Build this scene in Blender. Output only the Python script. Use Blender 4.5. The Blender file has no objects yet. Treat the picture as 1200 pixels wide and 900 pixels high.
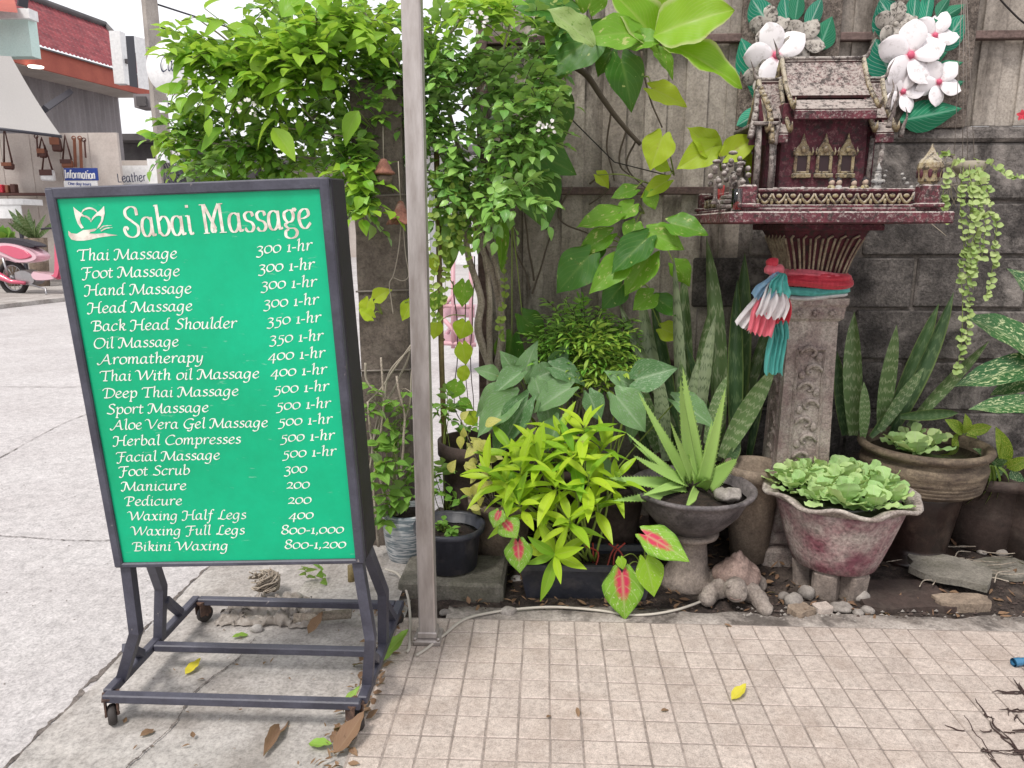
import bpy, math, random
import numpy as np
from mathutils import Vector, Matrix, noise
from math import sin, cos, pi, radians, tan, atan2, sqrt

# ------------------------------------------------------------ camera, light
sc = bpy.context.scene
COL = sc.collection
H = 1.2
PITCH, YAW, FPX = radians(12), radians(2.6), 867.0
cam = bpy.data.cameras.new('camera')
cam.sensor_width = 36; cam.lens = 36 * FPX / 1200
cam.clip_start = 0.02; cam.clip_end = 2000
cam_o = bpy.data.objects.new('camera', cam); COL.objects.link(cam_o)
cam_o.location = (0, 0, H); cam_o.rotation_euler = (pi/2 - PITCH, 0, YAW)
sc.camera = cam_o
sc.render.resolution_x = 1024; sc.render.resolution_y = 768

SUN_EL, SUN_AZ = radians(58), radians(215)      # azimuth clockwise from +Y: behind the camera, to the left
world = bpy.data.worlds.new('World'); sc.world = world; world.use_nodes = True
wn, wl = world.node_tree.nodes, world.node_tree.links
bg = wn['Background']; bg.inputs['Strength'].default_value = 0.1
sky = wn.new('ShaderNodeTexSky'); sky.sky_type = 'NISHITA'; sky.sun_disc = False
sky.sun_elevation = SUN_EL; sky.sun_rotation = SUN_AZ; sky.dust_density = 4
tc = wn.new('ShaderNodeTexCoord')
nz = wn.new('ShaderNodeTexNoise'); nz.inputs['Scale'].default_value = 2.2; nz.inputs['Detail'].default_value = 5
wl.new(tc.outputs['Generated'], nz.inputs['Vector'])
cr = wn.new('ShaderNodeValToRGB')
cr.color_ramp.elements[0].position = .3; cr.color_ramp.elements[0].color = (.86, .87, .90, 1)
cr.color_ramp.elements[1].position = .7; cr.color_ramp.elements[1].color = (1, .99, .985, 1)
wl.new(nz.outputs['Fac'], cr.inputs['Fac'])
mul = wn.new('ShaderNodeMix'); mul.data_type = 'RGBA'; mul.blend_type = 'MULTIPLY'; mul.inputs[0].default_value = 1
mul.inputs[7].default_value = (6.9, 6.85, 6.95, 1)
wl.new(cr.outputs[0], mul.inputs[6])
mx = wn.new('ShaderNodeMix'); mx.data_type = 'RGBA'; mx.inputs[0].default_value = .9
wl.new(sky.outputs[0], mx.inputs[6]); wl.new(mul.outputs[2], mx.inputs[7])
wl.new(mx.outputs[2], bg.inputs['Color'])
sun = bpy.data.lights.new('sun', 'SUN'); sun.energy = 1.5; sun.angle = radians(14); sun.color = (1, .96, .9)
sun_o = bpy.data.objects.new('sun', sun); COL.objects.link(sun_o)
sd = Vector((sin(SUN_AZ)*cos(SUN_EL), cos(SUN_AZ)*cos(SUN_EL), sin(SUN_EL)))
sun_o.rotation_euler = sd.to_track_quat('Z', 'Y').to_euler()
sc.view_settings.view_transform = 'Standard'; sc.view_settings.look = 'None'
sc.view_settings.exposure = 0.98; sc.view_settings.gamma = 1
sc.render.engine = 'CYCLES'
sc.cycles.max_bounces = 8; sc.cycles.diffuse_bounces = 4; sc.cycles.transmission_bounces = 4; sc.cycles.transparent_max_bounces = 6

# ------------------------------------------------------------ measuring helpers
_F = np.array([-sin(YAW)*cos(PITCH), cos(YAW)*cos(PITCH), -sin(PITCH)])
_R = np.array([cos(YAW), sin(YAW), 0.0]); _U = np.cross(_R, _F)
def ray(x, y): return _F + _R*(x-600)/FPX - _U*(y-450)/FPX
def gnd(x, y, z=0.0):
    d = ray(x, y); p = d*(z-H)/d[2]; return Vector((p[0], p[1], z))
def at(x, y, Y):
    d = ray(x, y); p = d*Y/d[1]; return Vector((p[0], Y, H+p[2]))
def ppm(v):  # photo pixels per metre at point
    return FPX/((np.array(v)-np.array([0,0,H])) @ _F)
def lin(c): c = c/255.0; return c/12.92 if c <= .04045 else ((c+.055)/1.055)**2.4
def C(r, g, b, k=.75): return (lin(r)*k, lin(g)*k, lin(b)*k, 1)
RS = random.Random(7)
def U(a, b): return RS.uniform(a, b)

# ------------------------------------------------------------ mesh building
class MB:
    def __init__(s): s.v = []; s.f = []; s.uv = []; s.sm = []; s.mi = []; s.cur = 0
    def add(s, vs, fs, smooth=False, uvs=None, m=None):
        b = len(s.v); s.v += [tuple(p) for p in vs]
        s.f += [tuple(i+b for i in f) for f in fs]; s.sm += [smooth]*len(fs)
        s.mi += [s.cur if m is None else m]*len(fs)
        s.uv += list(uvs) if uvs is not None else [(0, 0)]*len(vs)
        return s
    def box(s, x0, x1, y0, y1, z0, z1, M=None, bev=0):
        if bev:
            b = min(bev, (x1-x0)/2.01, (y1-y0)/2.01, (z1-z0)/2.01)
            vs = []; 
            # chamfered box: 24 verts
            idx = {}
            for sx in (0, 1):
                for sy in (0, 1):
                    for sz in (0, 1):
                        X = (x0, x1)[sx]; Yy = (y0, y1)[sy]; Z = (z0, z1)[sz]
                        dx = b*(1-2*sx); dy = b*(1-2*sy); dz = b*(1-2*sz)
                        idx[(sx,sy,sz,'x')] = len(vs); vs.append((X, Yy+dy, Z+dz))
                        idx[(sx,sy,sz,'y')] = len(vs); vs.append((X+dx, Yy, Z+dz))
                        idx[(sx,sy,sz,'z')] = len(vs); vs.append((X+dx, Yy+dy, Z))
            g = lambda a,b_,c,k: idx[(a,b_,c,k)]
            fs = []
            fs.append((g(0,0,0,'x'),g(0,0,1,'x'),g(0,1,1,'x'),g(0,1,0,'x')))
            fs.append((g(1,0,0,'x'),g(1,1,0,'x'),g(1,1,1,'x'),g(1,0,1,'x')))
            fs.append((g(0,0,0,'y'),g(1,0,0,'y'),g(1,0,1,'y'),g(0,0,1,'y')))
            fs.append((g(0,1,0,'y'),g(0,1,1,'y'),g(1,1,1,'y'),g(1,1,0,'y')))
            fs.append((g(0,0,0,'z'),g(0,1,0,'z'),g(1,1,0,'z'),g(1,0,0,'z')))
            fs.append((g(0,0,1,'z'),g(1,0,1,'z'),g(1,1,1,'z'),g(0,1,1,'z')))
            for a in (0, 1):
                for c in (0, 1):
                    fs.append((g(a,c,0,'x'),g(a,c,1,'x'),g(a,c,1,'y'),g(a,c,0,'y')))
                    fs.append((g(a,0,c,'x'),g(a,1,c,'x'),g(a,1,c,'z'),g(a,0,c,'z')))
                    fs.append((g(0,a,c,'y'),g(1,a,c,'y'),g(1,a,c,'z'),g(0,a,c,'z')))
            for sx in (0, 1):
                for sy in (0, 1):
                    for sz in (0, 1): fs.append((g(sx,sy,sz,'x'),g(sx,sy,sz,'y'),g(sx,sy,sz,'z')))
        else:
            vs = [(x,y,z) for x in (x0,x1) for y in (y0,y1) for z in (z0,z1)]
            fs = [(0,1,3,2),(4,6,7,5),(0,4,5,1),(2,3,7,6),(0,2,6,4),(1,5,7,3)]
        if M is not None: vs = [tuple(M @ Vector(p)) for p in vs]
        return s.add(vs, fs)
    def tube(s, pts, rad, n=8, cap=True, smooth=True, sq=False):
        pts = [Vector(p) for p in pts]; k = len(pts)
        if not hasattr(rad, '__len__'): rad = [rad]*k
        ref = None; vs = []; uvs = []; L = 0
        for i, p in enumerate(pts):
            t = (pts[min(i+1,k-1)] - pts[max(i-1,0)])
            if t.length < 1e-9: t = Vector((0,0,1))
            t.normalize()
            if i: L += (p-pts[i-1]).length
            if ref is None:
                ref = t.cross(Vector((0,0,1)))
                if ref.length < .1: ref = t.cross(Vector((0,1,0)))
            ref = (ref - t*ref.dot(t)).normalized(); b = t.cross(ref)
            for j in range(n):
                a = 2*pi*j/n + (pi/4 if sq else 0)
                vs.append(p + (ref*cos(a) + b*sin(a))*rad[i]); uvs.append((j/n, L))
        fs = [(i*n+j, i*n+(j+1)%n, (i+1)*n+(j+1)%n, (i+1)*n+j) for i in range(k-1) for j in range(n)]
        if cap: fs += [tuple(range(n))[::-1], tuple(range((k-1)*n, k*n))]
        return s.add(vs, fs, smooth, uvs)
    def lathe(s, prof, n=40, cx=0, cy=0, cz=0, fn=None, smooth=True, sx=1, sy=1):
        vs = []; uvs = []
        for i, (r, z) in enumerate(prof):
            for j in range(n):
                a = 2*pi*j/n; rr, zz = (r, z) if fn is None else fn(r, z, a, i)
                vs.append((cx+rr*cos(a)*sx, cy+rr*sin(a)*sy, cz+zz)); uvs.append((j/n, z))
        k = len(prof)
        fs = [(i*n+j, i*n+(j+1)%n, (i+1)*n+(j+1)%n, (i+1)*n+j) for i in range(k-1) for j in range(n)]
        if prof[0][0] > 1e-5: fs.append(tuple(range(n))[::-1])
        if prof[-1][0] > 1e-5: fs.append(tuple(range((k-1)*n, k*n)))
        return s.add(vs, fs, smooth, uvs)
    def prism(s, poly, M, h, smooth=False):   # poly 2-D in local xy, extruded 0..h along local z
        n = len(poly)
        vs = [M @ Vector((x, y, 0)) for x, y in poly] + [M @ Vector((x, y, h)) for x, y in poly]
        fs = [tuple(range(n))[::-1], tuple(range(n, 2*n))] + [(i, (i+1)%n, n+(i+1)%n, n+i) for i in range(n)]
        return s.add(vs, fs, smooth)
    def ball(s, c, r, n=12, m=8, M=None):
        rx, ry, rz = r if hasattr(r, '__len__') else (r, r, r)
        vs = [(0,0,-1)]
        for i in range(1, m):
            ph = -pi/2 + pi*i/m
            for j in range(n): vs.append((cos(ph)*cos(2*pi*j/n), cos(ph)*sin(2*pi*j/n), sin(ph)))
        vs.append((0,0,1))
        vs = [Vector((x*rx, y*ry, z*rz)) for x, y, z in vs]
        if M is not None: vs = [M @ p for p in vs]
        vs = [p + Vector(c) for p in vs]
        fs = [(0, 1+(j+1)%n, 1+j) for j in range(n)]
        for i in range(m-2): fs += [(1+i*n+j, 1+i*n+(j+1)%n, 1+(i+1)*n+(j+1)%n, 1+(i+1)*n+j) for j in range(n)]
        t = 1+(m-1)*n; fs += [(t-n+j, t-n+(j+1)%n, t) for j in range(n)]
        return s.add(vs, fs, True)
    def rough(s, amp, scale, seed=0, start=0):
        o = Vector((seed*7.3, seed*3.1, seed*1.7))
        for i in range(start, len(s.v)):
            p = Vector(s.v[i]); d = noise.noise_vector(p*scale + o)
            s.v[i] = tuple(p + d*amp)
        return s
    def mesh(s, name):
        me = bpy.data.meshes.new(name); me.from_pydata(s.v, [], s.f)
        me.polygons.foreach_set('use_smooth', s.sm)
        if any(s.mi): me.polygons.foreach_set('material_index', s.mi)
        if any(u != (0, 0) for u in s.uv[:200]):
            uvl = me.uv_layers.new(name='uv')
            li = np.zeros(len(me.loops), dtype=np.int32); me.loops.foreach_get('vertex_index', li)
            uvl.data.foreach_set('uv', np.array(s.uv, dtype=np.float32)[li].ravel())
        me.update(); return me
    def obj(s, name, mat, parent=None, kind=None, M=None):
        me = s.mesh(name)
        for m in (mat if isinstance(mat, (list, tuple)) else [mat]): me.materials.append(m)
        return inst(name, me, parent, kind, M)

def inst(name, me, parent=None, kind=None, M=None):
    o = bpy.data.objects.new(name, me); COL.objects.link(o)
    if parent is not None: o.parent = parent
    if M is not None: o.matrix_local = M
    if kind: o['kind'] = kind
    return o
def thing(name, label, cat, loc=(0,0,0), group=None, rz=0, mesh=None):
    o = bpy.data.objects.new(name, mesh); COL.objects.link(o); o.location = loc; o.rotation_euler = (0, 0, rz)
    return tag(o, label, cat, group)
def tag(o, label, cat, group=None):
    o['label'] = label; o['category'] = cat
    if group: o['group'] = group
    return o
def T(x, y=None, z=None):
    return Matrix.Translation(Vector((x, y, z)) if y is not None else Vector(x))
def Rz(a): return Matrix.Rotation(a, 4, 'Z')
def Rx(a): return Matrix.Rotation(a, 4, 'X')
def Ry(a): return Matrix.Rotation(a, 4, 'Y')
def frame(o, yd, zn, s=1, sx=1):
    """matrix whose local +Y runs along yd and +Z near zn"""
    y = Vector(yd).normalized(); z = Vector(zn); z = z - y*z.dot(y)
    if z.length < 1e-4: z = y.orthogonal()
    z.normalize(); x = y.cross(z)
    M = Matrix((x, y, z)).transposed().to_4x4()
    M = M @ Matrix.Diagonal((s*sx, s, s, 1)); M.translation = Vector(o); return M
def spline(pts, n=8):
    P = [Vector(p) for p in pts]; P = [P[0]*2-P[1]] + P + [P[-1]*2-P[-2]]; out = []
    for i in range(1, len(P)-2):
        for j in range(n):
            t = j/n; a, b, c, d = P[i-1:i+3]
            out.append(.5*((2*b)+(c-a)*t+(2*a-5*b+4*c-d)*t*t+(3*b-a-3*c+d)*t**3))
    return out + [P[-2]]

# ------------------------------------------------------------ materials
def newmat(name):
    m = bpy.data.materials.new(name); m.use_nodes = True
    return m, m.node_tree.nodes, m.node_tree.links, m.node_tree.nodes['Principled BSDF']
def mixc(n, l, fac, a, b, mode='MIX'):
    x = n.new('ShaderNodeMix'); x.data_type = 'RGBA'; x.blend_type = mode
    for sck, val in ((x.inputs[0], fac), (x.inputs[6], a), (x.inputs[7], b)):
        if hasattr(val, 'links') or isinstance(val, bpy.types.NodeSocket): l.new(val, sck)
        else: sck.default_value = val
    return x.outputs[2]
def math1(n, l, op, a, b=0.0, c=None, clamp=False):
    x = n.new('ShaderNodeMath'); x.operation = op; x.use_clamp = clamp
    for i, val in enumerate((a, b, c)):
        if val is None: continue
        if isinstance(val, bpy.types.NodeSocket): l.new(val, x.inputs[i])
        else: x.inputs[i].default_value = val
    return x.outputs[0]
def ramp(n, l, fac, stops):
    r = n.new('ShaderNodeValToRGB'); e = r.color_ramp.elements
    while len(e) < len(stops): e.new(.5)
    for k, (p, c) in enumerate(stops):
        e[k].position = p; e[k].color = c if hasattr(c, '__len__') else (c, c, c, 1)
    l.new(fac, r.inputs[0]); return r.outputs[0]
def noise_n(n, l, vec, scale, detail=6, rough=.6, dist=0):
    x = n.new('ShaderNodeTexNoise'); x.inputs['Scale'].default_value = scale
    x.inputs['Detail'].default_value = detail; x.inputs['Roughness'].default_value = rough
    x.inputs['Distortion'].default_value = dist
    l.new(vec, x.inputs['Vector']); return x.outputs['Fac']
def stone(name, ca, cb, scale=6, rough=.85, bump=.4, speck=.35, fine=90, stain=None, stain_scale=3, stain_amt=.6,
          rnd=.12, metal=0, stretch=None, lo=.35, hi=.65, spec=.4, bdist=.004, stain_lo=.5, stain_hi=.68):
    """general weathered surface: two tones by noise, fine speckle, optional stains; world position driven"""
    m, n, l, p = newmat(name)
    g = n.new('ShaderNodeNewGeometry'); vec = g.outputs['Position']
    if stretch:
        mp = n.new('ShaderNodeMapping'); mp.inputs['Scale'].default_value = stretch; l.new(vec, mp.inputs[0]); vec = mp.outputs[0]
    n1 = noise_n(n, l, vec, scale)
    base = mixc(n, l, ramp(n, l, n1, [(lo, 0.0), (hi, 1.0)]), ca, cb)
    n2 = noise_n(n, l, g.outputs['Position'], fine, 3, .7)
    sp = ramp(n, l, n2, [(.3, 1-speck), (.55, 1.0), (.8, 1+speck*.6)])
    base = mixc(n, l, 1.0, base, sp, 'MULTIPLY')
    n4 = noise_n(n, l, g.outputs['Position'], max(scale*4.5, 24), 7, .72, .3)
    base = mixc(n, l, 1.0, base, ramp(n, l, n4, [(.36, 1-.55*speck), (.5, 1.0), (.66, 1+.45*speck)]), 'MULTIPLY')
    if stain:
        n3 = noise_n(n, l, vec, stain_scale, 8, .68, .4)
        base = mixc(n, l, math1(n, l, 'MULTIPLY', ramp(n, l, n3, [(stain_lo, 0.0), (stain_hi, 1.0)]), stain_amt), base, stain)
    if rnd:
        oi = n.new('ShaderNodeObjectInfo')
        v = math1(n, l, 'MULTIPLY_ADD', oi.outputs['Random'], 2*rnd, 1-rnd)
        cmb = n.new('ShaderNodeCombineColor')
        for i in range(3): l.new(v, cmb.inputs[i])
        base = mixc(n, l, 1.0, base, cmb.outputs[0], 'MULTIPLY')
    l.new(base, p.inputs['Base Color'])
    p.inputs['Metallic'].default_value = metal; p.inputs['Specular IOR Level'].default_value = spec
    l.new(math1(n, l, 'MULTIPLY_ADD', n1, -.25, rough+.12, clamp=True), p.inputs['Roughness'])
    if bump:
        b = n.new('ShaderNodeBump'); b.inputs['Strength'].default_value = bump; b.inputs['Distance'].default_value = bdist
        l.new(math1(n, l, 'MULTIPLY_ADD', n4, 1.0, math1(n, l, 'MULTIPLY_ADD', n2, .5, n1)), b.inputs['Height']); l.new(b.outputs[0], p.inputs['Normal'])
    return m
def plain(name, c, rough=.5, metal=0, spec=.5, alpha=1, trans=0, emit=None):
    m, n, l, p = newmat(name)
    g = n.new('ShaderNodeNewGeometry'); k = noise_n(n, l, g.outputs['Position'], 14, 5)
    col = mixc(n, l, 1.0, c, ramp(n, l, k, [(.3, .86), (.7, 1.08)]), 'MULTIPLY')
    l.new(col, p.inputs['Base Color']); p.inputs['Metallic'].default_value = metal
    l.new(math1(n, l, 'MULTIPLY_ADD', k, .2, rough-.1, clamp=True), p.inputs['Roughness'])
    p.inputs['Specular IOR Level'].default_value = spec; p.inputs['Transmission Weight'].default_value = trans
    if emit: p.inputs['Emission Color'].default_value = emit[0]; p.inputs['Emission Strength'].default_value = emit[1]
    return m
def leafmat(name, ca, cb, vein=(.5,.6,.3,1), vstr=.35, k=9, slant=1.4, spot=None, spot_scale=30, spot_lo=.52, spot_hi=.6,
            rough=.45, trans=.3, edge=None, center=None, bump=.25, spec=.28, old=None, stripes=None, vw=.06):
    """leaf: per-leaf tone, midrib and side veins from the leaf's own uv, translucency"""
    ca = tuple(x*LEAF_K for x in ca[:3])+(1,); cb = tuple(x*LEAF_K for x in cb[:3])+(1,)
    m, n, l, p = newmat(name)
    uv = n.new('ShaderNodeUVMap'); sep = n.new('ShaderNodeSeparateXYZ'); l.new(uv.outputs[0], sep.inputs[0])
    u, v = sep.outputs[0], sep.outputs[1]
    au = math1(n, l, 'ABSOLUTE', math1(n, l, 'SUBTRACT', u, .5))
    at_ = n.new('ShaderNodeAttribute'); at_.attribute_name = 'tone'
    oi = n.new('ShaderNodeObjectInfo')
    tone = math1(n, l, 'FRACT', math1(n, l, 'ADD', at_.outputs['Fac'], oi.outputs['Random']))
    g = n.new('ShaderNodeNewGeometry')
    n1 = noise_n(n, l, g.outputs['Position'], 22, 4)
    fac = math1(n, l, 'MULTIPLY_ADD', n1, .5, math1(n, l, 'MULTIPLY_ADD', tone, .95, -.22), clamp=True)
    col = mixc(n, l, fac, ca, cb)
    cv = n.new('ShaderNodeCombineXYZ'); l.new(u, cv.inputs[0]); l.new(v, cv.inputs[1]); l.new(tone, cv.inputs[2])
    if spot:
        ns = noise_n(n, l, cv.outputs[0], spot_scale, 3, .6, .5)
        col = mixc(n, l, ramp(n, l, ns, [(spot_lo, 0.0), (spot_hi, 1.0)]), col, spot)
    if stripes:   # cross bands
        wv = math1(n, l, 'MULTIPLY_ADD', noise_n(n, l, cv.outputs[0], 9, 3), 14.0, math1(n, l, 'MULTIPLY', v, stripes[1]))
        col = mixc(n, l, math1(n, l, 'MULTIPLY', ramp(n, l, math1(n, l, 'SINE', wv), [(.5, 0.0), (.95, 1.0)]), .75), col, stripes[0])
    if center:    # coloured centre fading outwards: (colour, u-radius, v-centre, v-radius)
        cc, ru, vc, rv = center
        d = math1(n, l, 'ADD', math1(n, l, 'POWER', math1(n, l, 'DIVIDE', au, ru), 2.0),
                  math1(n, l, 'POWER', math1(n, l, 'ABSOLUTE', math1(n, l, 'DIVIDE', math1(n, l, 'SUBTRACT', v, vc), rv)), 2.0))
        d = math1(n, l, 'MULTIPLY_ADD', noise_n(n, l, cv.outputs[0], 14, 4), 1.3, math1(n, l, 'SUBTRACT', d, .65))
        col = mixc(n, l, ramp(n, l, d, [(.35, 1.0), (1.0, 0.0)]), col, cc)
    if edge:
        col = mixc(n, l, ramp(n, l, au, [(.40, 0.0), (.47, 1.0)]), col, edge)
    side = math1(n, l, 'SINE', math1(n, l, 'MULTIPLY', math1(n, l, 'SUBTRACT', v, math1(n, l, 'MULTIPLY', au, slant)), 2*pi*k))
    sv = ramp(n, l, side, [(.80, 0.0), (.99, .55)])
    mid = ramp(n, l, au, [(0.0, 1.0), (vw, 0.0)])
    vf = math1(n, l, 'MAXIMUM', sv, mid)
    col = mixc(n, l, math1(n, l, 'MULTIPLY', vf, vstr), col, vein)
    if old:
        no = noise_n(n, l, g.outputs['Position'], 35, 6, .75)
        col = mixc(n, l, ramp(n, l, no, [(.62, 0.0), (.7, .8)]), col, old)
    bf = mixc(n, l, math1(n, l, 'MULTIPLY', g.outputs['Backfacing'], .35), col, (.35, .48, .22, 1))
    l.new(bf, p.inputs['Base Color'])
    l.new(math1(n, l, 'MULTIPLY_ADD', n1, .25, rough-.1), p.inputs['Roughness'])
    p.inputs['Specular IOR Level'].default_value = spec
    b = n.new('ShaderNodeBump'); b.inputs['Strength'].default_value = bump; b.inputs['Distance'].default_value = .003
    l.new(math1(n, l, 'MULTIPLY_ADD', vf, -1.0, n1), b.inputs['Height']); l.new(b.outputs[0], p.inputs['Normal'])
    tr = n.new('ShaderNodeBsdfTranslucent'); l.new(mixc(n, l, .4, col, (.5,.62,.05,1), 'MIX'), tr.inputs[0])
    ms = n.new('ShaderNodeMixShader'); ms.inputs[0].default_value = trans
    l.new(p.outputs[0], ms.inputs[1]); l.new(tr.outputs[0], ms.inputs[2])
    l.new(ms.outputs[0], n['Material Output'].inputs[0])
    return m

LEAF_K = 1.22
# ------------------------------------------------------------ leaves
PROF = {
 'ovate': [.02,.20,.31,.35,.34,.29,.21,.11,0],
 'lance': [.02,.065,.115,.145,.15,.135,.10,.055,0],
 'heart': [.26,.41,.47,.46,.41,.33,.23,.11,0],
 'strap': [.028,.042,.052,.058,.060,.056,.047,.030,0],
 'blade': [.020,.024,.026,.026,.025,.022,.017,.010,0],
 'obov':  [.10,.14,.20,.28,.36,.43,.46,.40,.16],
 'oblong':[.03,.19,.27,.30,.30,.28,.23,.13,0],
 'round': [.12,.34,.46,.50,.50,.46,.37,.22,.02],
 'petal': [.08,.20,.29,.35,.37,.36,.31,.20,.04],
}
def leaf_arrays(kind, n=8, m=4, fold=.25, bend=.2, wave=0., twist=0., thick=0):
    pr = PROF[kind]; vs = []; uvs = []; fs = []
    for i in range(n+1):
        t = i/n; w = float(np.interp(t*8, range(9), pr))
        for j in range(m+1):
            u = -1+2*j/m
            x = u*w; y = t
            if kind == 'heart': y -= .20*sin(pi*min(1, abs(u)*.95))*(1-t)**3
            z = fold*abs(x) - bend*t*t + wave*sin(t*17+u*1.5)*abs(u)
            a = twist*t; x, z = x*cos(a)-z*sin(a), x*sin(a)+z*cos(a)
            vs.append((x, y, z)); uvs.append((j/m, t))
    for i in range(n):
        for j in range(m):
            a = i*(m+1)+j; fs.append((a, a+1, a+m+2, a+m+1))
    return vs, fs, uvs
def leaf_mesh(name, mat, kind, **kw):
    v, f, u = leaf_arrays(kind, **kw); b = MB(); b.add(v, f, True, u)
    me = b.mesh(name); me.materials.append(mat); return me
def thick_leaf(name, mat, L=8, w=.11, th=.055, bend=.15, teeth=True):
    """fleshy aloe leaf: crescent section, tapering to a point, small teeth along the edges"""
    b = MB(); vs = []; uvs = []; n = 14; k = 8
    for i in range(n+1):
        t = i/n; ww = w*(1-t)**.75*(1+.2*sin(pi*t)); tt = th*(1-t)**.8
        for j in range(k):
            a = 2*pi*j/k; x = ww*cos(a); z = (-tt*abs(sin(a)) if sin(a) < 0 else -tt*.15*sin(a)) + .35*abs(x)
            vs.append((x, t, z + bend*t*t)); uvs.append((.5+.5*cos(a), t))
    fs = [(i*k+j, i*k+(j+1)%k, (i+1)*k+(j+1)%k, (i+1)*k+j) for i in range(n) for j in range(k)]
    fs.append(tuple(range(k))[::-1]); b.add(vs, fs, True, uvs)
    if teeth:
        for i in range(1, 22):
            t = i/23; ww = w*(1-t)**.75*(1+.2*sin(pi*t))
            for sgn in (-1, 1):
                z = .35*ww + bend*t*t
                b.add([(sgn*ww*.97, t-.008, z), (sgn*ww*.97, t+.008, z), (sgn*(ww+.013), t+.012, z+.004)], [(0,1,2)], False, [(.5,.5)]*3)
    me = b.mesh(name); me.materials.append(mat); return me
def bulk(name, arrays, Ms, mat, parent=None, kind=None, tones=None):
    """many copies of small leaves joined into one mesh"""
    out = []; tot_v = []; tot_f = []; tot_u = []; tot_t = []; off = 0
    for q, M in enumerate(Ms):
        v, f, u = arrays[q % len(arrays)]
        A = np.array(M); V = np.array(v) @ A[:3,:3].T + A[:3,3]
        tot_v.append(V); tot_f += [tuple(i+off for i in ff) for ff in f]; tot_u += u
        tot_t += [tones[q] if tones else RS.random()]*len(v); off += len(v)
    me = bpy.data.meshes.new(name); me.from_pydata(np.concatenate(tot_v).tolist(), [], tot_f)
    me.polygons.foreach_set('use_smooth', [True]*len(me.polygons))
    li = np.zeros(len(me.loops), dtype=np.int32); me.loops.foreach_get('vertex_index', li)
    me.uv_layers.new(name='uv').data.foreach_set('uv', np.array(tot_u, dtype=np.float32)[li].ravel())
    at_ = me.attributes.new('tone', 'FLOAT', 'POINT'); at_.data.foreach_set('value', np.array(tot_t, dtype=np.float32))
    me.materials.append(mat); me.update()
    return inst(name, me, parent, kind)
_mbn = [0]
def blob(balls, res=.02, thr=.10):
    """one continuous skin grown over a set of balls: (x,y,z,r[,sx,sy,sz])"""
    _mbn[0] += 1
    mb = bpy.data.metaballs.new('skin%c%c' % (97+_mbn[0]//26, 97+_mbn[0] % 26)); mb.resolution = res; mb.render_resolution = res; mb.threshold = thr
    o = bpy.data.objects.new(mb.name, mb); COL.objects.link(o)
    for b in balls:
        e = mb.elements.new(type='ELLIPSOID' if len(b) > 4 else 'BALL'); e.co = b[:3]; e.radius = b[3]
        if len(b) > 4: e.size_x, e.size_y, e.size_z = b[4:7]
    bpy.context.view_layer.update()
    dg = bpy.context.evaluated_depsgraph_get(); me = bpy.data.meshes.new_from_object(o.evaluated_get(dg))
    V = [tuple(v.co) for v in me.vertices]; F_ = [tuple(p.vertices) for p in me.polygons]
    bpy.data.objects.remove(o); bpy.data.metaballs.remove(mb); bpy.data.meshes.remove(me)
    return V, F_
# ============================================================ MATERIALS
M_street = stone('street_concrete', C(210,205,204,.76), C(196,190,189,.76), 2.2, .92, .8, .34, 120, C(150,143,140,.75), .8, .5, rnd=0, stain_lo=.50, stain_hi=.72, bdist=.006)
M_slab = stone('old_slab_concrete', C(202,196,191), C(174,167,161), 5, .9, .6, .35, 110, C(118,108,100), 2.6, .55, rnd=0)
M_tile = stone('tile_face', C(212,198,188,.77), C(200,185,175,.75), 14, .8, .5, .38, 330, C(150,128,112), 5, .35, rnd=.07, spec=.3)
M_grout = stone('grout', C(178,165,157,.72), C(150,138,130,.7), 10, .95, .4, .3, 120, rnd=0)
M_cement = stone('cement_edge', C(200,190,182), C(150,140,132), 9, .95, .8, .35, 130, C(70,62,58), 7, .75, rnd=0, stain_lo=.48, stain_hi=.6)
M_soil = stone('garden_soil', C(84,72,66,1), C(48,40,37,1), 22, 1, 1, .6, 150, C(120,108,98,1), 9, .5, rnd=0, bdist=.01)
M_block = stone('concrete_block', C(126,119,115), C(66,61,59), 7, .92, 1, .6, 110, C(184,175,168), 5, .65, rnd=.16, bdist=.009, stain_lo=.52, stain_hi=.66)
M_mortar = stone('mortar', C(138,130,124), C(92,86,82), 16, .95, .9, .4, 120, rnd=0, bdist=.006)
M_board = stone('fibre_board', C(196,186,175), C(150,140,130), 3, .88, .55, .34, 120, C(70,60,54), 2.6, .9, rnd=.12, stretch=(3,3,.7), stain_lo=.5, stain_hi=.66)
M_rail = stone('old_rail_wood', C(140,118,112), C(96,76,72), 10, .85, .6, .35, 120, C(60,48,46), 6, .6, stretch=(.5,3,3))
M_post = stone('post_concrete', C(136,124,114), C(96,86,78), 8, .92, .9, .4, 130, C(150,140,128), 14, .5, rnd=0)
M_white = plain('white_paint', C(240,236,232,.9), .6)
M_dark = plain('dark_gap', C(38,34,33,1), .9)

# ============================================================ THE GROUND
b = MB(); R_ = 400
b.add([(-R_,-R_,-.006),(R_,-R_,-.006),(R_,R_,-.006),(-R_,R_,-.006)], [(0,1,2,3)])
ground = b.obj('street', M_street, kind='structure')

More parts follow.
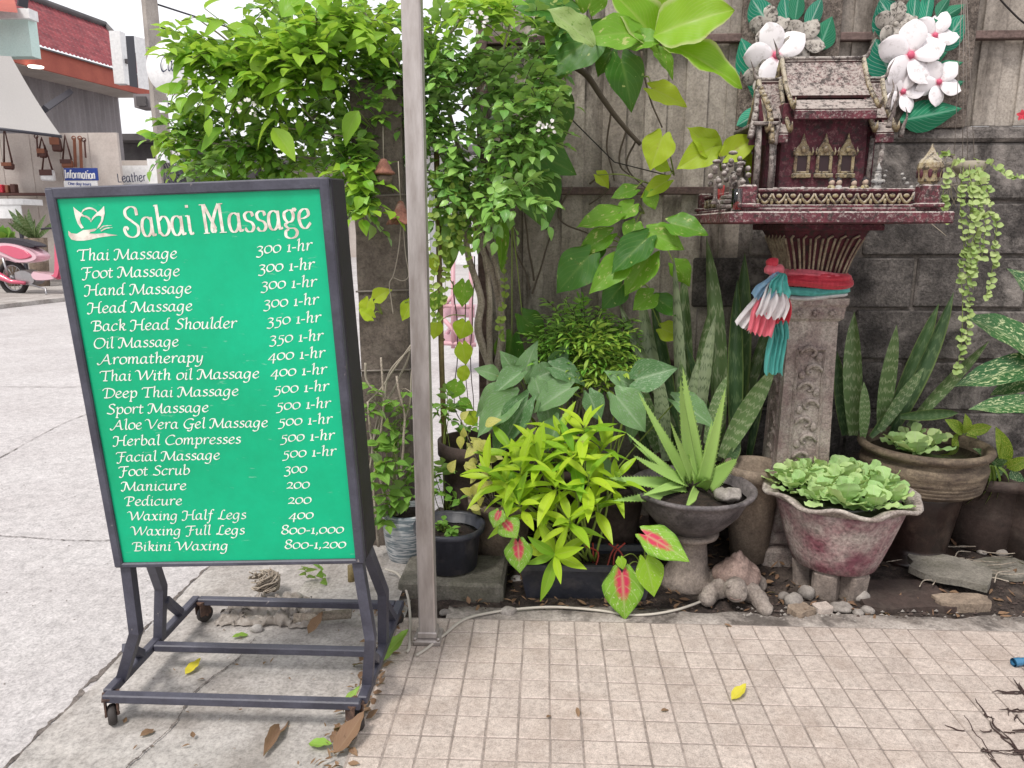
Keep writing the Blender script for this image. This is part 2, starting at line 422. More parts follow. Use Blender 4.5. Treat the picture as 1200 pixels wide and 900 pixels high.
def crack(name, pts, w, z, parent):
    """a thin ragged groove strip laid in the surface"""
    b = MB(); pts = spline(pts, 60); L = []; 
    for i, p in enumerate(pts):
        ww = w*(.12+1.5*abs(noise.noise(Vector((i*.33, p[0], p[1]))))+.7*abs(noise.noise(Vector((i*.07, 4, 2)))))
        off = .9*w*noise.noise(Vector((i*.45, 3, 1)))+1.2*w*noise.noise(Vector((i*.09, 8, 1)))
        t = (pts[min(i+1,len(pts)-1)]-pts[max(0,i-1)]).normalized(); nn = Vector((-t.y, t.x, 0))
        c = Vector((p[0], p[1], z)) + nn*off
        L += [c+nn*ww, c-nn*ww]
    b.add(L, [(2*i, 2*i+1, 2*i+3, 2*i+2) for i in range(len(pts)-1)])
    return b.obj(name, M_crack, parent, 'structure')
M_crack = stone('crack_dirt', C(142,133,127), C(98,90,86), 20, 1, .6, .5, 150, rnd=0)

# slab beside the street, its edge slightly broken
b = MB(); xs = []; nY = 60
y0s, y1s = -1.5, 2.44
for i in range(nY+1):
    y = y0s+(y1s-y0s)*i/nY
    e = -1.205 + .012*noise.noise(Vector((y*5, 1, 2))) + .006*noise.noise(Vector((y*23, 1, 2)))
    xs.append((e, y))
V = []; 
for e, y in xs: V += [(e, y, -.004), (e+.008, y, .006), (-.80, y, .006+.003*noise.noise(Vector((y*3,0,0)))), (-.43, y, .006)]
b.add(V, [(4*i+j, 4*i+j+1, 4*i+j+5, 4*i+j+4) for i in range(nY) for j in range(3)])
slab = b.obj('roadside_slab', M_slab, kind='structure')
crack('slab_joint', [(-1.235,-1.5,0),(-1.222,0,0),(-1.218,1.2,0),(-1.214,1.8,0),(-1.216,2.45,0),(-1.24,4,0),(-1.26,7,0)], .010, -.0035, None)
crack('slab_crack', [(-.94,1.30,0),(-.93,1.42,0),(-.9,1.55,0),(-.905,1.7,0),(-.86,1.83,0),(-.85,1.95,0)], .003, .0102, None)
crack('street_crack', [(-3.9,1.5,0),(-3.4,1.9,0),(-3.3,2.6,0),(-2.9,3.4,0),(-3.0,4.6,0),(-2.6,6,0)], .0035, -.002, None)
crack('street_crack', [(-8,5.4,0),(-6,5.45,0),(-4,5.38,0),(-2.4,5.5,0),(-.9,5.45,0)], .006, -.002, None)
crack('street_crack', [(-2.1,1.2,0),(-1.95,1.5,0),(-1.98,1.8,0),(-1.8,2.1,0)], .002, -.002, None)
crack('street_crack', [(-2.6,2.62,0),(-2.2,2.66,0),(-1.8,2.63,0),(-1.4,2.68,0),(-1.26,2.67,0)], .003, -.002, None)
# raised broken edge of the old slab, behind the sign
b = MB(); n = 26
for j, (yy, zz) in enumerate([(2.12,.004),(2.13,.028),(2.16,.034),(2.45,.036),(2.62,.036),(2.63,-.01)]):
    for i in range(n+1):
        x = -.80 + .34*i/n; b.v.append((x, yy + (.02*noise.noise(Vector((x*22, j, 5))) if j < 3 else 0), zz+.004*noise.noise(Vector((x*30, j*2., 1)))))
b.f = [(j*(n+1)+i, j*(n+1)+i+1, (j+1)*(n+1)+i+1, (j+1)*(n+1)+i) for j in range(5) for i in range(n)]
b.sm = [False]*len(b.f); b.uv = [(0,0)]*len(b.v); b.mi = [0]*len(b.f)
b.obj('raised_slab', M_slab, kind='structure')

# tiled pavement: bed + every visible tile a piece of its own
TS = .0768; TX0, TY1 = -.44, 2.075
b = MB(); b.box(TX0-.004, 3.4, -1.2, TY1+.004, -.03, .0142)
pave = b.obj('pavement', M_grout, kind='structure')
tile_me = []
for k in range(4):
    b = MB(); b.box(-TS/2+.0020, TS/2-.0020, -TS/2+.0020, TS/2-.0020, -.008, .008, bev=.0022); b.rough(.0006, 30, k)
    me = b.mesh('tile'); me.materials.append(M_tile); tile_me.append(me)
NXT, NYT = 29, 10
for j in range(NYT):
    for i in range(NXT):
        x = TX0+TS*(i+.5); y = TY1-TS*(j+.5)
        M = T(x + U(-.0006,.0006), y+U(-.0006,.0006), .0085+U(-.0007,.0007)) @ Rx(U(-.006,.006)) @ Ry(U(-.006,.006))
        inst('tile', tile_me[(i*7+j*3) % 4], pave, None, M)
x_far = lambda i: False
b = MB()
for j in range(-2, 26):
    for i in range(0, 48):
        if 0 <= j < NYT and i < NXT: continue
        if j < 0 or x_far(i): continue
        x = TX0+TS*(i+.5); y = TY1-TS*(j+.5)
        b.box(x-TS/2+.003, x+TS/2-.003, y-TS/2+.003, y+TS/2-.003, 0, .0165)
b.obj('outer_tiles', M_tile, pave, 'stuff')

# rough cement strip between the tiles and the bed
b = MB(); n = 150
rows = [(2.079,.0115),(2.085,.014),(2.12,.013),(2.165,.010),(2.185,-.02)]
for j, (yy, zz) in enumerate(rows):
    for i in range(n+1):
        x = -.30 + 3.7*i/n
        w = .5*noise.noise(Vector((x*2.3, 0, 3)))+.25*noise.noise(Vector((x*9, 0, 3)))
        if j > 1: yy2 = 2.085 + (yy-2.085)*(1+w*1.1)
        else: yy2 = yy
        b.v.append((x, yy2, zz+(.003*noise.noise(Vector((x*25, j*3., 1))) if j > 0 else 0)))
b.f = [(j*(n+1)+i, j*(n+1)+i+1, (j+1)*(n+1)+i+1, (j+1)*(n+1)+i) for j in range(4) for i in range(n)]
b.sm = [True]*len(b.f); b.uv = [(0,0)]*len(b.v); b.mi = [0]*len(b.f)
b.obj('cement_edge', M_cement, kind='structure')

# soil of the planting bed
b = MB(); nx, ny = 150, 34
for j in range(ny+1):
    for i in range(nx+1):
        x = -.75+4.2*i/nx; y = 2.10+.85*j/ny
        z = .004+.012*noise.noise(Vector((x*5, y*5, 0)))+.010*noise.noise(Vector((x*17, y*17, 4)))+.006*noise.noise(Vector((x*41, y*41, 4)))+.05*max(0, (y-2.4))
        if x < -.45: z -= .02
        b.v.append((x, y, z))
b.f = [(j*(nx+1)+i, j*(nx+1)+i+1, (j+1)*(nx+1)+i+1, (j+1)*(nx+1)+i) for j in range(ny) for i in range(nx)]
b.sm = [True]*len(b.f); b.uv = [(0,0)]*len(b.v); b.mi = [0]*len(b.f)
soil = b.obj('garden_soil', M_soil, kind='structure')

# ============================================================ BLOCK WALL
WY = 2.90
wall = thing('block_wall', 'weathered grey concrete block wall behind the spirit house, under the board fence', 'wall', (0, WY, 0))
b = MB(); b.box(.70, 3.6, .012, .13, -.1, 1.552); b.obj('mortar_bed', M_mortar, wall)
bm = []
for k in range(4):
    b = MB(); b.box(-.203, .203, 0, .05, -.0935, .0935, bev=.006)
    # subdivide the face a little so that it is uneven
    b.rough(.003, 9, k); me = b.mesh('block'); me.materials.append(M_block); bm.append(me)
for r in range(7):
    zc = 1.09-.2*r+.1
    off = (.0, .21)[r % 2]
    for i in range(8):
        x = .98 + .42*(i-1) + (off-.21) + .0
        if x < .55: continue
        inst('block', bm[RS.randrange(4)], wall, None, T(x+.21, -.002+U(-.003,.003), zc+U(-.002,.002)) @ Ry(U(-.006,.006)))
b = MB(); b.box(.70, 3.6, -.006, .135, 1.296, 1.50, bev=.01); b.obj('plaster_band', M_block, wall)
b = MB(); b.box(.70, 3.6, -.016, .14, 1.503, 1.556, bev=.012); b.rough(.002, 20, 3); b.obj('coping', M_block, wall)

# ============================================================ BOARD FENCE
fence = thing('board_fence', 'tall fence of weathered grey vertical boards with purplish rails', 'fence', (0, WY, 0))
x = -.235; k = 0
while x < 3.4:
    w = .074 if U(0,1) < .72 else U(.062,.088)
    low = -.04 if x < .72 else 1.56
    b = MB(); b.box(-.003, w+.003, 0, .011, low, 2.75, bev=.0015)
    inst('board', None, fence) if False else b.obj('board', M_board, fence, None, T(x, .012+(k % 2)*.012+U(0,.0008), 0) @ Rz(U(-.01,.01)))
    x += w; k += 1
for z in (1.862, 2.42):
    b = MB(); b.box(-.24, 3.4, -.022, .010, z-.014, z+.014, bev=.003); b.rough(.0015, 12, z); b.obj('rail', M_rail, fence)
b = MB(); b.box(-.24, .70, -.022, .010, 1.318, 1.346, bev=.003); b.rough(.0015, 12, 5); b.obj('rail', M_rail, fence)
b = MB(); b.box(-.24, .68, -.022, .010, .66, .69, bev=.003); b.obj('rail', M_rail, fence)
b = MB(); b.box(-.262, -.222, -.03, .04, -.05, 2.7, bev=.004); b.obj('end_post', M_rail, fence)

# concrete post left of the metal pole
pc = at(455, 400, 2.62)
post = thing('concrete_post', 'dark mossy square concrete post behind the shiny metal pole', 'post', (pc.x, 2.62, 0))
b = MB()
nz_ = 24
for i in range(nz_+1):
    z = -.05 + 1.72*i/nz_
    for sx, sy in ((-1,-1),(1,-1),(1,1),(-1,1)):
        b.v.append((sx*.085+.004*noise.noise(Vector((sx*3, z*9, sy))), sy*.07+.004*noise.noise(Vector((sx*3+5, z*9, sy))), z))
b.f = [(i*4+j, i*4+(j+1)%4, (i+1)*4+(j+1)%4, (i+1)*4+j) for i in range(nz_) for j in range(4)] + [(nz_*4,nz_*4+1,nz_*4+2,nz_*4+3)]
b.sm = [False]*len(b.f); b.uv = [(0,0)]*len(b.v); b.mi = [0]*len(b.f)
b.obj('shaft', M_post, post)
M_wire = plain('grey_wire', C(150,140,132), .6)
for z in (1.30, .98, .70):
    b = MB(); b.tube([(-.089,-.074,z),(.089,-.074,z+.006),(.089,.074,z),(-.089,.074,z-.004),(-.089,-.074,z)], .0035, 6, cap=False); b.obj('wire_tie', M_wire, post)

# ============================================================ STAINLESS POLE
M_steel, n_, l_, p_ = newmat('brushed_steel')
g_ = n_.new('ShaderNodeNewGeometry'); mp_ = n_.new('ShaderNodeMapping'); mp_.inputs['Scale'].default_value = (6, 6, 1.2); l_.new(g_.outputs['Position'], mp_.inputs[0])
k1 = noise_n(n_, l_, mp_.outputs[0], 5, 6, .65); k2 = noise_n(n_, l_, mp_.outputs[0], 40, 3)
l_.new(mixc(n_, l_, ramp(n_, l_, k1, [(.35,0.0),(.65,1.0)]), C(206,198,194,.8), C(170,160,154,.8)), p_.inputs['Base Color'])
p_.inputs['Metallic'].default_value = .45
l_.new(math1(n_, l_, 'MULTIPLY_ADD', k2, .35, .22), p_.inputs['Roughness'])
pole = thing('metal_pole', 'square stainless steel pole standing on the corner of the tiles', 'pole', (-.335, 1.96, 0.0))
b = MB(); b.box(-.024,.024,-.024,.024,.02,2.9, bev=.004); b.obj('shaft', M_steel, pole)
b = MB(); b.box(-.040,.040,-.040,.040,.012,.030, bev=.004); b.obj('base_plate', M_steel, pole)
b = MB(); b.box(-.0285,.0285,-.0285,.0285,.0305,.050, bev=.003); b.obj('collar', M_steel, pole)
b = MB(); b.tube([(-.034,-.034,.028),(-.034,-.034,.038)], .005, 6); b.tube([(.034,-.034,.028),(.034,-.034,.038)], .005, 6); b.obj('anchor_bolts', M_steel, pole)
# ============================================================ LETTERING (own pen alphabet)
GL = {}
def _g(ch, adv, *strokes):
    out = []
    for s in strokes:
        q = s.split(); sm = True
        if q[0] == '-': sm = False; q = q[1:]
        out.append((sm, [tuple(float(k) for k in a.split(',')) for a in q]))
    GL[ch] = (adv, out)
_g(' ', 3.0)
_g('a', 5.3, '3.7,4.4 2.6,5 1.2,4.3 .4,2.4 .6,.7 1.6,.1 2.8,1 3.6,2.6', '- 4,5 3.6,3.4', '3.7,4 3.5,1.6 3.9,.2 5,.5')
_g('b', 5.2, '.6,7.4 1.6,8.2 1.4,6 1.1,3 1,.8 1.8,.1 3.4,.6 4.4,2.4 4,4.4 2.8,5 1.3,3.4')
_g('c', 4.3, '3.9,4.2 3.2,5 1.6,4.4 .5,2.4 .8,.6 2,.1 3.8,1')
_g('d', 5.5, '3.7,4.4 2.6,5 1.2,4.3 .4,2.4 .6,.7 1.6,.1 2.8,1 3.8,3', '5.6,8.3 4.3,8 3.9,5.4 3.6,2 3.9,.2 5.1,.5')
_g('e', 4.5, '.7,2.4 2.4,2.7 3.6,3.7 3.2,4.9 1.9,4.8 .7,3.2 .6,1.2 1.7,.1 3,.3 4.1,1.3')
_g('f', 3.6, '4.4,7.6 3.4,8.2 2.5,6.8 2,3.2 1.5,-.8 .6,-2.9 -.4,-2.6', '.7,4.8 3.6,4.9')
_g('g', 5.3, '3.7,4.4 2.6,5 1.2,4.3 .4,2.4 .7,.7 1.7,.1 2.8,1 3.7,3', '- 4.1,5 3.8,2.6', '3.85,3 3.5,-.4 2.8,-2.4 1.2,-3 -.2,-2.3')
_g('h', 5.4, '.4,7.2 1.6,8.3 1.5,6 1.1,0', '1.2,2.4 2.4,4.6 3.6,5 4,3.8 3.6,1.2 4,.1 5.1,.6')
_g('i', 2.6, '.2,4.2 1.3,5 1.1,2.6 .9,.6 1.5,0 2.4,.6', '- 1.3,6.8 1.9,7.2')
_g('k', 5.0, '.4,7.2 1.6,8.3 1.5,6 1.1,0', '1.3,2.4 2.8,4.9 4,4.6 3.2,3 1.4,2.5 2.9,2 3.6,.3 5,.5')
_g('l', 2.7, '.3,7.2 1.7,8.3 1.5,5.6 1.1,1.4 1.5,0 2.5,.5')
_g('m', 7.8, '.1,4.2 1.2,5 1.2,3.4 .9,0', '1.1,2.4 2.2,4.6 3.3,5 3.7,3.6 3.4,0', '3.6,2.4 4.7,4.6 5.8,5 6.2,3.6 5.9,1 6.3,.1 7.5,.6')
_g('n', 5.4, '.1,4.2 1.2,5 1.2,3.4 .9,0', '1.1,2.4 2.4,4.6 3.5,5 3.9,3.6 3.5,1 3.9,.1 5.1,.6')
_g('o', 4.8, '2.6,5 1.1,4.3 .4,2.2 1,.3 2.4,.1 4,1.2 4.4,3.2 3.7,4.7 2.4,5')
_g('p', 5.2, '.1,4.2 1.3,5.1 1.1,1.6 .6,-2.9', '- -.2,-2.9 1.5,-2.9', '1.2,3 2.4,4.7 3.8,4.9 4.5,3.2 3.9,.9 2.5,.1 1.1,.9')
_g('r', 4.2, '.1,4.2 1.2,5 1.2,3.4 .9,0', '1.1,2.4 2.2,4.5 3.2,5.1 4.1,4.6')
_g('s', 3.9, '3.4,4.5 2.4,5 1.1,4.4 1.5,3.1 2.9,2.2 3,.8 1.7,.1 .3,.6')
_g('t', 3.4, '1.7,6.7 1.4,4.4 1.1,1.2 1.6,.1 3.1,.7', '- .2,4.8 3.3,4.9')
_g('u', 5.4, '.1,4.2 1.2,5 1,2.6 1,.6 2,0 3.2,1.2 4,3.2', '- 4.2,5 3.9,2.8', '3.95,3 3.8,.8 4.3,.1 5.2,.6')
_g('w', 7.0, '.1,4.2 1.1,5 1,2 1.4,.2 2.6,.6 3.6,3.4', '3.8,5 3.5,1.6 4.1,.1 5.6,1 6.4,3.2 6.2,5')
_g('x', 5.0, '.3,4.6 1.3,4.9 2.3,2.6 3.2,.3 4.6,.5', '4.5,4.8 3.4,4.6 1.4,.6 .1,.2')
_g('y', 5.2, '.1,4.2 1.2,5 1.2,2.6 1.3,.6 2.4,.3 3.6,2', '- 4.3,5 4,2.8', '4.1,3 3.5,-.4 2.6,-2.4 1,-3 -.2,-2.4')
_g('v', 4.8, '.1,4.4 1.1,5 1.6,2.6 2,.1 3.6,2.4 4.4,4.8')
_g('T', 6.0, '-.3,6 .4,7.2 2.6,7.3 6.6,7.5', '3.6,7.3 3.2,4 2.8,.4', '- 1.5,.1 4.2,.1')
_g('F', 6.0, '-.3,6 .4,7.2 2.6,7.3 6.4,7.5', '3.5,7.3 3,3.4 2.2,-.4 .9,-1.3 -.1,-.7', '2,3.9 4.6,4.1 5.2,4.6')
_g('H', 8.6, '-.2,5.8 .4,7.2 2,7.2 3,6.8', '3.1,7.2 2.7,3.6 2,.4 .4,-.6 -.6,.2', '2.4,3.9 6.6,4.1', '8.6,8.2 7.2,7.4 6.7,3.6 6.6,.6 7.2,0 8.4,.5')
_g('M', 9.6, '-.4,.8 .4,-.2 1.6,1 2.8,6.8', '-.4,5.8 .5,7.1 2.9,7.2', '2.9,7.2 4,3.4 4.9,.4', '4.9,.4 7.2,4.2 8.4,7.3', '8.4,7.3 8,3.4 8,.7 8.6,0 9.8,.5')
_g('B', 6.8, '-.2,5.6 .6,7 3,7.3 5.4,6.9 5.2,4.8 2.6,4', '2.9,7 2.4,3.4 2,.3', '2.8,4 5.4,3.6 6,1.8 4.4,.2 1,.1')
_g('S', 5.8, '5.6,6.6 4.4,7.6 2.4,7 2.2,5.2 4.4,3.4 4.6,1.2 2.8,0 .2,.7')
_g('O', 7.6, '4.4,7.5 2,6.8 .5,3.8 1.2,.9 3.6,0 6.2,1.6 7.2,4.6 6,7 3.6,7.4')
_g('A', 8.2, '-.9,1 -.3,-.2 1.2,.4 3.4,4 5.4,7.5', '5.4,7.5 5.8,3.6 6.2,.6 6.8,0 7.8,.5', '- 2.8,2.6 6,2.7')
_g('W', 10.0, '-1,6.4 .2,7.4 1.6,6.6 2.2,3 2.3,.2', '2.3,.2 4.4,3.8 6,7.3', '6,7.3 6.3,3 6.6,.2', '6.6,.2 8.8,3.8 9.8,6 10.2,7.6')
_g('D', 7.6, '-.2,5.6 .8,7 3.6,7.4 6.6,6.2 7.2,3.6 5.4,.8 2.6,.1 .6,.2', '2.9,7 2.4,3.4 2,.3')
_g('V', 7.0, '-1.2,6.4 0,7.5 1.6,6.8 2.4,3 2.9,.2', '2.9,.2 5,3.4 6.4,6 7.2,7.5')
_g('G', 7.4, '6.8,6.4 5.4,7.5 2.6,6.8 .6,3.8 1.2,.9 3.4,0 5.6,1', '5.9,3.4 5.6,.4 4.9,-1.7 3.4,-2 2.6,-1.3', '- 4.2,3.3 7.2,3.4')
_g('C', 6.8, '6.4,6.4 5.2,7.5 2.6,6.8 .6,3.8 1.2,.9 3.2,0 6.2,1')
_g('P', 6.4, '-.2,5.6 .8,7 3.4,7.4 5.8,6.6 5.4,4.4 3.2,3.4 2.2,3.7', '2.9,7 2.4,3.4 2,.3', '- .9,.1 3.4,.1')
_g('L', 6.0, '5.2,7.1 4.2,7.6 3.2,6.4 2.6,3 1.8,.6 .3,.2', '.6,.9 2.4,.4 4.4,-.1 6,.9')
_g('0', 5.2, '2.8,5 1.2,4.3 .5,2.2 1.2,.4 2.6,.1 4.3,1.2 4.8,3.2 4,4.7 2.6,5')
_g('1', 3.0, '- .6,4.2 1.8,5 1.5,.2', '- .4,.1 2.7,.1')
_g('2', 4.8, '.8,3.9 2,5 3.7,4.6 3.7,3 2.4,1.4 .5,.2', '.5,.25 2.6,.6 4.6,.2')
_g('3', 4.7, '.8,4.3 2.2,5 3.8,4.4 3.3,2.9 1.8,2.1 3.6,1.4 3.7,-1 2.1,-2.4 .1,-2')
_g('4', 5.2, '- 4.8,.3 .3,.3 3.8,5', '- 3.9,5 3.1,-2.5')
_g('5', 4.7, '- 4.4,5 1.8,4.9 1.4,2.6', '1.4,2.6 3.2,2.6 3.8,.6 2.6,-1.8 .1,-2.3')
_g('8', 5.0, '2.9,3.8 1.2,5 1.5,7 3.2,7.5 4.4,6.4 3.4,4.6 1.1,3 .6,1.2 2.2,0 4.2,1 4.2,2.8 2.9,3.9')
_g('-', 3.0, '- .3,2.4 2.7,2.5')
_g(',', 2.2, '1,.9 1.3,.1 .4,-1.4')
# upright condensed display letters of the heading
GT = dict(GL)
def _t(ch, adv, *strokes):
    sv = GL.get(ch); _g(ch, adv, *strokes); GT[ch] = GL[ch]
    if sv is None: del GL[ch]
    else: GL[ch] = sv
_t('S', 6.4, '5.6,5.6 5.3,7.4 3.6,7.9 1.6,7 1.6,5.4 3.6,4 5.4,2.6 5,.6 3,-.2 1,.4 .3,1.8 1,2.6 1.8,1.9')
_t('M', 9.2, '- 0,0 2.2,0', '- 1.1,0 1.1,7.7', '- -.3,7.7 1.8,7.7', '- 1.4,7.7 4.6,1', '4.6,1 4,.2 3.2,.6 3.6,2.6 5,5.4 6.6,7.7', '- 6.9,7.7 6.9,0', '- 5.8,0 8.4,0', '- 6.6,7.7 8.2,7.7')
_t('a', 5.5, '4,4.4 2.6,5 1.1,4.3 .5,2.4 .9,.5 2.1,-.1 3.4,.8 4,2.2', '- 4.1,5 4.1,.9', '4.1,1 4.4,.1 5.4,.4')
_t('b', 5.5, '- .2,7.9 1.2,8', '- 1.2,8.2 1.2,.4', '1.2,1 2.6,-.1 4.3,.7 5,2.6 4.4,4.5 3,5 1.4,3.9')
_t('i', 2.8, '- .3,4.9 1.4,5', '- 1.4,5 1.4,.8', '1.4,.9 1.8,.1 2.7,.4', '- 1.3,7.1 1.3,7.8')
_t('s', 4.4, '3.8,3.9 3.4,4.9 2.1,5.1 .9,4.3 1.3,3 3.1,2.2 3.7,1 2.8,-.1 1.4,-.1 .5,.8')
_t('g', 5.4, '2.4,5 1,4.3 .9,2.8 2,1.8 3.5,2.2 4.1,3.6 3.5,4.8 2.3,5', '3.7,4.5 4.6,5.3 5.2,4.7', '2,1.8 .9,1.1 1.8,.2 3.9,0 4.8,-1 4,-2.2 2.2,-2.6 .7,-2 .8,-.7 2,-.1')
_t('e', 5.0, '.9,2.5 2.6,2.7 4.1,3.5 3.8,4.8 2.4,5 1,4 .6,2.2 1.3,.4 2.8,-.1 4.6,1.3')
_t('T', 7.0, '- 3.5,7.5 3.5,0', '- .2,7.5 6.8,7.5')

class Pen:
    def __init__(s, base, nib=1.0, ang=radians(38), hair=.32, slant=.14, n=6):
        s.base = base; s.nib = Vector((cos(ang), sin(ang)))*nib; s.hair = hair; s.slant = slant; s.b = MB(); s.k = 0; s.n = n
    def stroke(s, pts, sm, place, nib=None, w=None):
        P = [Vector((x, y, 0)) for x, y in pts]
        if sm and len(P) > 2: P = spline(P, s.n)
        L = []
        for i, p in enumerate(P):
            t = P[min(i+1,len(P)-1)]-P[max(i-1,0)]
            if i in (0, len(P)-1) or sm: pass
            t.normalize(); nn = Vector((-t.y, t.x))
            ww = (s.hair + abs(nn.dot(nib or s.nib)))/2 if w is None else w[min(i*len(w)//len(P), len(w)-1)]/2
            L += [(p.x+nn.x*ww, p.y+nn.y*ww), (p.x-nn.x*ww, p.y-nn.y*ww)]
        s.k += 1; h = s.base + (s.k % 7)*.00011
        s.b.add([place(x, y, h) for x, y in L], [(2*i, 2*i+1, 2*i+3, 2*i+2) for i in range(len(P)-1)])
    def fill(s, pts, place):
        s.k += 1; h = s.base+(s.k % 7)*.00011
        s.b.add([place(x, y, h) for x, y in pts], [tuple(range(len(pts)))])
    def text(s, txt, p0, p1, cap, glyphs=GL, wide=True):
        """write between two board points; cap = height of 7.5 units; letters scaled sideways to fit"""
        tot = sum(glyphs[c][0] for c in txt); d = Vector((p1[0]-p0[0], p1[1]-p0[1])); sx = d.length/tot
        e = d.normalized(); f = Vector((-e.y, e.x)); sy = cap/7.5; x0 = 0
        for c in txt:
            adv, st = glyphs[c]
            for sm, pts in st:
                q = [(x0+x+s.slant*y*sy/sx, y) for x, y in pts]
                s.stroke(q, sm, lambda x, y, h: (p0[0]+e.x*x*sx+f.x*y*sy, -h, p0[1]+e.y*x*sx+f.y*y*sy))
            x0 += adv

# ============================================================ THE SIGN
M_green, n_, l_, p_ = newmat('green_board')
tcg = n_.new('ShaderNodeNewGeometry')
k1 = noise_n(n_, l_, tcg.outputs['Position'], 2.2, 4); k2 = noise_n(n_, l_, tcg.outputs['Position'], 28, 6, .7)
cg = mixc(n_, l_, ramp(n_, l_, k1, [(.3,0.0),(.7,1.0)]), (.0,.36,.165,1), (.0,.46,.235,1))
cg = mixc(n_, l_, 1.0, cg, ramp(n_, l_, k2, [(.3,.93),(.7,1.05)]), 'MULTIPLY')
mps = n_.new('ShaderNodeMapping'); mps.inputs['Scale'].default_value = (14, 3, 55); mps.inputs['Rotation'].default_value = (0,.5,0); l_.new(tcg.outputs['Position'], mps.inputs[0])
ks = noise_n(n_, l_, mps.outputs[0], 2.2, 5, .6)
cg = mixc(n_, l_, math1(n_, l_, 'MULTIPLY', ramp(n_, l_, ks, [(.66,0.0),(.72,1.0)]), .35), cg, C(170,220,196))
l_.new(cg, p_.inputs['Base Color']); p_.inputs['Roughness'].default_value = .42; p_.inputs['Specular IOR Level'].default_value = .35
M_frame = stone('sign_frame_paint', C(88,88,102), C(64,63,76), 8, .5, .25, .18, 160, C(168,160,158), 22, .8, rnd=0, stain_lo=.66, stain_hi=.70, spec=.5)
M_side = stone('sign_side_paint', C(50,46,54), C(38,34,40), 9, .6, .2, .15, 120, rnd=0)
M_letter = plain('letter_vinyl', C(238,244,234,.92), .5)
M_title, n_, l_, p_ = newmat('title_vinyl')
tg = n_.new('ShaderNodeNewGeometry'); kk = noise_n(n_, l_, tg.outputs['Position'], 45, 4)
l_.new(mixc(n_, l_, ramp(n_, l_, kk, [(.42,0.0),(.62,1.0)]), C(236,234,222,.92), C(206,188,176,.9)), p_.inputs['Base Color'])

SW, SH, SD = .600, .875, .125
SM = T(-.733, 1.569, .853) @ Rz(radians(.7)) @ Rx(radians(2.4)) @ Ry(radians(-2.0))
sign = thing('menu_signboard', 'green massage price board with white lettering in a black steel frame on wheels', 'signboard')
sb = inst('price_board', None, sign, None, SM)
bp = MB(); bp.box(-SW/2+.012, SW/2-.012, .007, .012, -SH/2+.012, SH/2-.012)
me = bp.mesh('price_board'); me.materials.append(M_green)
bpy.data.objects.remove(sb); sb = inst('price_board', me, sign, None, SM)
def bar(M, name, x0,x1,y0,y1,z0,z1, mat=M_frame, parent=sign, bev=.003):
    b = MB(); b.box(x0,x1,y0,y1,z0,z1, bev=bev); return b.obj(name, mat, parent, None, M)
t = .026
bar(SM, 'frame_rail', -SW/2, SW/2, 0, .02, SH/2-t*.9, SH/2)
bar(SM, 'frame_rail', -SW/2, SW/2, 0, .02, -SH/2, -SH/2+.012)
bar(SM, 'frame_stile', -SW/2, -SW/2+.020, -.001, .021, -SH/2+.001, SH/2-.001)
bar(SM, 'frame_stile', SW/2-.021, SW/2, -.001, .021, -SH/2+.001, SH/2-.001)
bar(SM, 'side_panel', SW/2-.006, SW/2+.0015, .022, SD, -SH/2+.002, SH/2-.002, M_side)
bar(SM, 'side_panel', -SW/2-.0015, -SW/2+.006, .022, SD, -SH/2+.002, SH/2-.002, M_side)
bar(SM, 'top_panel', -SW/2+.007, SW/2-.007, .022, SD, SH/2-.010, SH/2-.002, M_side)
bar(SM, 'bottom_panel', -SW/2+.007, SW/2-.007, .022, SD, -SH/2+.002, -SH/2+.010, M_side)
bar(SM, 'back_panel', -SW/2+.007, SW/2-.007, SD-.006, SD, -SH/2+.011, SH/2-.011, M_side)
# lettering: photo points -> board coordinates
SMi = SM.inverted()
def bd(x, y):
    d = SMi.to_3x3() @ Vector(ray(x, y)); o = SMi @ Vector((0, 0, H)); k = (.0065-o.y)/d.y; q = o+d*k; return (q.x, q.z)
rows = [
 ('Thai Massage', 91.5,305.3,208,302.7, '300 1-hr', 300,297.5,366.5,293), ('Foot Massage', 96.5,326,211.3,323.3, '300 1-hr', 302.5,319,369,315.5),
 ('Hand Massage', 100,346.3,225,343.6, '300 1-hr', 305.5,339,371.7,335.7), ('Head Massage', 103.5,367,226,364, '300 1-hr', 308.5,360.5,374,356.5),
 ('Back Head Shoulder', 107.5,388,278,384.3, '350 1-hr', 312.5,381,376.7,377.3), ('Oil Massage', 110,408.3,210,405.7, '350 1-hr', 315.5,402,379.3,398.7),
 ('Aromatherapy', 116,427,239,424.3, '400 1-hr', 314,422.3,381.5,418.7), ('Thai With oil Massage', 118,446.5,304.3,443, '400 1-hr', 317,441.3,383.5,438),
 ('Deep Thai Massage', 121,466.5,280,463.5, '500 1-hr', 320.7,461,386,457.7), ('Sport Massage', 125,485.3,245,482.6, '500 1-hr', 323.3,480.3,388,477.6),
 ('Aloe Vera Gel Massage', 131,503.5,314.3,500.3, '500 1-hr', 325.7,499,390,496), ('Herbal Compresses', 133.5,522.3,282.7,519.6, '500 1-hr', 328.3,517.7,392.5,515),
 ('Facial Massage', 137,541,258.3,538.3, '500 1-hr', 330.7,536.3,394.5,533.6), ('Foot Scrub', 140,557.7,223.3,556, '300', 332.7,554.5,360,553.7),
 ('Manicure', 143,575.3,219,574, '200', 335,572.7,363,572), ('Pedicure', 146.5,592.7,214,591.7, '200', 336.7,590.5,365,590),
 ('Waxing Half Legs', 151,610,289,608, '400', 338.3,608.3,367.5,607.7), ('Waxing Full Legs', 154.5,627.5,287.3,626, '800-1,000', 329.3,626,403,624.6),
 ('Bikini Waxing', 155.5,645.7,268.3,644.3, '800-1,200', 333.3,643,405.5,642)]
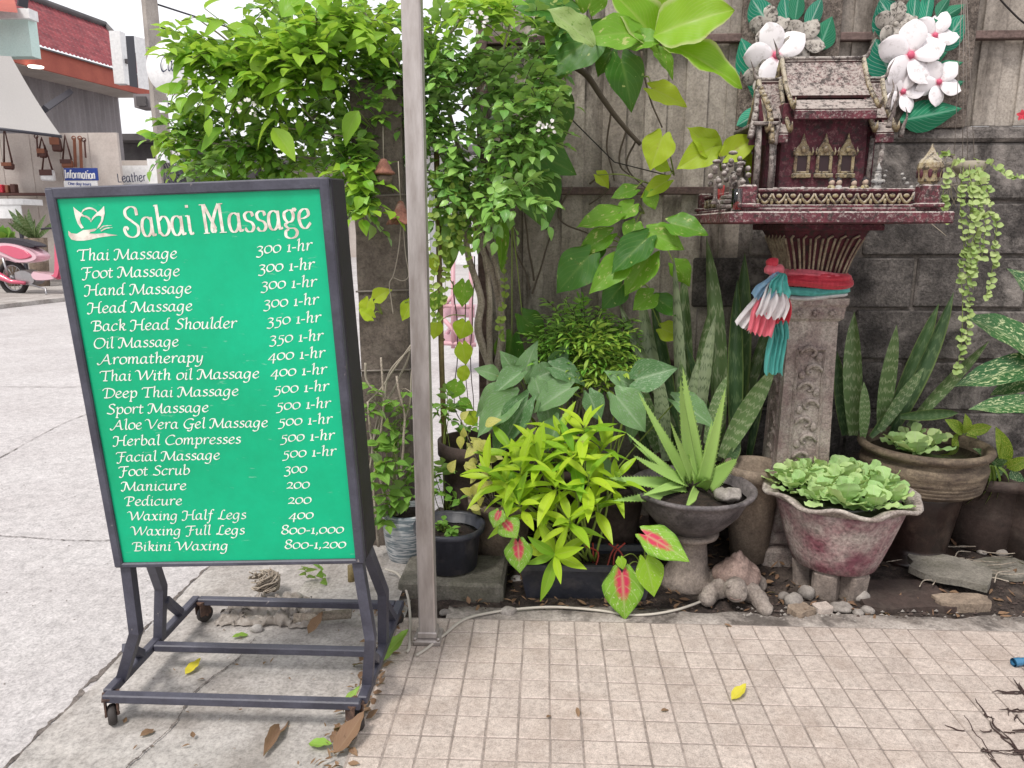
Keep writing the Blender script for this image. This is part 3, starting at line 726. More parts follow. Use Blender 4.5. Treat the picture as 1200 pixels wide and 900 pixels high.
for nm, x0,y0,x1,y1, pr, a0,b0,a1,b1 in rows:   # text sits on the board face (local y = .007), towards the viewer
    for tx, q0, q1, nme in ((nm, (x0,y0), (x1,y1), 'service_lettering'), (pr, (a0,b0), (a1,b1), 'price_lettering')):
        pen = Pen(-.0062, nib=.78, hair=.27)
        pen.text(tx, bd(*q0), bd(*q1), .0225)
        pen.b.v = [(x, .0066-(abs(y)-.0055)*.6, z) for x, y, z in pen.b.v]
        pen.b.obj(nme, M_letter, sb)
tp = Pen(-.0062, nib=.88, ang=0, hair=.24, slant=.0, n=8)
tp.text('Sabai', bd(146.5,277.5), bd(228,274.5), .058, GT); tp.text('Massage', bd(239,273.5), bd(366,266.5), .057, GT)
tp.b.v = [(x, .0066-(abs(y)-.0055)*.6, z) for x, y, z in tp.b.v]
tp.b.obj('title_lettering', M_title, sb)
lp = Pen(-.0062, nib=0, hair=.0, slant=0, n=8)
LX = lambda x, y, h: (bd(40+x/6, 195+y/6)[0], .0066-(abs(h)-.0055)*.6, bd(40+x/6, 195+y/6)[1])
lp.fill([(275,283),(300,305),(332,328),(352,345),(330,352),(322,372),(330,400),(350,432),(332,438),(306,402),(288,350)], LX)
lp.fill([(492,278),(497,330),(484,385),(462,425),(440,441),(452,415),(470,385),(474,352),(456,345),(434,352),(420,365),(400,390),(408,362),(430,336),(465,308)], LX)
lp.stroke([(332,330),(350,306),(388,293),(426,305),(448,330)], True, LX, w=[6,11,13,13,11,6])
lp.stroke([(340,348),(365,352),(388,368),(401,391)], True, LX, w=[10,13,13,5])
lp.fill([(240,452),(262,470),(300,474),(324,460),(345,448),(385,445),(430,437),(440,441),(425,455),(395,462),(388,472),(440,474),(500,468),(520,474),(588,484),(530,490),(455,500),(400,514),(350,522),(300,523),(262,514),(242,485)], LX)
lp.stroke([(462,440),(490,420),(545,415)], True, LX, w=[7,9,6,3])
lp.stroke([(470,455),(505,436),(552,430)], True, LX, w=[8,10,7,3])
lp.b.obj('lotus_hand_logo', M_title, sb)
# stand: four bent legs, base ladder, casters
BX0, BX1, BY0, BY1, BZ = -1.066, -.434, 1.560, 2.035, .080
q = .0122
bar(None, 'front_bar', BX0, BX1, BY0-q, BY0+q, BZ-q, BZ+q*.8); bar(None, 'rear_bar', BX0+q*1.05, BX1-q*1.05, BY1-q, BY1+q, BZ-q, BZ+q*.8)
bar(None, 'middle_bar', BX0+q*1.05, BX1-q*1.05, 1.765, 1.765+2*q, BZ-q*.7, BZ+q)
bar(None, 'side_bar', BX0-q, BX0+q, BY0+q*1.05, BY1+q, BZ-q, BZ+q*.8); bar(None, 'side_bar', BX1-q, BX1+q, BY0+q*1.05, BY1+q, BZ-q, BZ+q*.8)
def leg(pts):
    b = MB(); b.tube(pts, q*1.42, 4, smooth=False, sq=True); return b.obj('leg', M_frame, sign)
def onboard(x, y, z): return SM @ Vector((x, y, z))
for sx, bx, xf, xk, xr in ((-1, BX0, -1.005, -.985, -1.0), (1, BX1, -.455, -.408, -.418)):
    top = onboard(sx*(SW/2-.020), .022, -SH/2+.02)
    leg([top, onboard(sx*(SW/2-.020), .022, -SH/2-.01), Vector((xk-.004, BY0+.035, .235)), Vector((bx-sx*.002, BY0+.075, BZ))])
    top2 = onboard(sx*(SW/2-.022), SD-.02, -SH/2+.02)
    leg([top2, onboard(sx*(SW/2-.022), SD-.01, -SH/2-.02), Vector(((xr+bx)/2, BY1-.235, .245)), Vector((bx-sx*.002, BY1-.215, BZ))])
    for (ya, za, yb, xx) in ((BY0+.045,.185,BY0+.17,(xk+bx)/2), (BY1-.22,.20,BY1-.09,(xr+bx)/2)):
        b = MB(); b.tube([(xx, ya, za), (bx, yb, BZ+.008)], q*1.15, 4, smooth=False, sq=True); b.obj('brace', M_frame, sign)
M_rub = plain('caster_rubber', C(62,56,54), .7); M_rust = stone('rusty_bracket', C(120,92,78), C(82,64,58), 30, .8, .4, .3, 200, rnd=0)
for (x, y, a) in ((BX0+.012, BY0+.005, .5), (BX1-.02, BY0+.005, .9), (BX0+.02, BY1, 2.6), (BX1-.02, BY1, 2.2)):
    cst = inst('caster', None, sign)
    b = MB(); b.box(-.019,.019,-.019,.019,.070,.0745); b.box(-.015,-.011,-.02,.014,.028,.070); b.box(.011,.015,-.02,.014,.028,.070)
    me = b.mesh('caster'); me.materials.append(M_rust); bpy.data.objects.remove(cst)
    cst = inst('caster', me, sign, None, T(x, y, 0.006) @ Rz(a))
    b = MB(); b.lathe([(.006,-.009),(.022,-.009),(.0255,-.005),(.0255,.005),(.022,.009),(.006,.009)], 20)
    b.obj('wheel', M_rub, cst, None, T(0,-.008,.0262) @ Ry(pi/2))
    b = MB(); b.lathe([(.0001,-.0165),(.004,-.0165),(.004,.0165),(.0001,.0165)], 8); b.obj('axle', M_rust, cst, None, T(0,-.008,.0262) @ Ry(pi/2))
# ============================================================ SPIRIT HOUSE
def weathered(name, ca, cb, top=C(206,198,190), amt=.9, scale=16, rough=.75):
    """paint with pale lichen that has settled on surfaces that look upwards"""
    m, n, l, p = newmat(name)
    g = n.new('ShaderNodeNewGeometry'); P = g.outputs['Position']
    base = mixc(n, l, ramp(n, l, noise_n(n, l, P, scale), [(.35,0.0),(.65,1.0)]), ca, cb)
    sx = n.new('ShaderNodeSeparateXYZ'); l.new(g.outputs['Normal'], sx.inputs[0])
    k = noise_n(n, l, P, scale*5, 7, .75)
    up = math1(n, l, 'MULTIPLY_ADD', sx.outputs[2], .42, math1(n, l, 'MULTIPLY_ADD', k, 1.7, -.85))
    up = ramp(n, l, up, [(.02, 0.0), (.30, 1.0)])
    base = mixc(n, l, math1(n, l, 'MULTIPLY', up, amt), base, top)
    k2 = noise_n(n, l, P, 55, 5, .8)
    base = mixc(n, l, ramp(n, l, k2, [(.51, 0.0), (.58, .85)]), base, C(58,50,48))
    l.new(base, p.inputs['Base Color']); p.inputs['Roughness'].default_value = rough; p.inputs['Specular IOR Level'].default_value = .35
    b = n.new('ShaderNodeBump'); b.inputs['Strength'].default_value = .6; b.inputs['Distance'].default_value = .003
    l.new(math1(n, l, 'ADD', k, k2), b.inputs['Height']); l.new(b.outputs[0], p.inputs['Normal'])
    return m
M_maroon = weathered('maroon_paint', C(124,62,72), C(88,46,54), amt=.85)
M_maroon_wall = weathered('maroon_wall', C(104,46,58), C(72,32,42), C(150,112,112), amt=.7)
M_roof = weathered('roof_lichen', C(112,66,68), C(88,68,66), C(198,188,180), amt=.8, scale=26)
M_gold = weathered('old_gold_paint', C(178,162,122), C(128,106,84), C(210,202,188), amt=.6, scale=40)
M_grey = weathered('grey_weathered', C(150,138,132), C(110,96,92), C(205,198,190), amt=.7)
M_pillar = stone('pillar_stone', C(196,184,174), C(156,138,132), 14, .85, .9, .45, 150, C(118,82,86), 9, .6, rnd=0, bdist=.005)
M_ribs = stone('capital_ribs', C(190,176,150), C(140,118,100), 30, .8, .6, .35, 160, C(80,50,50), 20, .6, rnd=0)

PY = 2.62; PX = at(947, 345, PY).x
sh = thing('spirit_house', 'maroon and gold spirit house with tiered roof on a carved stone pedestal', 'shrine', (PX, PY, 0))
def L(p): return Vector((p.x-PX, p.y-PY, p.z))
def sbox(name, x0,x1,y0,y1,z0,z1, mat, bev=.002, parent=None, M=None):
    b = MB(); b.box(x0,x1,y0,y1,z0,z1, bev=bev); return b.obj(name, mat, parent or sh, None, M)
# pedestal
b = MB(); b.box(-.135,.135,-.125,.125,-.02,.075, bev=.012); b.rough(.004, 12); b.obj('pedestal_base', M_pillar, sh)
b = MB(); b.box(-.105,.105,-.10,.10,.077,.125, bev=.012); b.rough(.003, 14, 2); b.obj('pedestal_moulding', M_pillar, sh)
w0, w1, zb, zt = .094, .083, .127, .905
b = MB(); secs = [(w0, zb), (w0, .20), (w1, .80), (w1*.99, .885), (w1*1.14, .897), (w1*1.18, .935), (w1*1.26, .945), (w1*1.26, .965)]
for w, z in secs:
    for sx, sy in ((-1,-1),(1,-1),(1,1),(-1,1)): b.v.append((sx*w, sy*w*.92, z))
k = len(secs); b.f = [(i*4+j, i*4+(j+1)%4, (i+1)*4+(j+1)%4, (i+1)*4+j) for i in range(k-1) for j in range(4)] + [(3,2,1,0), (k*4-4,k*4-3,k*4-2,k*4-1)]
b.sm = [False]*len(b.f); b.uv = [(0,0)]*len(b.v); b.mi = [0]*len(b.f); shaft = b.obj('pedestal_shaft', M_pillar, sh)
for face in (0, 1):   # front and left faces carry a raised panel frame with scrolls
    for f2 in ((-.055, -.068), (-.052, .068)) if False else ((0, 0),):
        yf = -(w0+w1)/2*.92-.003
        R0 = Rz(-pi/2*face)
        b = MB()
        for sgn in (-1, 1):
            b.tube([R0 @ Vector((sgn*.050, -w0*.92-.002, .23)), R0 @ Vector((sgn*.045, -w1*.92-.003, .79))], .006, 4, smooth=False)
        for z, ww in ((.79,.045), (.23,.050)): b.tube([R0 @ Vector((-ww, yf-.0, z)), R0 @ Vector((ww, yf, z))], .006, 4, smooth=False)
        o = b.obj('panel_frame', M_pillar, shaft)
        z = .26; kk = 0
        while z < .77:
            s_ = 1 if kk % 2 else -1
            b = MB(); pts = []
            for i in range(13):
                a = i/12*4.6; r = .034*(1-i/15)
                pts.append(R0 @ Vector((s_*(.004+r*cos(a)), yf-.002-.002*sin(a), z+.02+r*sin(a)*.9)))
            b.tube(pts, [.0035+.004*(1-abs(i-5)/8) if i < 13 else .003 for i in range(13)], 6)
            b.ball(R0 @ Vector((s_*.018, yf, z+.035)), (.013,.006,.010), 8, 5); b.ball(R0 @ Vector((-s_*.026, yf, z+.008)), (.012,.006,.016), 8, 5)
            b.obj('scroll', M_pillar, shaft, 'stuff'); z += .062; kk += 1
for x in (-.055, 0, .055):
    b = MB(); b.ball((x, -w1*1.18*.92-.002, .916), (.013,.006,.011), 10, 6)
    for q in range(5): b.ball((x+.009*cos(q*1.257), -w1*1.18*.92-.006, .916+.009*sin(q*1.257)), .005, 6, 4)
    b.obj('rosette', M_pillar, sh, 'stuff')
# neck and flared capital
def csec(z): 
    t = (z-.985)/(1.19-.985); t = max(0, min(1, t)); return .080+.056*t**1.8
b = MB(); secs = [.94, .985, 1.02, 1.06, 1.10, 1.13, 1.155, 1.175, 1.188]
for z in secs:
    w = csec(z)
    for sx, sy in ((-1,-1),(1,-1),(1,1),(-1,1)): b.v.append((sx*w, sy*w*.95, z))
k = len(secs); b.f = [(i*4+j, i*4+(j+1)%4, (i+1)*4+(j+1)%4, (i+1)*4+j) for i in range(k-1) for j in range(4)]
b.sm = [True]*len(b.f); b.uv = [(0,0)]*len(b.v); b.mi = [0]*len(b.f); cap_o = b.obj('capital', M_maroon_wall, sh)
for face in range(4):
    for q in range(6):
        fr = -1+2*(q+.5)/6
        for dd in (-.095, .095):
            pts = []
            for z in [1.0,1.03,1.06,1.09,1.12,1.145,1.162]:
                w = csec(z); pts.append(Rz(pi/2*face) @ Vector(((fr+dd)*w*.97, -w*(.95 if face%2==0 else 1)-.004, z)))
            top = Rz(pi/2*face) @ Vector((fr*csec(1.17), -csec(1.17)*.96-.005, 1.172))
            if dd < 0: pts.append(top)
            b = MB(); b.tube(pts, .0042, 5); b.obj('rib', M_ribs, cap_o)
# platform
pxl, pxr = at(855,255,2.2).x-PX, at(1119,255,2.2).x-PX
PF, PB = 2.20-PY, 2.86-PY
pxl2 = pxl
sbox('platform_slab', pxl, pxr, PF, PB, 1.209, 1.243, M_maroon, .004)
sbox('platform_underside', csec(1.188)*-1-.02, csec(1.188)+.02, -.19, .19, 1.1885, 1.2085, M_maroon_wall, .003)
sbox('platform_step', pxl+.03, pxr-.03, PF+.02, PB-.02, 1.2435, 1.2535, M_maroon, .002); sbox('platform_floor', pxl+.075, pxr-.075, PF+.055, PB-.06, 1.2537, 1.2655, M_maroon_wall, .002)
def balus(x0, y0, x1, y1, n, name='balustrade'):
    d = Vector((x1-x0, y1-y0, 0)); Ld = d.length; a = atan2(d.y, d.x); M = T(x0, y0, 1.2535) @ Rz(a)
    b = MB(); b.box(0, Ld, -.007, .007, .045, .054, bev=.002); b.box(0, Ld, -.008, .008, 0.0003, .009, bev=.002); o = b.obj(name, M_maroon, sh, None, M)
    b = MB(); b.box(0.002, Ld-.002, .0035, .0065, .009, .045); b.obj('backing', M_maroon_wall, o)
    for i in range(n):
        xc = (i+.5)*Ld/n; w = Ld/n*.5
        b = MB(); b.tube([(xc-w*.95, -.003, .040), (xc-w*.7,-.003,.026), (xc-w*.3,-.004,.017), (xc,-.004,.013), (xc+w*.3,-.004,.017), (xc+w*.7,-.003,.026), (xc+w*.95,-.003,.040)], [.0025,.004,.0045,.0045,.0045,.004,.0025], 6)
        b.obj('scallop', M_gold, o)
        b = MB(); b.ball((xc, -.002, .034), (w*.45,.004,.006), 8, 5); b.ball((xc-w, -.003, .017), (w*.25,.004,.009), 8, 5); b.obj('boss', M_gold, o, 'stuff')
    return o
bx0, bx1, by0, by1 = pxl+.055, pxr-.055, PF+.035, PB-.035
balus(bx0+.03, by0, bx1-.05, by0, 11)
balus(bx0, by1-.02, bx0, by0+.02, 9); balus(bx1, by0+.02, bx1, by1-.02, 9)
for (x, y, w) in ((bx0, by0, .032), (bx1-.012, by0, .036), (bx0, by1, .03), (bx1, by1, .03)):
    sbox('corner_post', x-w*.7, x+w*.7, y-w*.7, y+w*.7, 1.2536, 1.318, M_maroon, .005)
    sbox('post_plinth', x-w, x+w, y-w, y+w, 1.2537, 1.266, M_maroon, .003)
# little lantern on the front right post
lan = MB(); lx, ly = bx1-.012, by0
lan.lathe([(.024,0),(.024,.004),(.030,.008),(.031,.030),(.036,.045),(.034,.058),(.027,.068),(.020,.074),(.013,.084),(.007,.095),(.003,.106),(.0001,.112)], 8, smooth=False)
lo = lan.obj('lantern', M_gold, sh, None, T(lx, ly, 1.3185))
for q in range(8):
    b = MB(); b.ball((0,0,0), (.006,.003,.014), 8, 6); b.obj('niche', M_maroon_wall, lo, None, Rz(q*pi/4+pi/8) @ T(.0305,0,.030) @ Rz(pi/2))
# house body
HY = 2.47-PY; hx = at(962, 200, 2.40).x-PX; hz = 1.2656
sbox('house_base', hx-.175, hx+.165, HY-.135, HY+.19, hz, hz+.030, M_maroon_wall, .003)
sbox('house_step', hx-.155, hx+.145, HY-.115, HY+.17, hz+.0305, hz+.052, M_maroon, .003)
bw = .128; bz0 = hz+.0525; bz1 = 1.565
sbox('house_wall', hx-bw, hx+bw, HY-.075, HY+.13, bz0, bz1, M_maroon_wall, .002)
sbox('side_wing', hx-bw-.036, hx-bw-.0005, HY-.05, HY+.11, bz0, 1.50, M_maroon_wall, .002); sbox('side_wing', hx+bw+.0005, hx+bw+.036, HY-.05, HY+.11, bz0, 1.50, M_maroon_wall, .002)
M_pane = plain('dark_opening', C(52,26,30), .6)
for q in (-1, 0, 1):
    wx = hx+.004+q*.0665; wy = HY-.0755
    wn_ = MB(); wn_.box(wx-.024, wx-.015, wy-.008, wy, 1.360, 1.412, bev=.002); wn_.box(wx+.015, wx+.024, wy-.008, wy, 1.360, 1.412, bev=.002)
    wn_.box(wx-.0285, wx+.0285, wy-.011, wy, 1.346, 1.3595, bev=.002); wn_.box(wx-.0145, wx+.0145, wy-.009, wy, 1.360, 1.366, bev=.001)
    w = wn_.obj('window', M_gold, sh, 'stuff')
    b = MB(); b.box(wx-.0148, wx+.0148, wy-.003, wy-.0005, 1.366, 1.412); b.obj('pane', M_pane, w)
    ped = [(-.028,0),(.028,0),(.024,.012),(.017,.024),(.009,.036),(.004,.050),(0,.064),(-.004,.050),(-.009,.036),(-.017,.024),(-.024,.012)]
    b = MB(); b.prism(ped, T(wx, wy-.010, 1.4125) @ Rx(pi/2) @ T(0,0,-.010), .008); b.rough(.001, 60, q); b.obj('pediment', M_gold, w)
    b = MB()
    for e in (-1, 1): b.tube([(wx+e*.026, wy-.012, 1.4125), (wx+e*.029, wy-.012, 1.424), (wx+e*.026, wy-.012, 1.436)], [.003,.003,.0008], 5)
    b.ball((wx, wy-.013, 1.429), (.008,.004,.010), 8, 5); b.obj('finials', M_gold, w, 'stuff')
# posts of the porch
for (x, y, r, top) in ((-.205,-.10,.010,1.50), (-.185,-.02,.009,1.50), (-.165,-.11,.008,1.48), (-.150,-.085,.006,1.46), (.165,-.10,.008,1.47), (.150,-.06,.007,1.47), (.185,.08,.008,1.47), (-.19,.13,.008,1.5)):
    b = MB(); z0 = hz+.001 if abs(x) > .17 else hz+.0525-.0215
    b.tube([(hx+x, HY+y, hz), (hx+x*.985, HY+y, (hz+top)/2), (hx+x, HY+y, top)], [r*1.1, r*.95, r], 8); b.ball((hx+x, HY+y, hz+.012), (r*1.7,r*1.7,.012), 8, 6); b.obj('porch_post', M_grey, sh, 'stuff')
# roofs: tiers with the ridge running left-right
def tier(x0, x1, zr, ze, dep, th=.010, gold=True, horn=True):
    """front and back slopes (concave, two steps) between x0 and x1, ridge zr, eaves ze, half depth dep"""
    prof = [(0, zr), (dep*.38, zr-(zr-ze)*.52), (dep*.62, zr-(zr-ze)*.72), (dep*.64, zr-(zr-ze)*.80), (dep, ze)]
    o = None
    for sy in (-1, 1):
        for a, bb in ((0, 2), (3, 4)):
            ps = prof[a:bb+1]; b = MB()
            for i in range(len(ps)-1):
                (ya, za), (yb, zb_) = ps[i], ps[i+1]
                for x in (x0, x1): pass
                v = [(x0, sy*ya, za), (x1, sy*ya, za), (x1, sy*yb, zb_), (x0, sy*yb, zb_)]
                d = Vector((0, zb_-za, -(yb-ya))).normalized()*th; d = Vector((0, sy*abs(d.y)*-1, -abs(d.z)))
                v2 = [tuple(Vector(p)+d) for p in v]
                vs = [(p[0], p[1]+HY+.02, p[2]) for p in v+v2]
                b.add(vs, [(0,1,2,3) if sy < 0 else (3,2,1,0), (7,6,5,4), (0,4,5,1), (1,5,6,2), (2,6,7,3), (3,7,4,0)])
            oo = b.obj('roof_slope', M_roof, sh)
            o = o or oo
        # fascia under the eave
        b = MB(); ye = sy*(dep+.003)+HY+.02; b.box(x0+.001, x1-.001, min(ye, ye-sy*.010), max(ye, ye-sy*.010), ze-.030, ze-.004, bev=.002); b.obj('eave_board', M_maroon, sh)
    b = MB(); b.tube([(x0-.004, HY+.02, zr+.003), (x1+.004, HY+.02, zr+.003)], .007, 6); b.obj('ridge_cap', M_grey, sh)
    for xe, sx in ((x0, -1), (x1, 1)):
        for sy in (-1, 1):
            pts = [(xe+sx*.004, HY+.02+sy*y, z+.004) for y, z in prof]
            b = MB(); b.tube([pts[0], pts[1], pts[2], pts[4]], [.008,.0075,.0075,.007], 6)
            S_ = spline([pts[0], pts[1], pts[2], pts[4]], 7)
            for i, p in enumerate(S_[1:-1]): b.add([tuple(p+Vector((-.005,0,-.002))), tuple(p+Vector((.005,0,-.002))), tuple(p+Vector((0,-sy*.002,.016)))], [(0,1,2),(2,1,0)])
            b.tube([pts[4], (pts[4][0], pts[4][1]+sy*.012, pts[4][2]+.006), (pts[4][0], pts[4][1]+sy*.016, pts[4][2]+.026)], [.007,.005,.001], 6)
            b.obj('gable_edge', M_gold if gold else M_grey, sh, 'stuff')
        b = MB(); gp = [(y, z-.012) for y, z in prof]; poly = [(-y, z) for y, z in gp[::-1]] + gp[1:]
        b.prism(poly, Matrix(((0,0,1,xe-sx*.014-.003),(1,0,0,HY+.02),(0,1,0,0),(0,0,0,1))), .005); b.obj('gable_wall', M_maroon_wall, sh)
        if horn:
            b = MB(); b.tube(spline([(xe, HY+.02, zr+.002), (xe+sx*.016, HY+.02, zr+.012), (xe+sx*.022, HY+.018, zr+.032), (xe+sx*.036, HY+.015, zr+.062)], 5), [.009-.0085*i/15 for i in range(16)], 6); b.obj('horn_finial', M_grey, sh)
zr0 = at(965, 70, 2.49).z; 
tier(hx-.112, hx+.128, zr0, zr0-.165, .150)
tier(hx-.178, hx-.120, zr0-.060, zr0-.230, .135)
tier(hx+.136, hx+.190, zr0-.060, zr0-.230, .135)
# porch gable on the left, its front pediment pillar and horns
b = MB(); pts = spline([(hx-.20, HY-.05, zr0-.10), (hx-.212, HY-.08, zr0-.17), (hx-.232, HY-.115, zr0-.245)], 6); b.tube(pts, .010, 6)
for p in pts[::2]: b.ball(p+Vector((0,-.006,.004)), .008, 6, 4)
b.obj('porch_bargeboard', M_grey, sh, 'stuff')
b = MB(); pts = spline([(hx-.195, HY-.06, zr0-.10), (hx-.176, HY-.10, zr0-.17), (hx-.170, HY-.125, zr0-.26)], 6); b.tube(pts, .009, 6)
for p in pts[::2]: b.ball(p+Vector((0,-.006,.004)), .007, 6, 4)
b.obj('porch_bargeboard', M_gold, sh, 'stuff')
b = MB(); b.prism([(-.03,0),(.022,0),(.014,.06),(-.002,.14),(-.016,.07)], T(hx-.198, HY-.075, zr0-.262) @ Rx(pi/2), .006); b.obj('porch_pediment', M_maroon_wall, sh)
b = MB(); b.box(hx-.225, hx-.15, HY-.12, HY+.13, 1.497, 1.507, bev=.002); b.obj('porch_beam', M_grey, sh)
for (x, y, z, s_) in ((.182,-.07,zr0-.13,1), (.206,-.05,zr0-.15,1.1), (-.16,-.12,zr0-.235,1), (.212,-.11,zr0-.215,1), (.165,-.13,zr0-.19,.9)):
    b = MB(); b.tube(spline([(hx+x, HY+y, z-.03), (hx+x+.004, HY+y, z), (hx+x+.010, HY+y-.004, z+.03*s_), (hx+x+.002, HY+y-.006, z+.055*s_)], 4), [.008-.0075*i/12 for i in range(13)], 6); b.obj('horn_finial', M_grey, sh)

# figurines and offerings standing on the platform
M_figw = weathered('figurine_white', C(200,196,190), C(150,150,150), amt=.5, scale=60)
M_figy = weathered('figurine_yellow', C(205,190,130), C(160,140,100), amt=.4, scale=60)
M_hair = plain('figurine_hair', C(40,34,36), .7)
M_skin = plain('figurine_skin', C(205,180,160), .7)
fz = 1.266
def figure(px, cloth, lab, y=2.285, s=1.0):
    p = at(px, 243, y); o = thing('servant_figurine', lab, 'figurine', (p.x, y, fz), 'kneeling servant figurines')
    V, F_ = blob([(0,0,.010*s,.020*s,1.2,1,.6),(0,.002*s,.028*s,.016*s,1.1,.8,1),(0,0,.044*s,.014*s),(-.012*s,-.006*s,.034*s,.008*s),(.012*s,-.006*s,.034*s,.008*s),(0,-.012*s,.040*s,.007*s)], .0032)
    b = MB(); b.add(V, F_, True); b.obj('body', cloth, o)
    b = MB(); b.ball((0,-.001,.061*s), (.0085*s,.0085*s,.0105*s), 10, 8); b.obj('head', M_skin, o)
    b = MB(); b.ball((0,.0015,.065*s), (.0096*s,.0096*s,.0095*s), 10, 8); b.ball((0,.006,.073*s), .004*s, 8, 6); b.obj('hair', M_hair, o)
figure(972, M_figy, 'leftmost yellow kneeling servant figurine behind the balustrade')
figure(980.5, M_figw, 'white kneeling servant figurine second from the left behind the balustrade')
figure(998, M_figy, 'yellow kneeling servant figurine third from the left behind the balustrade', s=.97)
figure(1011, M_figy, 'rightmost kneeling servant figurine behind the balustrade', s=1.02)
p = at(942, 243, 2.29); o = thing('animal_figurine', 'small white lying animal figurine behind the balustrade in front of the house', 'figurine', (p.x, 2.30, fz))
V, F_ = blob([(0,0,.022,.026,1.5,.8,.9),(.026,0,.024,.022),(-.028,0,.026,.016),(-.040,0,.036,.013),(-.048,-.002,.034,.009),(.040,0,.018,.012),(-.018,-.014,.012,.010),(.018,-.014,.012,.010),(-.005,0,.044,.009)], .004)
b = MB(); b.add(V, F_, True); b.obj('body', M_figw, o)
p = at(1009, 215, 2.36); o = thing('guardian_figurine', 'small white guardian figurine standing at the right corner of the house', 'figurine', (hx+PX+.150, 2.345, hz+.031))
V, F_ = blob([(0,0,.012,.018,1,.8,1.2),(0,0,.034,.016),(0,0,.052,.013),(.014,-.004,.036,.009),(-.014,-.004,.036,.009),(.018,-.004,.052,.007),(.020,-.004,.066,.006)], .0034)
b = MB(); b.add(V, F_, True); b.ball((0,0,.064), .009, 8, 6); b.lathe([(.010,.068),(.008,.075),(.004,.083),(.0005,.092)], 8); b.obj('body', M_figw, o, 'stuff')
# dancing figures and posies on the left corner
for i, (px, sc_, lab) in enumerate(((838, 1.0, 'left offering posy of clustered grey flowers on the shrine corner'), (856, 1.25, 'middle and tallest offering posy on the shrine corner'), (866, .95, 'right offering posy on the shrine corner beside the porch posts'))):
    yy = 2.30+.05*(i % 2); p = at(px, 232, yy)
    o = thing('offering_posy', lab, 'ornament', (p.x, yy, fz+.0), 'offering posies'); 
    b = MB(); b.lathe([(.014,0),(.011,.006),(.006,.02),(.006,.055),(.010,.062*sc_+.01)], 10); 
    b.obj('stem', M_grey, o)
    for q in range(9):
        a = q*2.4; r = .012+.006*(q % 3); b = MB(); b.ball((r*cos(a), r*sin(a), (.052+.007*q)*sc_), .0085, 8, 6); b.rough(.0015, 120, q); b.obj('blossom', M_grey, o)
    b = MB(); b.lathe([(.002,0),(.013,.003),(.014,.008),(.008,.012),(.0005,.013)], 10); b.obj('top_blossom', M_grey, o, None, T(0,0,.116*sc_))
M_glassred, n_, l_, p_ = newmat('red_drink'); p_.inputs['Base Color'].default_value = C(190,8,22); p_.inputs['Roughness'].default_value = .08; p_.inputs['Coat Weight'].default_value = 1
M_glass, n_, l_, p_ = newmat('clear_glass'); p_.inputs['Base Color'].default_value = (.95,.97,.97,1); p_.inputs['Roughness'].default_value = .03; p_.inputs['Transmission Weight'].default_value = 1
p = at(848, 240, 2.26); gx = p.x
o = thing('drink_glass', 'small glass of bright red drink offered at the left corner of the shrine', 'glass', (pxl+PX+.025, 2.225, 1.2445))
b = MB(); b.lathe([(.0155,0),(.017,.062),(.0163,.062),(.0148,.003),(.0001,.003)], 20); b.obj('tumbler', M_glass, o)
b = MB(); b.lathe([(.0001,.0035),(.0145,.0035),(.0158,.046),(.0001,.046)], 20); b.obj('drink', M_glassred, o)
b = MB()
for k in range(3): b.box(-.03, .03, -.028, .028, .014*k, .014*k+.012, M=Rz(.1*k-.1)@T(.002*k,0,0), bev=.003)
o = thing('offering_stack', 'weathered stack of grey offering plates at the left end of the shrine platform', 'ornament', (pxl+PX+.035, 2.34, 1.2540)); b.rough(.002, 40); b.obj('plates', M_grey, o, 'stuff')
p = at(826, 215, 2.5)
for k in range(3):
    pass
o = thing('incense_cup', 'tiny cup of burnt red incense sticks at the left of the platform', 'ornament', (pxl+PX+.03, 2.46, 1.2540))
b = MB(); b.lathe([(.012,0),(.016,.03),(.014,.03),(.010,.004)], 14); b.obj('cup', M_grey, o)
M_inc = plain('incense_red', C(190,50,50), .8)
for k in range(5):
    a = k*1.3; b = MB(); b.tube([(.006*cos(a),.006*sin(a),.005),(.010*cos(a),.010*sin(a),.075)], .0011, 5); b.obj('stick', M_inc, o)
# dancer figurine reaching out near the right lantern
o = thing('dancer_figurine', 'small reclining dancer figurine with a raised arm beside the corner lantern', 'figurine', (at(1075,240,2.29).x, 2.30, fz))
V, F_ = blob([(0,0,.020,.020,1.2,.8,1),(.006,0,.045,.016),(.010,0,.062,.011),(-.018,0,.046,.009),(-.032,0,.058,.008),(-.042,0,.072,.007),(-.048,0,.084,.007),(.02,0,.05,.010)], .0034)
b = MB(); b.add(V, F_, True); b.obj('body', M_figw, o)

# ============================================================ RIBBONS
def cloth(name, c, c2=None, rough=.55):
    m, n, l, p = newmat(name); g = n.new('ShaderNodeNewGeometry')
    mp = n.new('ShaderNodeMapping'); mp.inputs['Scale'].default_value = (6,6,1); l.new(g.outputs['Position'], mp.inputs[0])
    k = noise_n(n, l, mp.outputs[0], 14, 5); c2 = c2 or tuple(min(1, x*1.5+.03) for x in c[:3])+(1,)
    l.new(mixc(n, l, ramp(n, l, k, [(.35,0.0),(.7,1.0)]), c, c2), p.inputs['Base Color']); p.inputs['Roughness'].default_value = rough
    b = n.new('ShaderNodeBump'); b.inputs['Strength'].default_value = .7; b.inputs['Distance'].default_value = .003; l.new(k, b.inputs['Height']); l.new(b.outputs[0], p.inputs['Normal'])
    p.inputs['Sheen Weight'].default_value = .3
    tr = n.new('ShaderNodeBsdfTranslucent'); tr.inputs[0].default_value = c2; ms = n.new('ShaderNodeMixShader'); ms.inputs[0].default_value = .25
    l.new(p.outputs[0], ms.inputs[1]); l.new(tr.outputs[0], ms.inputs[2]); l.new(ms.outputs[0], n['Material Output'].inputs[0]); return m
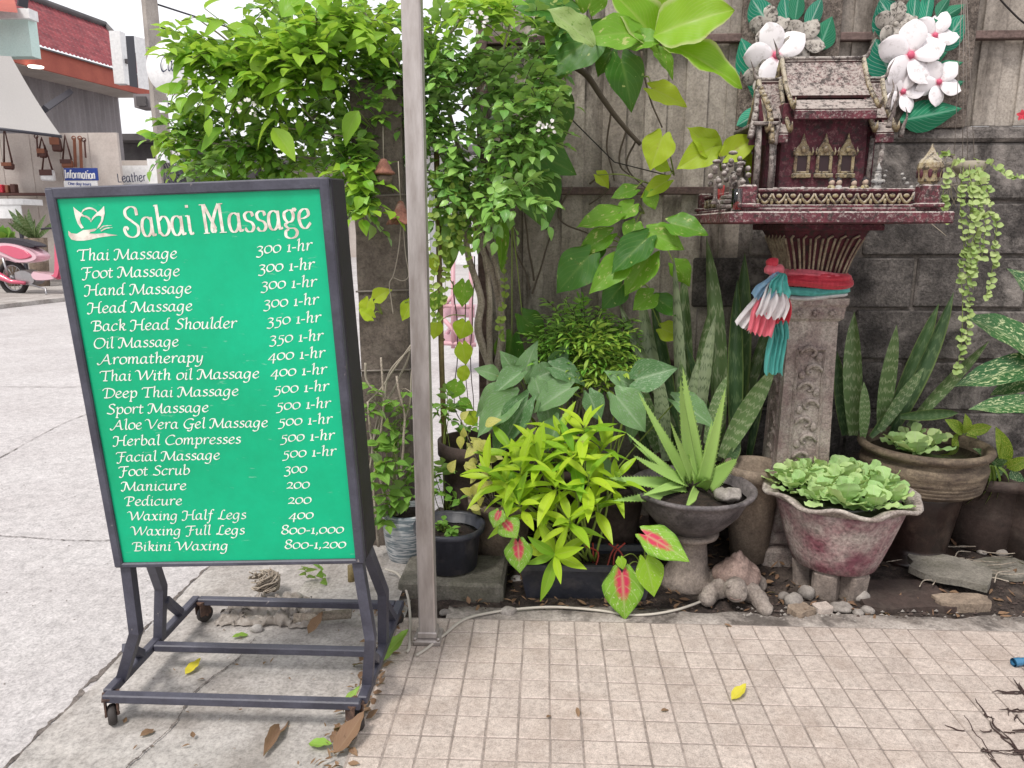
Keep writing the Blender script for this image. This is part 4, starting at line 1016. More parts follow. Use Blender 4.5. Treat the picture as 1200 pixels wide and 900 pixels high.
M_cred = cloth('ribbon_red', C(205,38,62,.8)); M_cpink = cloth('ribbon_pink', C(222,104,120,.85)); M_cteal = cloth('ribbon_teal', C(70,168,160,.8))
M_cwhite = cloth('ribbon_white', C(214,208,210,.85), C(240,236,236,.9)); M_cblue = cloth('ribbon_blue', C(120,160,196,.85), C(150,190,210,.9))
rb = thing('ribbon_wrap', 'red, teal, white and blue cloth ribbons tied round the shrine pedestal', 'ribbon', (PX, PY, 0))
def band(z0, z1, mat, out, seed, tilt=0.0):
    b = MB(); n = 80; rows_ = 12
    for i in range(rows_):
        z = z0+(z1-z0)*i/(rows_-1); bulge = sin(pi*(i+.4)/rows_)*.014
        for j in range(n):
            a = 2*pi*j/n; q = (abs(cos(a))**5+abs(sin(a))**5)**(-1/5)
            r = (out+bulge)*q + .007*noise.noise(Vector((cos(a)*2.5, sin(a)*2.5, z*110+seed)))+.003*noise.noise(Vector((cos(a)*9, sin(a)*9, z*160+seed)))
            b.v.append((r*cos(a), r*sin(a)*.96, z+tilt*cos(a)+.003*sin(a*3+seed)))
    b.f = [(i*n+j, i*n+(j+1)%n, (i+1)*n+(j+1)%n, (i+1)*n+j) for i in range(rows_-1) for j in range(n)]
    b.sm = [True]*len(b.f); b.uv = [(0,0)]*len(b.v); b.mi = [0]*len(b.f)
    return b.obj('band', mat, rb)
band(1.026, 1.056, M_cpink, .098, 1, -.008); band(1.000, 1.034, M_cred, .110, 2, -.004); band(1.012, 1.046, M_cred, .104, 7, .006); band(.975, 1.002, M_cteal, .103, 3, .002); band(.962, .978, M_cwhite, .098, 4, .006)
def tail(px0, py0, px1, py1, wpx, mat, y=2.34, dy=-.02, seed=0, flare=1.6):
    a = at(px0, py0, y); e = at(px1, py1, y+dy); sc_ = ppm(a); w = wpx/sc_
    b = MB(); n, m = 16, 26
    d = (e-a); side = Vector((d.z, 0, -d.x)).normalized()
    if side.x < 0: side = -side
    for i in range(n+1):
        t = i/n; c = a+d*t + Vector((.004*sin(t*7+seed), -.012*sin(pi*t), 0)); ww = w*(.35+(flare-.35)*min(1, t*1.5)**.8)/flare
        for j in range(m+1):
            u = -1+2*j/m; ph = u*(10+seed % 4)+seed+1.2*sin(u*3+seed)+t*1.5
            p = c + side*(u*ww/2) + Vector((0, 1, 0))*(.008*sin(ph)*min(1, .4+t)+.003*noise.noise(Vector((u*4, t*6, seed)))) + Vector((0,0,.006*sin(ph*1.3)*t+.010*t*noise.noise(Vector((u*3, seed, 1)))))
            b.v.append(tuple(Vector((p.x-PX, p.y-PY, p.z)))); b.uv.append((j/m, t))
    b.f = [(i*(m+1)+j, i*(m+1)+j+1, (i+1)*(m+1)+j+1, (i+1)*(m+1)+j) for i in range(n) for j in range(m)]
    b.sm = [True]*len(b.f); b.mi = [0]*len(b.f); return b.obj('tail', mat, rb)
tail(912, 345, 907, 438, 22, M_cteal, 2.385, .0, 5, 1.2)
tail(906, 338, 916, 400, 18, M_cteal, 2.375, .0, 2, 1.1)
tail(910, 320, 872, 384, 22, M_cwhite, 2.37, -.01, 4)
tail(908, 322, 888, 392, 30, M_cpink, 2.355, -.01, 1)
tail(912, 318, 890, 352, 24, M_cblue, 2.342, -.01, 6)
tail(917, 325, 916, 378, 20, M_cred, 2.352, -.01, 9)
tail(912, 322, 902, 372, 34, M_cwhite, 2.335, -.01, 3)
tail(916, 320, 910, 345, 26, M_cteal, 2.325, -.01, 8)
a = at(908, 316, 2.36)
b = MB(); b.ball((a.x-PX, a.y-PY, a.z), (.028,.022,.020), 14, 10); b.rough(.009, 45, 2); b.obj('knot', M_cpink, rb)
b = MB(); b.ball((a.x-PX-.008, a.y-PY+.004, a.z+.02), (.020,.018,.016), 14, 10); b.rough(.009, 55, 5); b.obj('knot', M_cred, rb)

# ============================================================ FRANGIPANI RELIEFS
M_relief = stone('relief_pebble', C(170,156,144), C(110,98,90), 60, .95, 1, .6, 170, C(58,50,46), 4, .6, rnd=0, bdist=.006)
M_petal, n_, l_, p_ = newmat('relief_petal')
g_ = n_.new('ShaderNodeNewGeometry'); uvn = n_.new('ShaderNodeUVMap'); sp_ = n_.new('ShaderNodeSeparateXYZ'); l_.new(uvn.outputs[0], sp_.inputs[0])
kk = noise_n(n_, l_, g_.outputs['Position'], 30, 6, .7)
cc = mixc(n_, l_, ramp(n_, l_, kk, [(.52,0.0),(.75,1.0)]), C(240,234,236,.95), C(196,186,182))
cc = mixc(n_, l_, ramp(n_, l_, math1(n_, l_, 'MULTIPLY_ADD', kk, .10, sp_.outputs[1]), [(.10,1.0),(.24,0.0)]), cc, C(226,96,128))
l_.new(cc, p_.inputs['Base Color']); p_.inputs['Roughness'].default_value = .5
M_rleaf = leafmat('relief_leaf', C(22,140,108), C(14,112,88), C(205,225,212), .65, 8, 1.0, trans=0, rough=.5, old=C(120,120,110))
M_rleaf2 = leafmat('relief_leaf_dark', C(24,120,84), C(12,92,66), C(150,200,176), .6, 9, 1.0, trans=0, rough=.5, old=C(90,96,84))
M_olddry = weathered('worn_petal', C(214,206,196), C(176,168,158), amt=.3, scale=50)
b = MB(); pv = []; pu = []; n, m = 9, 8
for i in range(n+1):
    t = i/n; w = float(np.interp(t*8, range(9), [.07,.17,.28,.36,.40,.40,.35,.25,.04]))
    for j in range(m+1):
        u = -1+2*j/m; pv.append((u*w, t, .075*sqrt(max(0, 1-u*u))*sin(pi*min(1, .12+t*.85))**.6 + .012 + .05*t*u)); pu.append((j/m, t))
b.add(pv, [(i*(m+1)+j, i*(m+1)+j+1, (i+1)*(m+1)+j+1, (i+1)*(m+1)+j) for i in range(n) for j in range(m)], True, pu)
petal_me = b.mesh('petal'); petal_me.materials.append(M_petal); petal_old = petal_me.copy(); petal_old.materials.clear(); petal_old.materials.append(M_olddry)
rl1 = leaf_mesh('leaf', M_rleaf, 'oblong', n=10, m=6, fold=-.35, bend=0.0); rl2 = leaf_mesh('leaf', M_rleaf2, 'ovate', n=10, m=6, fold=-.35, bend=0.0)
RYf = WY-.028
def relief(x0, x1, y1, label, flowers, leaves):
    a = at(x0, y1, RYf); c = at(x1, y1, RYf); W_ = c.x-a.x; cx = (a.x+c.x)/2
    o = thing('flower_relief', label, 'wall relief', (cx, RYf, a.z), 'frangipani reliefs on the fence')
    b = MB(); b.box(-W_/2, W_/2, 0, .026, 0, .62, bev=.003); b.obj('backing_panel', M_relief, o)
    lv = lambda px, py, off: at(px, py, RYf-off) - Vector((cx, RYf, a.z))
    for k, (bx_, by_, tx, ty, ws, kind) in enumerate(leaves):
        p0, p1 = lv(bx_, by_, .010), lv(tx, ty, .010); d = p1-p0
        inst('leaf', (rl1, rl2)[kind], o, None, frame(p0-Vector((0,.006+.0012*k,0)), d, (0,-1,0), d.length, ws))
    for k, (fx, fy, r, rot, dx, old) in enumerate(flowers):
        c0 = lv(fx, fy, .02); R_f = r/ppm(at(fx, fy, RYf))
        fo = inst('flower', None, o, None, T(c0.x, -.010-.005*k, c0.z))
        me = MB(); me.ball((0,-.012,0), (R_f*.12, .008, R_f*.12), 8, 6); m_ = me.mesh('flower'); m_.materials.append(M_olddry if old else M_petal)
        bpy.data.objects.remove(fo); fo = inst('flower', m_, o, None, T(c0.x, -.010-.005*k, c0.z))
        for q in range(5):
            an = rot+q*2*pi/5; d = Vector((cos(an), 0, sin(an)))
            inst('petal', petal_old if old else petal_me, fo, None, frame((0, -.002*(q % 3), 0), d+Vector((0,-.08,0)), (-.25*sin(an),-1,.25*cos(an)), R_f*1.02, 1))
relief(1013, 1131, 150, 'right frangipani relief, white flowers with pink centres on a pebbled panel beside the shrine roof',
  [(1050,28,25,.3,0,1),(1095,42,27,1.2,0,0),(1057,108,25,.1,0,0),(1098,97,27,.9,0,0),(1064,66,38,1.55,0,0)],
  [(1062,50,1030,0,1.3,0),(1045,92,1024,46,1.3,0),(1068,40,1072,-8,.8,0),(1082,30,1090,-14,.7,0),(1096,20,1112,-4,.8,1),(1092,28,1130,6,.7,1),(1100,60,1128,18,1.2,0),(1088,72,1108,62,.8,1),(1092,84,1126,74,.7,1),(1100,108,1128,96,.7,1),(1052,142,1124,128,.75,1),(1080,-4,1100,-22,.8,0),(1050,-2,1040,-30,.8,0)])
relief(863, 976, 152, 'left frangipani relief partly hidden behind the shrine roof and lime leaves',
  [(902,32,24,.4,0,1),(940,48,27,1.0,0,1),(893,88,24,.8,0,1),(908,66,37,1.9,0,0)],
  [(905,36,880,-2,1.2,0),(900,120,868,45,.8,0),(922,36,918,-6,.8,0),(946,34,962,-2,.9,0),(958,60,974,20,1.1,1),(895,128,862,148,.9,0),(930,26,936,-14,.8,1)])
# ============================================================ POTS
M_potpink = stone('fluted_pot_paint', C(150,96,106), C(200,186,178), 10, .85, .9, .45, 90, C(122,70,84), 12, .7, rnd=0, bdist=.005)
M_potbrown = stone('glazed_brown', C(52,36,32), C(30,21,20), 9, .3, .3, .3, 80, C(120,100,88), 12, .35, rnd=0, spec=.6)
M_jarband = stone('jar_band', C(140,124,104), C(88,74,62), 12, .75, .7, .4, 140, C(66,52,46), 9, .6, rnd=0, stretch=(1,1,4))
M_bowl = stone('dark_bowl', C(128,120,120), C(84,78,80), 10, .6, .7, .4, 120, C(44,40,40), 14, .8, rnd=0, spec=.5)
M_bowlstone = stone('bowl_pedestal', C(170,156,146), C(128,116,108), 14, .85, .7, .35, 150, C(66,58,54), 10, .5, rnd=0)
M_plastic = stone('black_plastic', C(58,60,72), C(44,45,54), 8, .5, .2, .15, 100, C(110,104,104), 12, .45, rnd=0, spec=.5)
M_stripe, n_, l_, p_ = newmat('brush_striped_pot')
g_ = n_.new('ShaderNodeNewGeometry'); mp_ = n_.new('ShaderNodeMapping'); mp_.inputs['Scale'].default_value = (9,9,70); l_.new(g_.outputs['Position'], mp_.inputs[0])
k_ = noise_n(n_, l_, mp_.outputs[0], 1.6, 4, .6, .6)
l_.new(mixc(n_, l_, ramp(n_, l_, k_, [(.44,0.0),(.56,1.0)]), C(214,216,218), C(120,134,142)), p_.inputs['Base Color']); p_.inputs['Roughness'].default_value = .4
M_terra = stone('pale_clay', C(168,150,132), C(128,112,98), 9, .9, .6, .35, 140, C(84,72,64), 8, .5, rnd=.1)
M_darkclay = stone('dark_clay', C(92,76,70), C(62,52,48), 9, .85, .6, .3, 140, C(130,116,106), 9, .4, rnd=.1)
M_potsoil = stone('pot_soil', C(70,56,50,1), C(40,32,29,1), 40, 1, 1, .6, 200, rnd=0, bdist=.01)
M_water = plain('pot_water', C(60,66,46), .15)
M_rock = stone('pebble_stone', C(186,178,170), C(150,142,136), 30, .8, .5, .25, 160, C(110,102,96), 18, .4, rnd=.18)
M_slabstone = stone('mossy_slab', C(150,144,134), C(112,108,98), 10, .9, .8, .4, 140, C(88,88,66), 6, .5, rnd=.1)
M_turtle = stone('turtle_stone', C(186,174,164), C(138,126,118), 22, .85, .9, .35, 160, C(96,84,78), 16, .5, rnd=0, bdist=.005)
M_turtle2 = stone('turtle_shell', C(176,152,142), C(134,112,104), 24, .85, .9, .35, 160, C(104,92,86), 16, .5, rnd=0, bdist=.005)

def pot(name, label, cat, x, y, z, prof, mat, soil=None, fn=None, n=48, rim=None, group=None, soilmat=None, body='body'):
    o = thing(name, label, cat, (x, y, z), group)
    b = MB(); b.lathe(prof, n, fn=fn); b.rough(.0015, 15, x); b.obj(body, mat, o)
    if soil:
        b = MB(); b.lathe([(soil[0], soil[1]), (soil[0]*.6, soil[1]+.006), (.0005, soil[1]+.008)], 24); b.rough(.004, 40, 1); b.obj('soil', soilmat or M_potsoil, o)
    return o
# fluted pot with water lettuce
FX = at(983, 590, 2.37).x; FYc = 2.37; FZ = .040
def flute(r, z, a, i):
    t = max(0, min(1, (z-.06)/.24)); e = 1 if z > .287 else 0
    return r*(1+.012*t*cos(8*a)+.022*e*cos(8*a)), z + e*.007*cos(8*a+pi)
fp = pot('fluted_pot', 'large maroon and white fluted pot on stub feet filled with water lettuce', 'plant pot', FX, FYc, FZ,
    [(.116,.058),(.134,.064),(.148,.10),(.168,.16),(.186,.22),(.199,.262),(.204,.284)], M_potpink, fn=flute, n=96)
M_rimw = stone('pot_rim_lime', C(206,196,186), C(160,146,138), 22, .9, .9, .5, 110, C(96,84,78), 16, .6, rnd=0)
b = MB(); b.lathe([(.205,.2845),(.222,.298),(.240,.302),(.244,.310),(.236,.315),(.212,.306),(.196,.298),(.190,.27),(.17,.2)], 96, fn=flute); b.rough(.002, 30); b.obj('rim', M_rimw, fp)
b = MB(); b.lathe([(.190,.286),(.0005,.287)], 40); b.obj('water', M_water, fp)
for k, an in enumerate((-2.15, -1.15, .4, 1.57, 2.8)):
    b = MB(); b.box(-.04,.04,-.032,.032,-.050,.0655, bev=.012); b.rough(.006, 22, k); b.obj('foot', M_bowlstone, fp, None, T(.092*cos(an), .092*sin(an), 0) @ Rz(an+pi/2) @ Rx(.08))
# glazed jar
JX = at(1082, 530, 2.62).x
jar = pot('glazed_jar', 'dark brown glazed jar with a ridged pale shoulder holding water lettuce', 'plant pot', JX, 2.62, .02,
    [(.150,-.01),(.158,.004),(.150,.014),(.112,.022),(.112,.05),(.124,.13),(.136,.20),(.142,.245),(.142,.25)], M_potbrown)
b = MB(); prof = [(.145,.2505),(.180,.258),(.196,.266)]
for k in range(4): prof += [(.203+.003*k,.272+.013*k), (.210+.003*k,.277+.013*k), (.208+.003*k,.281+.013*k)]
prof += [(.222,.334),(.225,.352),(.218,.370),(.204,.380),(.201,.388),(.218,.392),(.232,.400),(.238,.412),(.232,.424),(.218,.426),(.206,.418),(.20,.38),(.19,.3),(.0005,.28)]
b.lathe([(r*.93, z) for r, z in prof], 60); b.obj('shoulder', M_jarband, jar)
b = MB(); b.lathe([(.183,.385),(.0005,.386)], 40); b.obj('water', M_water, jar)
# aloe bowl on its pedestal
AX = at(811, 572, 2.38).x; AY = 2.38; az = at(811, 572, AY).z
ab = pot('pedestal_bowl', 'dark chipped bowl on a flared stone pedestal planted with aloe', 'plant pot', AX, AY, 0,
    [(.060,az-.150),(.075,az-.145),(.120,az-.115),(.160,az-.070),(.182,az-.025),(.190,az-.008),(.207,az-.002),(.210,az+.008),(.202,az+.014),(.186,az+.006),(.178,az-.02),(.0005,az-.03)], M_bowl, (.180, az-.02))
b = MB(); b.lathe([(.100,.0),(.104,.012),(.086,.030),(.066,.07),(.058,az-.185),(.066,az-.168),(.094,az-.162),(.096,az-.152),(.088,az-.146),(.02,az-.146)], 40); b.rough(.002, 18); b.obj('pedestal', M_bowlstone, ab)
# rectangular planter
p0 = gnd(614, 708); p1 = gnd(752, 706)
RXc = (p0.x+p1.x)/2; RW = .43; RYc = 2.225+.085
rp = thing('rectangular_planter', 'long black plastic planter with the lime green bush and red stems', 'plant pot', (RXc+.01, RYc, .004), rz=0.0)
b = MB(); h_ = .125
def rr(w, d, z): return [(-w,-d,z),(w,-d,z),(w,d,z),(-w,d,z)]
secs = [rr(RW/2-.02,.072,0), rr(RW/2,.085,h_-.02), rr(RW/2+.008,.093,h_-.018), rr(RW/2+.008,.093,h_), rr(RW/2-.006,.079,h_), rr(RW/2-.012,.073,h_-.02)]
for s_ in secs: b.v += s_
b.f = [(i*4+j, i*4+(j+1)%4, (i+1)*4+(j+1)%4, (i+1)*4+j) for i in range(len(secs)-1) for j in range(4)] + [(3,2,1,0)]
b.sm = [False]*len(b.f); b.uv = [(0,0)]*len(b.v); b.mi = [0]*len(b.f); b.obj('box', M_plastic, rp)
b = MB(); nn = 24
for j in range(9):
    for i in range(nn+1): b.v.append((-(RW/2-.012)+(RW-.024)*i/nn, -.073+.146*j/8, h_-.03+.012*noise.noise(Vector((i*.5, j*.7, 2)))))
b.f = [(j*(nn+1)+i, j*(nn+1)+i+1, (j+1)*(nn+1)+i+1, (j+1)*(nn+1)+i) for j in range(8) for i in range(nn)]
b.sm = [True]*len(b.f); b.uv = [(0,0)]*len(b.v); b.mi = [0]*len(b.f); b.obj('soil', M_potsoil, rp)
# black round pot on a stone block
q0 = gnd(530, 700); BKX = at(527, 640, 2.33).x
blk = thing('stone_block', 'mossy rectangular stone block under the black round pot', 'stone block', (q0.x+.0, 2.31, .0), rz=-.03)
b = MB()
b.box(-.175,.172,-.105,.12,-.01,.068, bev=.010); b.rough(.006, 13, 3); b.obj('block', M_slabstone, blk)
rpot = pot('round_pot', 'black ribbed plastic pot with a lipped rim on the stone block', 'plant pot', BKX, 2.335, .069,
    [(.085,0),(.092,.004),(.104,.125),(.106,.128),(.118,.130),(.121,.136),(.121,.150),(.113,.152),(.106,.146),(.100,.11),(.0005,.105)], M_plastic, (.101,.112), fn=lambda r,z,a,i: (r*(1-(.022 if (.004 < z < .126 and sin(14*a) > .2) else 0)), z), n=112)
# striped pot
SX_ = at(478, 640, 2.47).x
spot_ = pot('striped_pot', 'white ceramic pot with grey blue brush stripes half hidden by the metal pole', 'plant pot', SX_, 2.47, .01,
    [(.055,0),(.062,.006),(.078,.06),(.085,.12),(.086,.19),(.084,.205),(.078,.203),(.076,.18),(.0005,.17)], M_stripe, (.076,.182), fn=lambda r,z,a,i: (r*(1+.010*sin(z*150)), z))
# other pots further back
def simple_pot(px, py, Y, R, hh, mat, label, cat='plant pot', name='clay_pot', z=.02):
    x = at(px, py, Y).x
    return pot(name, label, cat, x, Y, z, [(R*.62,0),(R*.66,.004),(R*.86,hh*.5),(R*.95,hh*.86),(R*1.05,hh*.87),(R*1.06,hh),(R*.96,hh),(R*.9,hh*.85),(.0005,hh*.8)], mat, (R*.9,hh*.84))
c1 = simple_pot(588, 610, 2.50, .115, .24, M_terra, 'pale clay pot behind the black round pot, left of the lime bush')
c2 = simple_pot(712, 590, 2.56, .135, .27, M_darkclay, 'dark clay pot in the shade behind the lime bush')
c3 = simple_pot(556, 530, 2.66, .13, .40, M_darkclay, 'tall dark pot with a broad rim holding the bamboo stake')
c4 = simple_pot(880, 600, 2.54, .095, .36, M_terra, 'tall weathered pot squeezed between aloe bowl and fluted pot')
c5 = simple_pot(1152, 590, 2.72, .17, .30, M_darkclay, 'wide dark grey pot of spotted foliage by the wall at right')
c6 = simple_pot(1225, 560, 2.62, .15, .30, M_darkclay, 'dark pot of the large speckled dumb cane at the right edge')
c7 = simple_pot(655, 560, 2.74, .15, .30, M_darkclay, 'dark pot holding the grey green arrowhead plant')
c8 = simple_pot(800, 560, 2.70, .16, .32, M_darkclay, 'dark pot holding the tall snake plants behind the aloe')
c9 = simple_pot(1025, 560, 2.78, .10, .30, M_darkclay, 'narrow dark pot of snake plant behind the glazed jar')

# ============================================================ PLANTS, leaf by leaf
def plant(name, label, cat='plant', loc=(0,0,0), group=None): return thing(name, label, cat, loc, group)
KW = {k: max(v) for k, v in PROF.items()}
def put_leaf(par, me, kind, bx, by, tx, ty, Y, dy=-.03, wpx=None, nrm=None, name='leaf', Lk=1.0):
    a = at(bx, by, Y); e = at(tx, ty, Y+dy); d = e-a; Lm = d.length*Lk
    sx = 1 if wpx is None else (wpx/ppm((a+e)/2))/(2*KW[kind]*Lm)
    nv = Vector(nrm) if nrm else Vector((U(-.25,.25), -1, U(.25,.75)))
    inst(name, me, par, None, frame(a-Vector(par.location), d, nv, Lm, sx)); return a
def stems(par, paths, rad, mat, name='stems', taper=.6):
    b = MB()
    for pts in paths:
        S_ = spline([Vector(p)-Vector(par.location) for p in pts], 5); b.tube(S_, [rad*(1-(1-taper)*i/(len(S_)-1)) for i in range(len(S_))], 6)
    return b.obj(name, mat, par, 'stuff' if len(paths) > 1 else None)
M_stemg = plain('green_stem', C(140,160,70), .5); M_stemd = plain('dark_stem', C(74,62,50), .8); M_stemr = plain('red_stem', C(170,60,50), .5)
M_bark = stone('bark', C(196,184,168,.85), C(156,142,128,.8), 30, .9, .9, .4, 160, rnd=0, stretch=(1,1,.3))
M_vine = plain('vine_stem', C(96,84,72), .8)

# --- aloe
M_aloe = leafmat('aloe_skin', C(140,184,76), C(166,204,92), C(190,200,140), .0, spot=C(186,206,140), spot_scale=26, spot_lo=.62, spot_hi=.68, trans=.06, rough=.38, bump=.1)
al = plant('aloe_plant', 'spiky pale green aloe growing in the pedestal bowl', 'aloe', (AX, AY, az-.015))
aloe_me = [thick_leaf('leaf', M_aloe, w=.075, th=.04, bend=bb) for bb in (.05, .16, -.06)]
for (bx,by,tx,ty,w,dy,k) in [(806,560,743,460,20,-.02,0),(812,558,787,436,18,-.06,1),(820,560,797,428,20,-.02,0),(824,562,851,458,19,-.10,2),(828,562,846,474,12,.03,0),(828,568,868,535,26,-.06,1),
    (804,564,732,541,20,-.10,1),(802,570,710,563,22,-.14,0),(806,578,715,590,19,-.16,0),(798,560,731,508,12,.04,0),(794,556,740,520,10,.08,0),(812,560,782,492,12,-.10,0),(822,572,836,555,16,-.12,1),(800,566,755,578,14,-.16,2),(822,556,834,492,10,.06,0),(818,574,806,592,16,-.15,2)]:
    a = at(bx, by, AY+.01); a.z = min(a.z, az+.02); e = at(tx, ty, AY+dy); d = e-a; sc_ = (w*.95/ppm(a))/(2*.082*d.length)
    inst('leaf', aloe_me[k], al, None, frame(a-Vector(al.location), d, (d.x*-.6, -1 if abs(d.x) < .12 else -.5, .6), d.length, sc_))
o = thing('quartz_stone', 'rough white stone lying in the aloe bowl', 'stone', (AX+.10, AY-.085, az-.002)); b = MB(); b.ball((0,0,.012), (.045,.035,.022), 14, 9); b.rough(.013, 45, 3); b.obj('rock', M_rock, o)

# --- lime green bush in the rectangular planter
M_lime = leafmat('lime_leaf', C(166,206,44), C(198,226,62), C(222,234,130), .35, 7, 1.2, old=C(170,150,70), trans=.42, rough=.36)
M_lime2 = leafmat('green_leaf_bush', C(112,168,42), C(160,200,52), C(200,220,110), .35, 7, 1.2, trans=.38, rough=.36)
lime_me = [leaf_mesh('leaf', (M_lime, M_lime, M_lime2)[q], 'lance', n=8, m=4, fold=.35, bend=bb, twist=tw) for q, (bb, tw) in enumerate(((.12,.1),(.30,-.15),(.2,.25)))]
lb = plant('lime_bush', 'bright lime green bush with narrow whorled leaves in the black planter', 'shrub', (RXc, RYc, h_-.02))
whs = [(685,498,2.30),(626,520,2.30),(657,505,2.36),(650,562,2.22),(690,556,2.22),(593,566,2.26),(633,540,2.26),(706,520,2.36),(722,560,2.28),(667,607,2.18),(650,650,2.15),(608,588,2.2),(572,552,2.3),(600,528,2.36),(672,530,2.26),(640,600,2.24),(700,590,2.26),(610,548,2.25)]
paths = []
for wi, (wx, wy, Y) in enumerate(whs):
    c = at(wx, wy, Y); k = 10 if wi < 15 else 8; a0 = U(0, 6)
    up = Vector((c.x-RXc, (Y-RYc)*.6-.25, .75)).normalized() if wy < 640 else Vector((-.1,-.75,.35)).normalized()
    ax1 = up.orthogonal().normalized(); ax2 = up.cross(ax1)
    for q in range(k):
        an = a0+q*2.399; el = .95-.85*q/k*1.3+U(-.1,.1)
        d = (ax1*cos(an)+ax2*sin(an))*cos(el)+up*sin(el); s_ = U(.095,.155)*(1.05-.25*abs(sin(el)))
        inst('leaf', lime_me[(q+wi) % 3], lb, None, frame(c-up*.006*q-Vector(lb.location), d, up, s_, U(.72,1.0)))
    root = Vector((RXc-.03+.12*((wi*37 % 10)/10-.3), RYc, h_-.02)); mid = (root+c)/2+Vector((U(-.03,.03), U(-.02,.02), .02)); paths.append([root, mid, c-up*.05, c])
stems(lb, paths, .0045, M_stemg, 'stems')
for k in range(5):
    b = MB(); x = RXc+.07+U(-.05,.07); b.tube(spline([(x-RXc, U(-.05,.03), -.01), (x-RXc+U(-.02,.02), 0, .03), (x-RXc+U(-.06,.06), U(-.03,.03), .06)], 4), .003, 6); b.obj('red_stem', M_stemr, lb)

# --- caladium
M_cal = leafmat('caladium_leaf', C(120,168,52), C(138,182,60), C(206,216,150), .5, 5, .8, center=(C(222,60,96), .22, .22, .42), spot=C(214,226,170), spot_scale=16, spot_lo=.60, spot_hi=.66, edge=C(110,160,40), trans=.25, rough=.4)
M_cal2 = leafmat('caladium_young', C(150,196,50), C(160,204,60), C(200,220,130), .45, 5, .8, spot=C(226,232,170), spot_scale=16, spot_lo=.63, spot_hi=.68, trans=.35)
cal_me = leaf_mesh('leaf', M_cal, 'heart', n=12, m=8, fold=.10, bend=.15, wave=.02); cal_me2 = leaf_mesh('leaf', M_cal2, 'heart', n=12, m=8, fold=.2, bend=.15)
cd = plant('caladium', 'caladium with green and pink heart leaves at the front right of the planter', 'plant', (RXc+.2, 2.20, .0))
root = Vector((RXc+.20, 2.27, h_-.02)); pp = []
for (bx,by,tx,ty,w,m_,dy,nm) in [(729,672,733,728,50,cal_me,-.05,(0,-1,.35)),(757,627,809,655,42,cal_me,-.06,(-.2,-.7,.9)),(757,657,769,700,36,cal_me2,-.04,(.3,-1,.3)),(727,654,730,668,13,cal_me2,-.01,None)]:
    a = put_leaf(cd, m_, 'heart', bx,by,tx,ty, 2.13, dy, w, nm); pp.append([root, (root+a)/2+Vector((0,0,.03)), a])
stems(cd, pp, .0022, M_stemg)
cd2 = plant('caladium', 'caladium with dark pink splashed leaves at the left end of the planter', 'plant', (RXc-.2, 2.20, .0))
root = Vector((RXc-.17, 2.27, h_-.02)); pp = []
for (bx,by,tx,ty,w,dy,nm) in [(607,636,609,672,34,-.04,(0,-1,.3)),(592,612,606,630,30,-.03,(0,-.8,.7)),(585,600,578,618,22,-.03,None)]:
    a = put_leaf(cd2, cal_me, 'heart', bx,by,tx,ty, 2.14, dy, w, nm); pp.append([root, (root+a)/2+Vector((0,0,.03)), a])
stems(cd2, pp, .0022, M_stemg)

# --- arrowhead / philodendron
M_syn = leafmat('arrowhead_leaf', C(84,126,78), C(122,160,104), C(176,200,160), .65, 9, 1.8, old=C(120,130,80), spot=C(150,176,138), spot_scale=18, spot_lo=.54, spot_hi=.64, trans=.2, rough=.42)
syn_me = [leaf_mesh('leaf', M_syn, 'heart', n=12, m=6, fold=ff, bend=bb, wave=.02, twist=tw) for ff, bb, tw in ((.35,.2,0),(.2,.45,.25),(.5,.1,-.3))]
sy = plant('arrowhead_plant', 'grey green arrowhead plant with large soft leaves behind the lime bush', 'plant', (c7.location.x, 2.72, .3)); pp = []
for i, (bx,by,tx,ty,w,Y) in enumerate([(606,440,588,412,34,2.62),(614,442,624,404,34,2.6),(610,437,576,462,36,2.56),(648,434,616,448,34,2.58),(648,430,688,442,38,2.56),(650,428,666,402,28,2.62),(668,455,622,480,46,2.52),(592,455,554,486,40,2.55),(604,468,556,512,50,2.5),(618,470,584,524,46,2.48),(640,474,650,514,36,2.52),(690,462,704,494,34,2.5),(628,446,636,474,30,2.54),(582,440,560,430,26,2.62),(655,492,640,530,36,2.46),(598,500,578,534,36,2.5)]):
    a = put_leaf(sy, syn_me[i % 3], 'heart', bx,by,tx,ty, Y, -.03, w*.80, (U(-.2,.2), -.9, U(.4,.9))); pp.append([Vector((c7.location.x+U(-.05,.05), 2.72, .28)), (a+Vector((c7.location.x, 2.72, .3)))/2+Vector((0,0,.03)), a])
stems(sy, pp, .003, M_stemg)
sy2 = plant('arrowhead_plant', 'arrowhead plant with big pale leaves between the lime bush and the aloe', 'plant', (c2.location.x, 2.56, .27)); pp = []
for i, (bx,by,tx,ty,w,Y) in enumerate([(745,445,792,430,48,2.50),(740,452,716,436,28,2.52),(722,464,757,506,52,2.46),(792,470,842,498,40,2.52),(700,540,722,572,30,2.4),(748,470,738,520,30,2.5)]):
    a = put_leaf(sy2, syn_me[i % 3], 'heart', bx,by,tx,ty, Y, -.04, w*.85, (U(-.2,.2), -.9, U(.4,.9))); pp.append([Vector((c2.location.x+U(-.04,.04), 2.56, .26)), (a+Vector((c2.location.x, 2.56, .26)))/2+Vector((0,.02,.02)), a])
stems(sy2, pp, .0035, M_stemg)

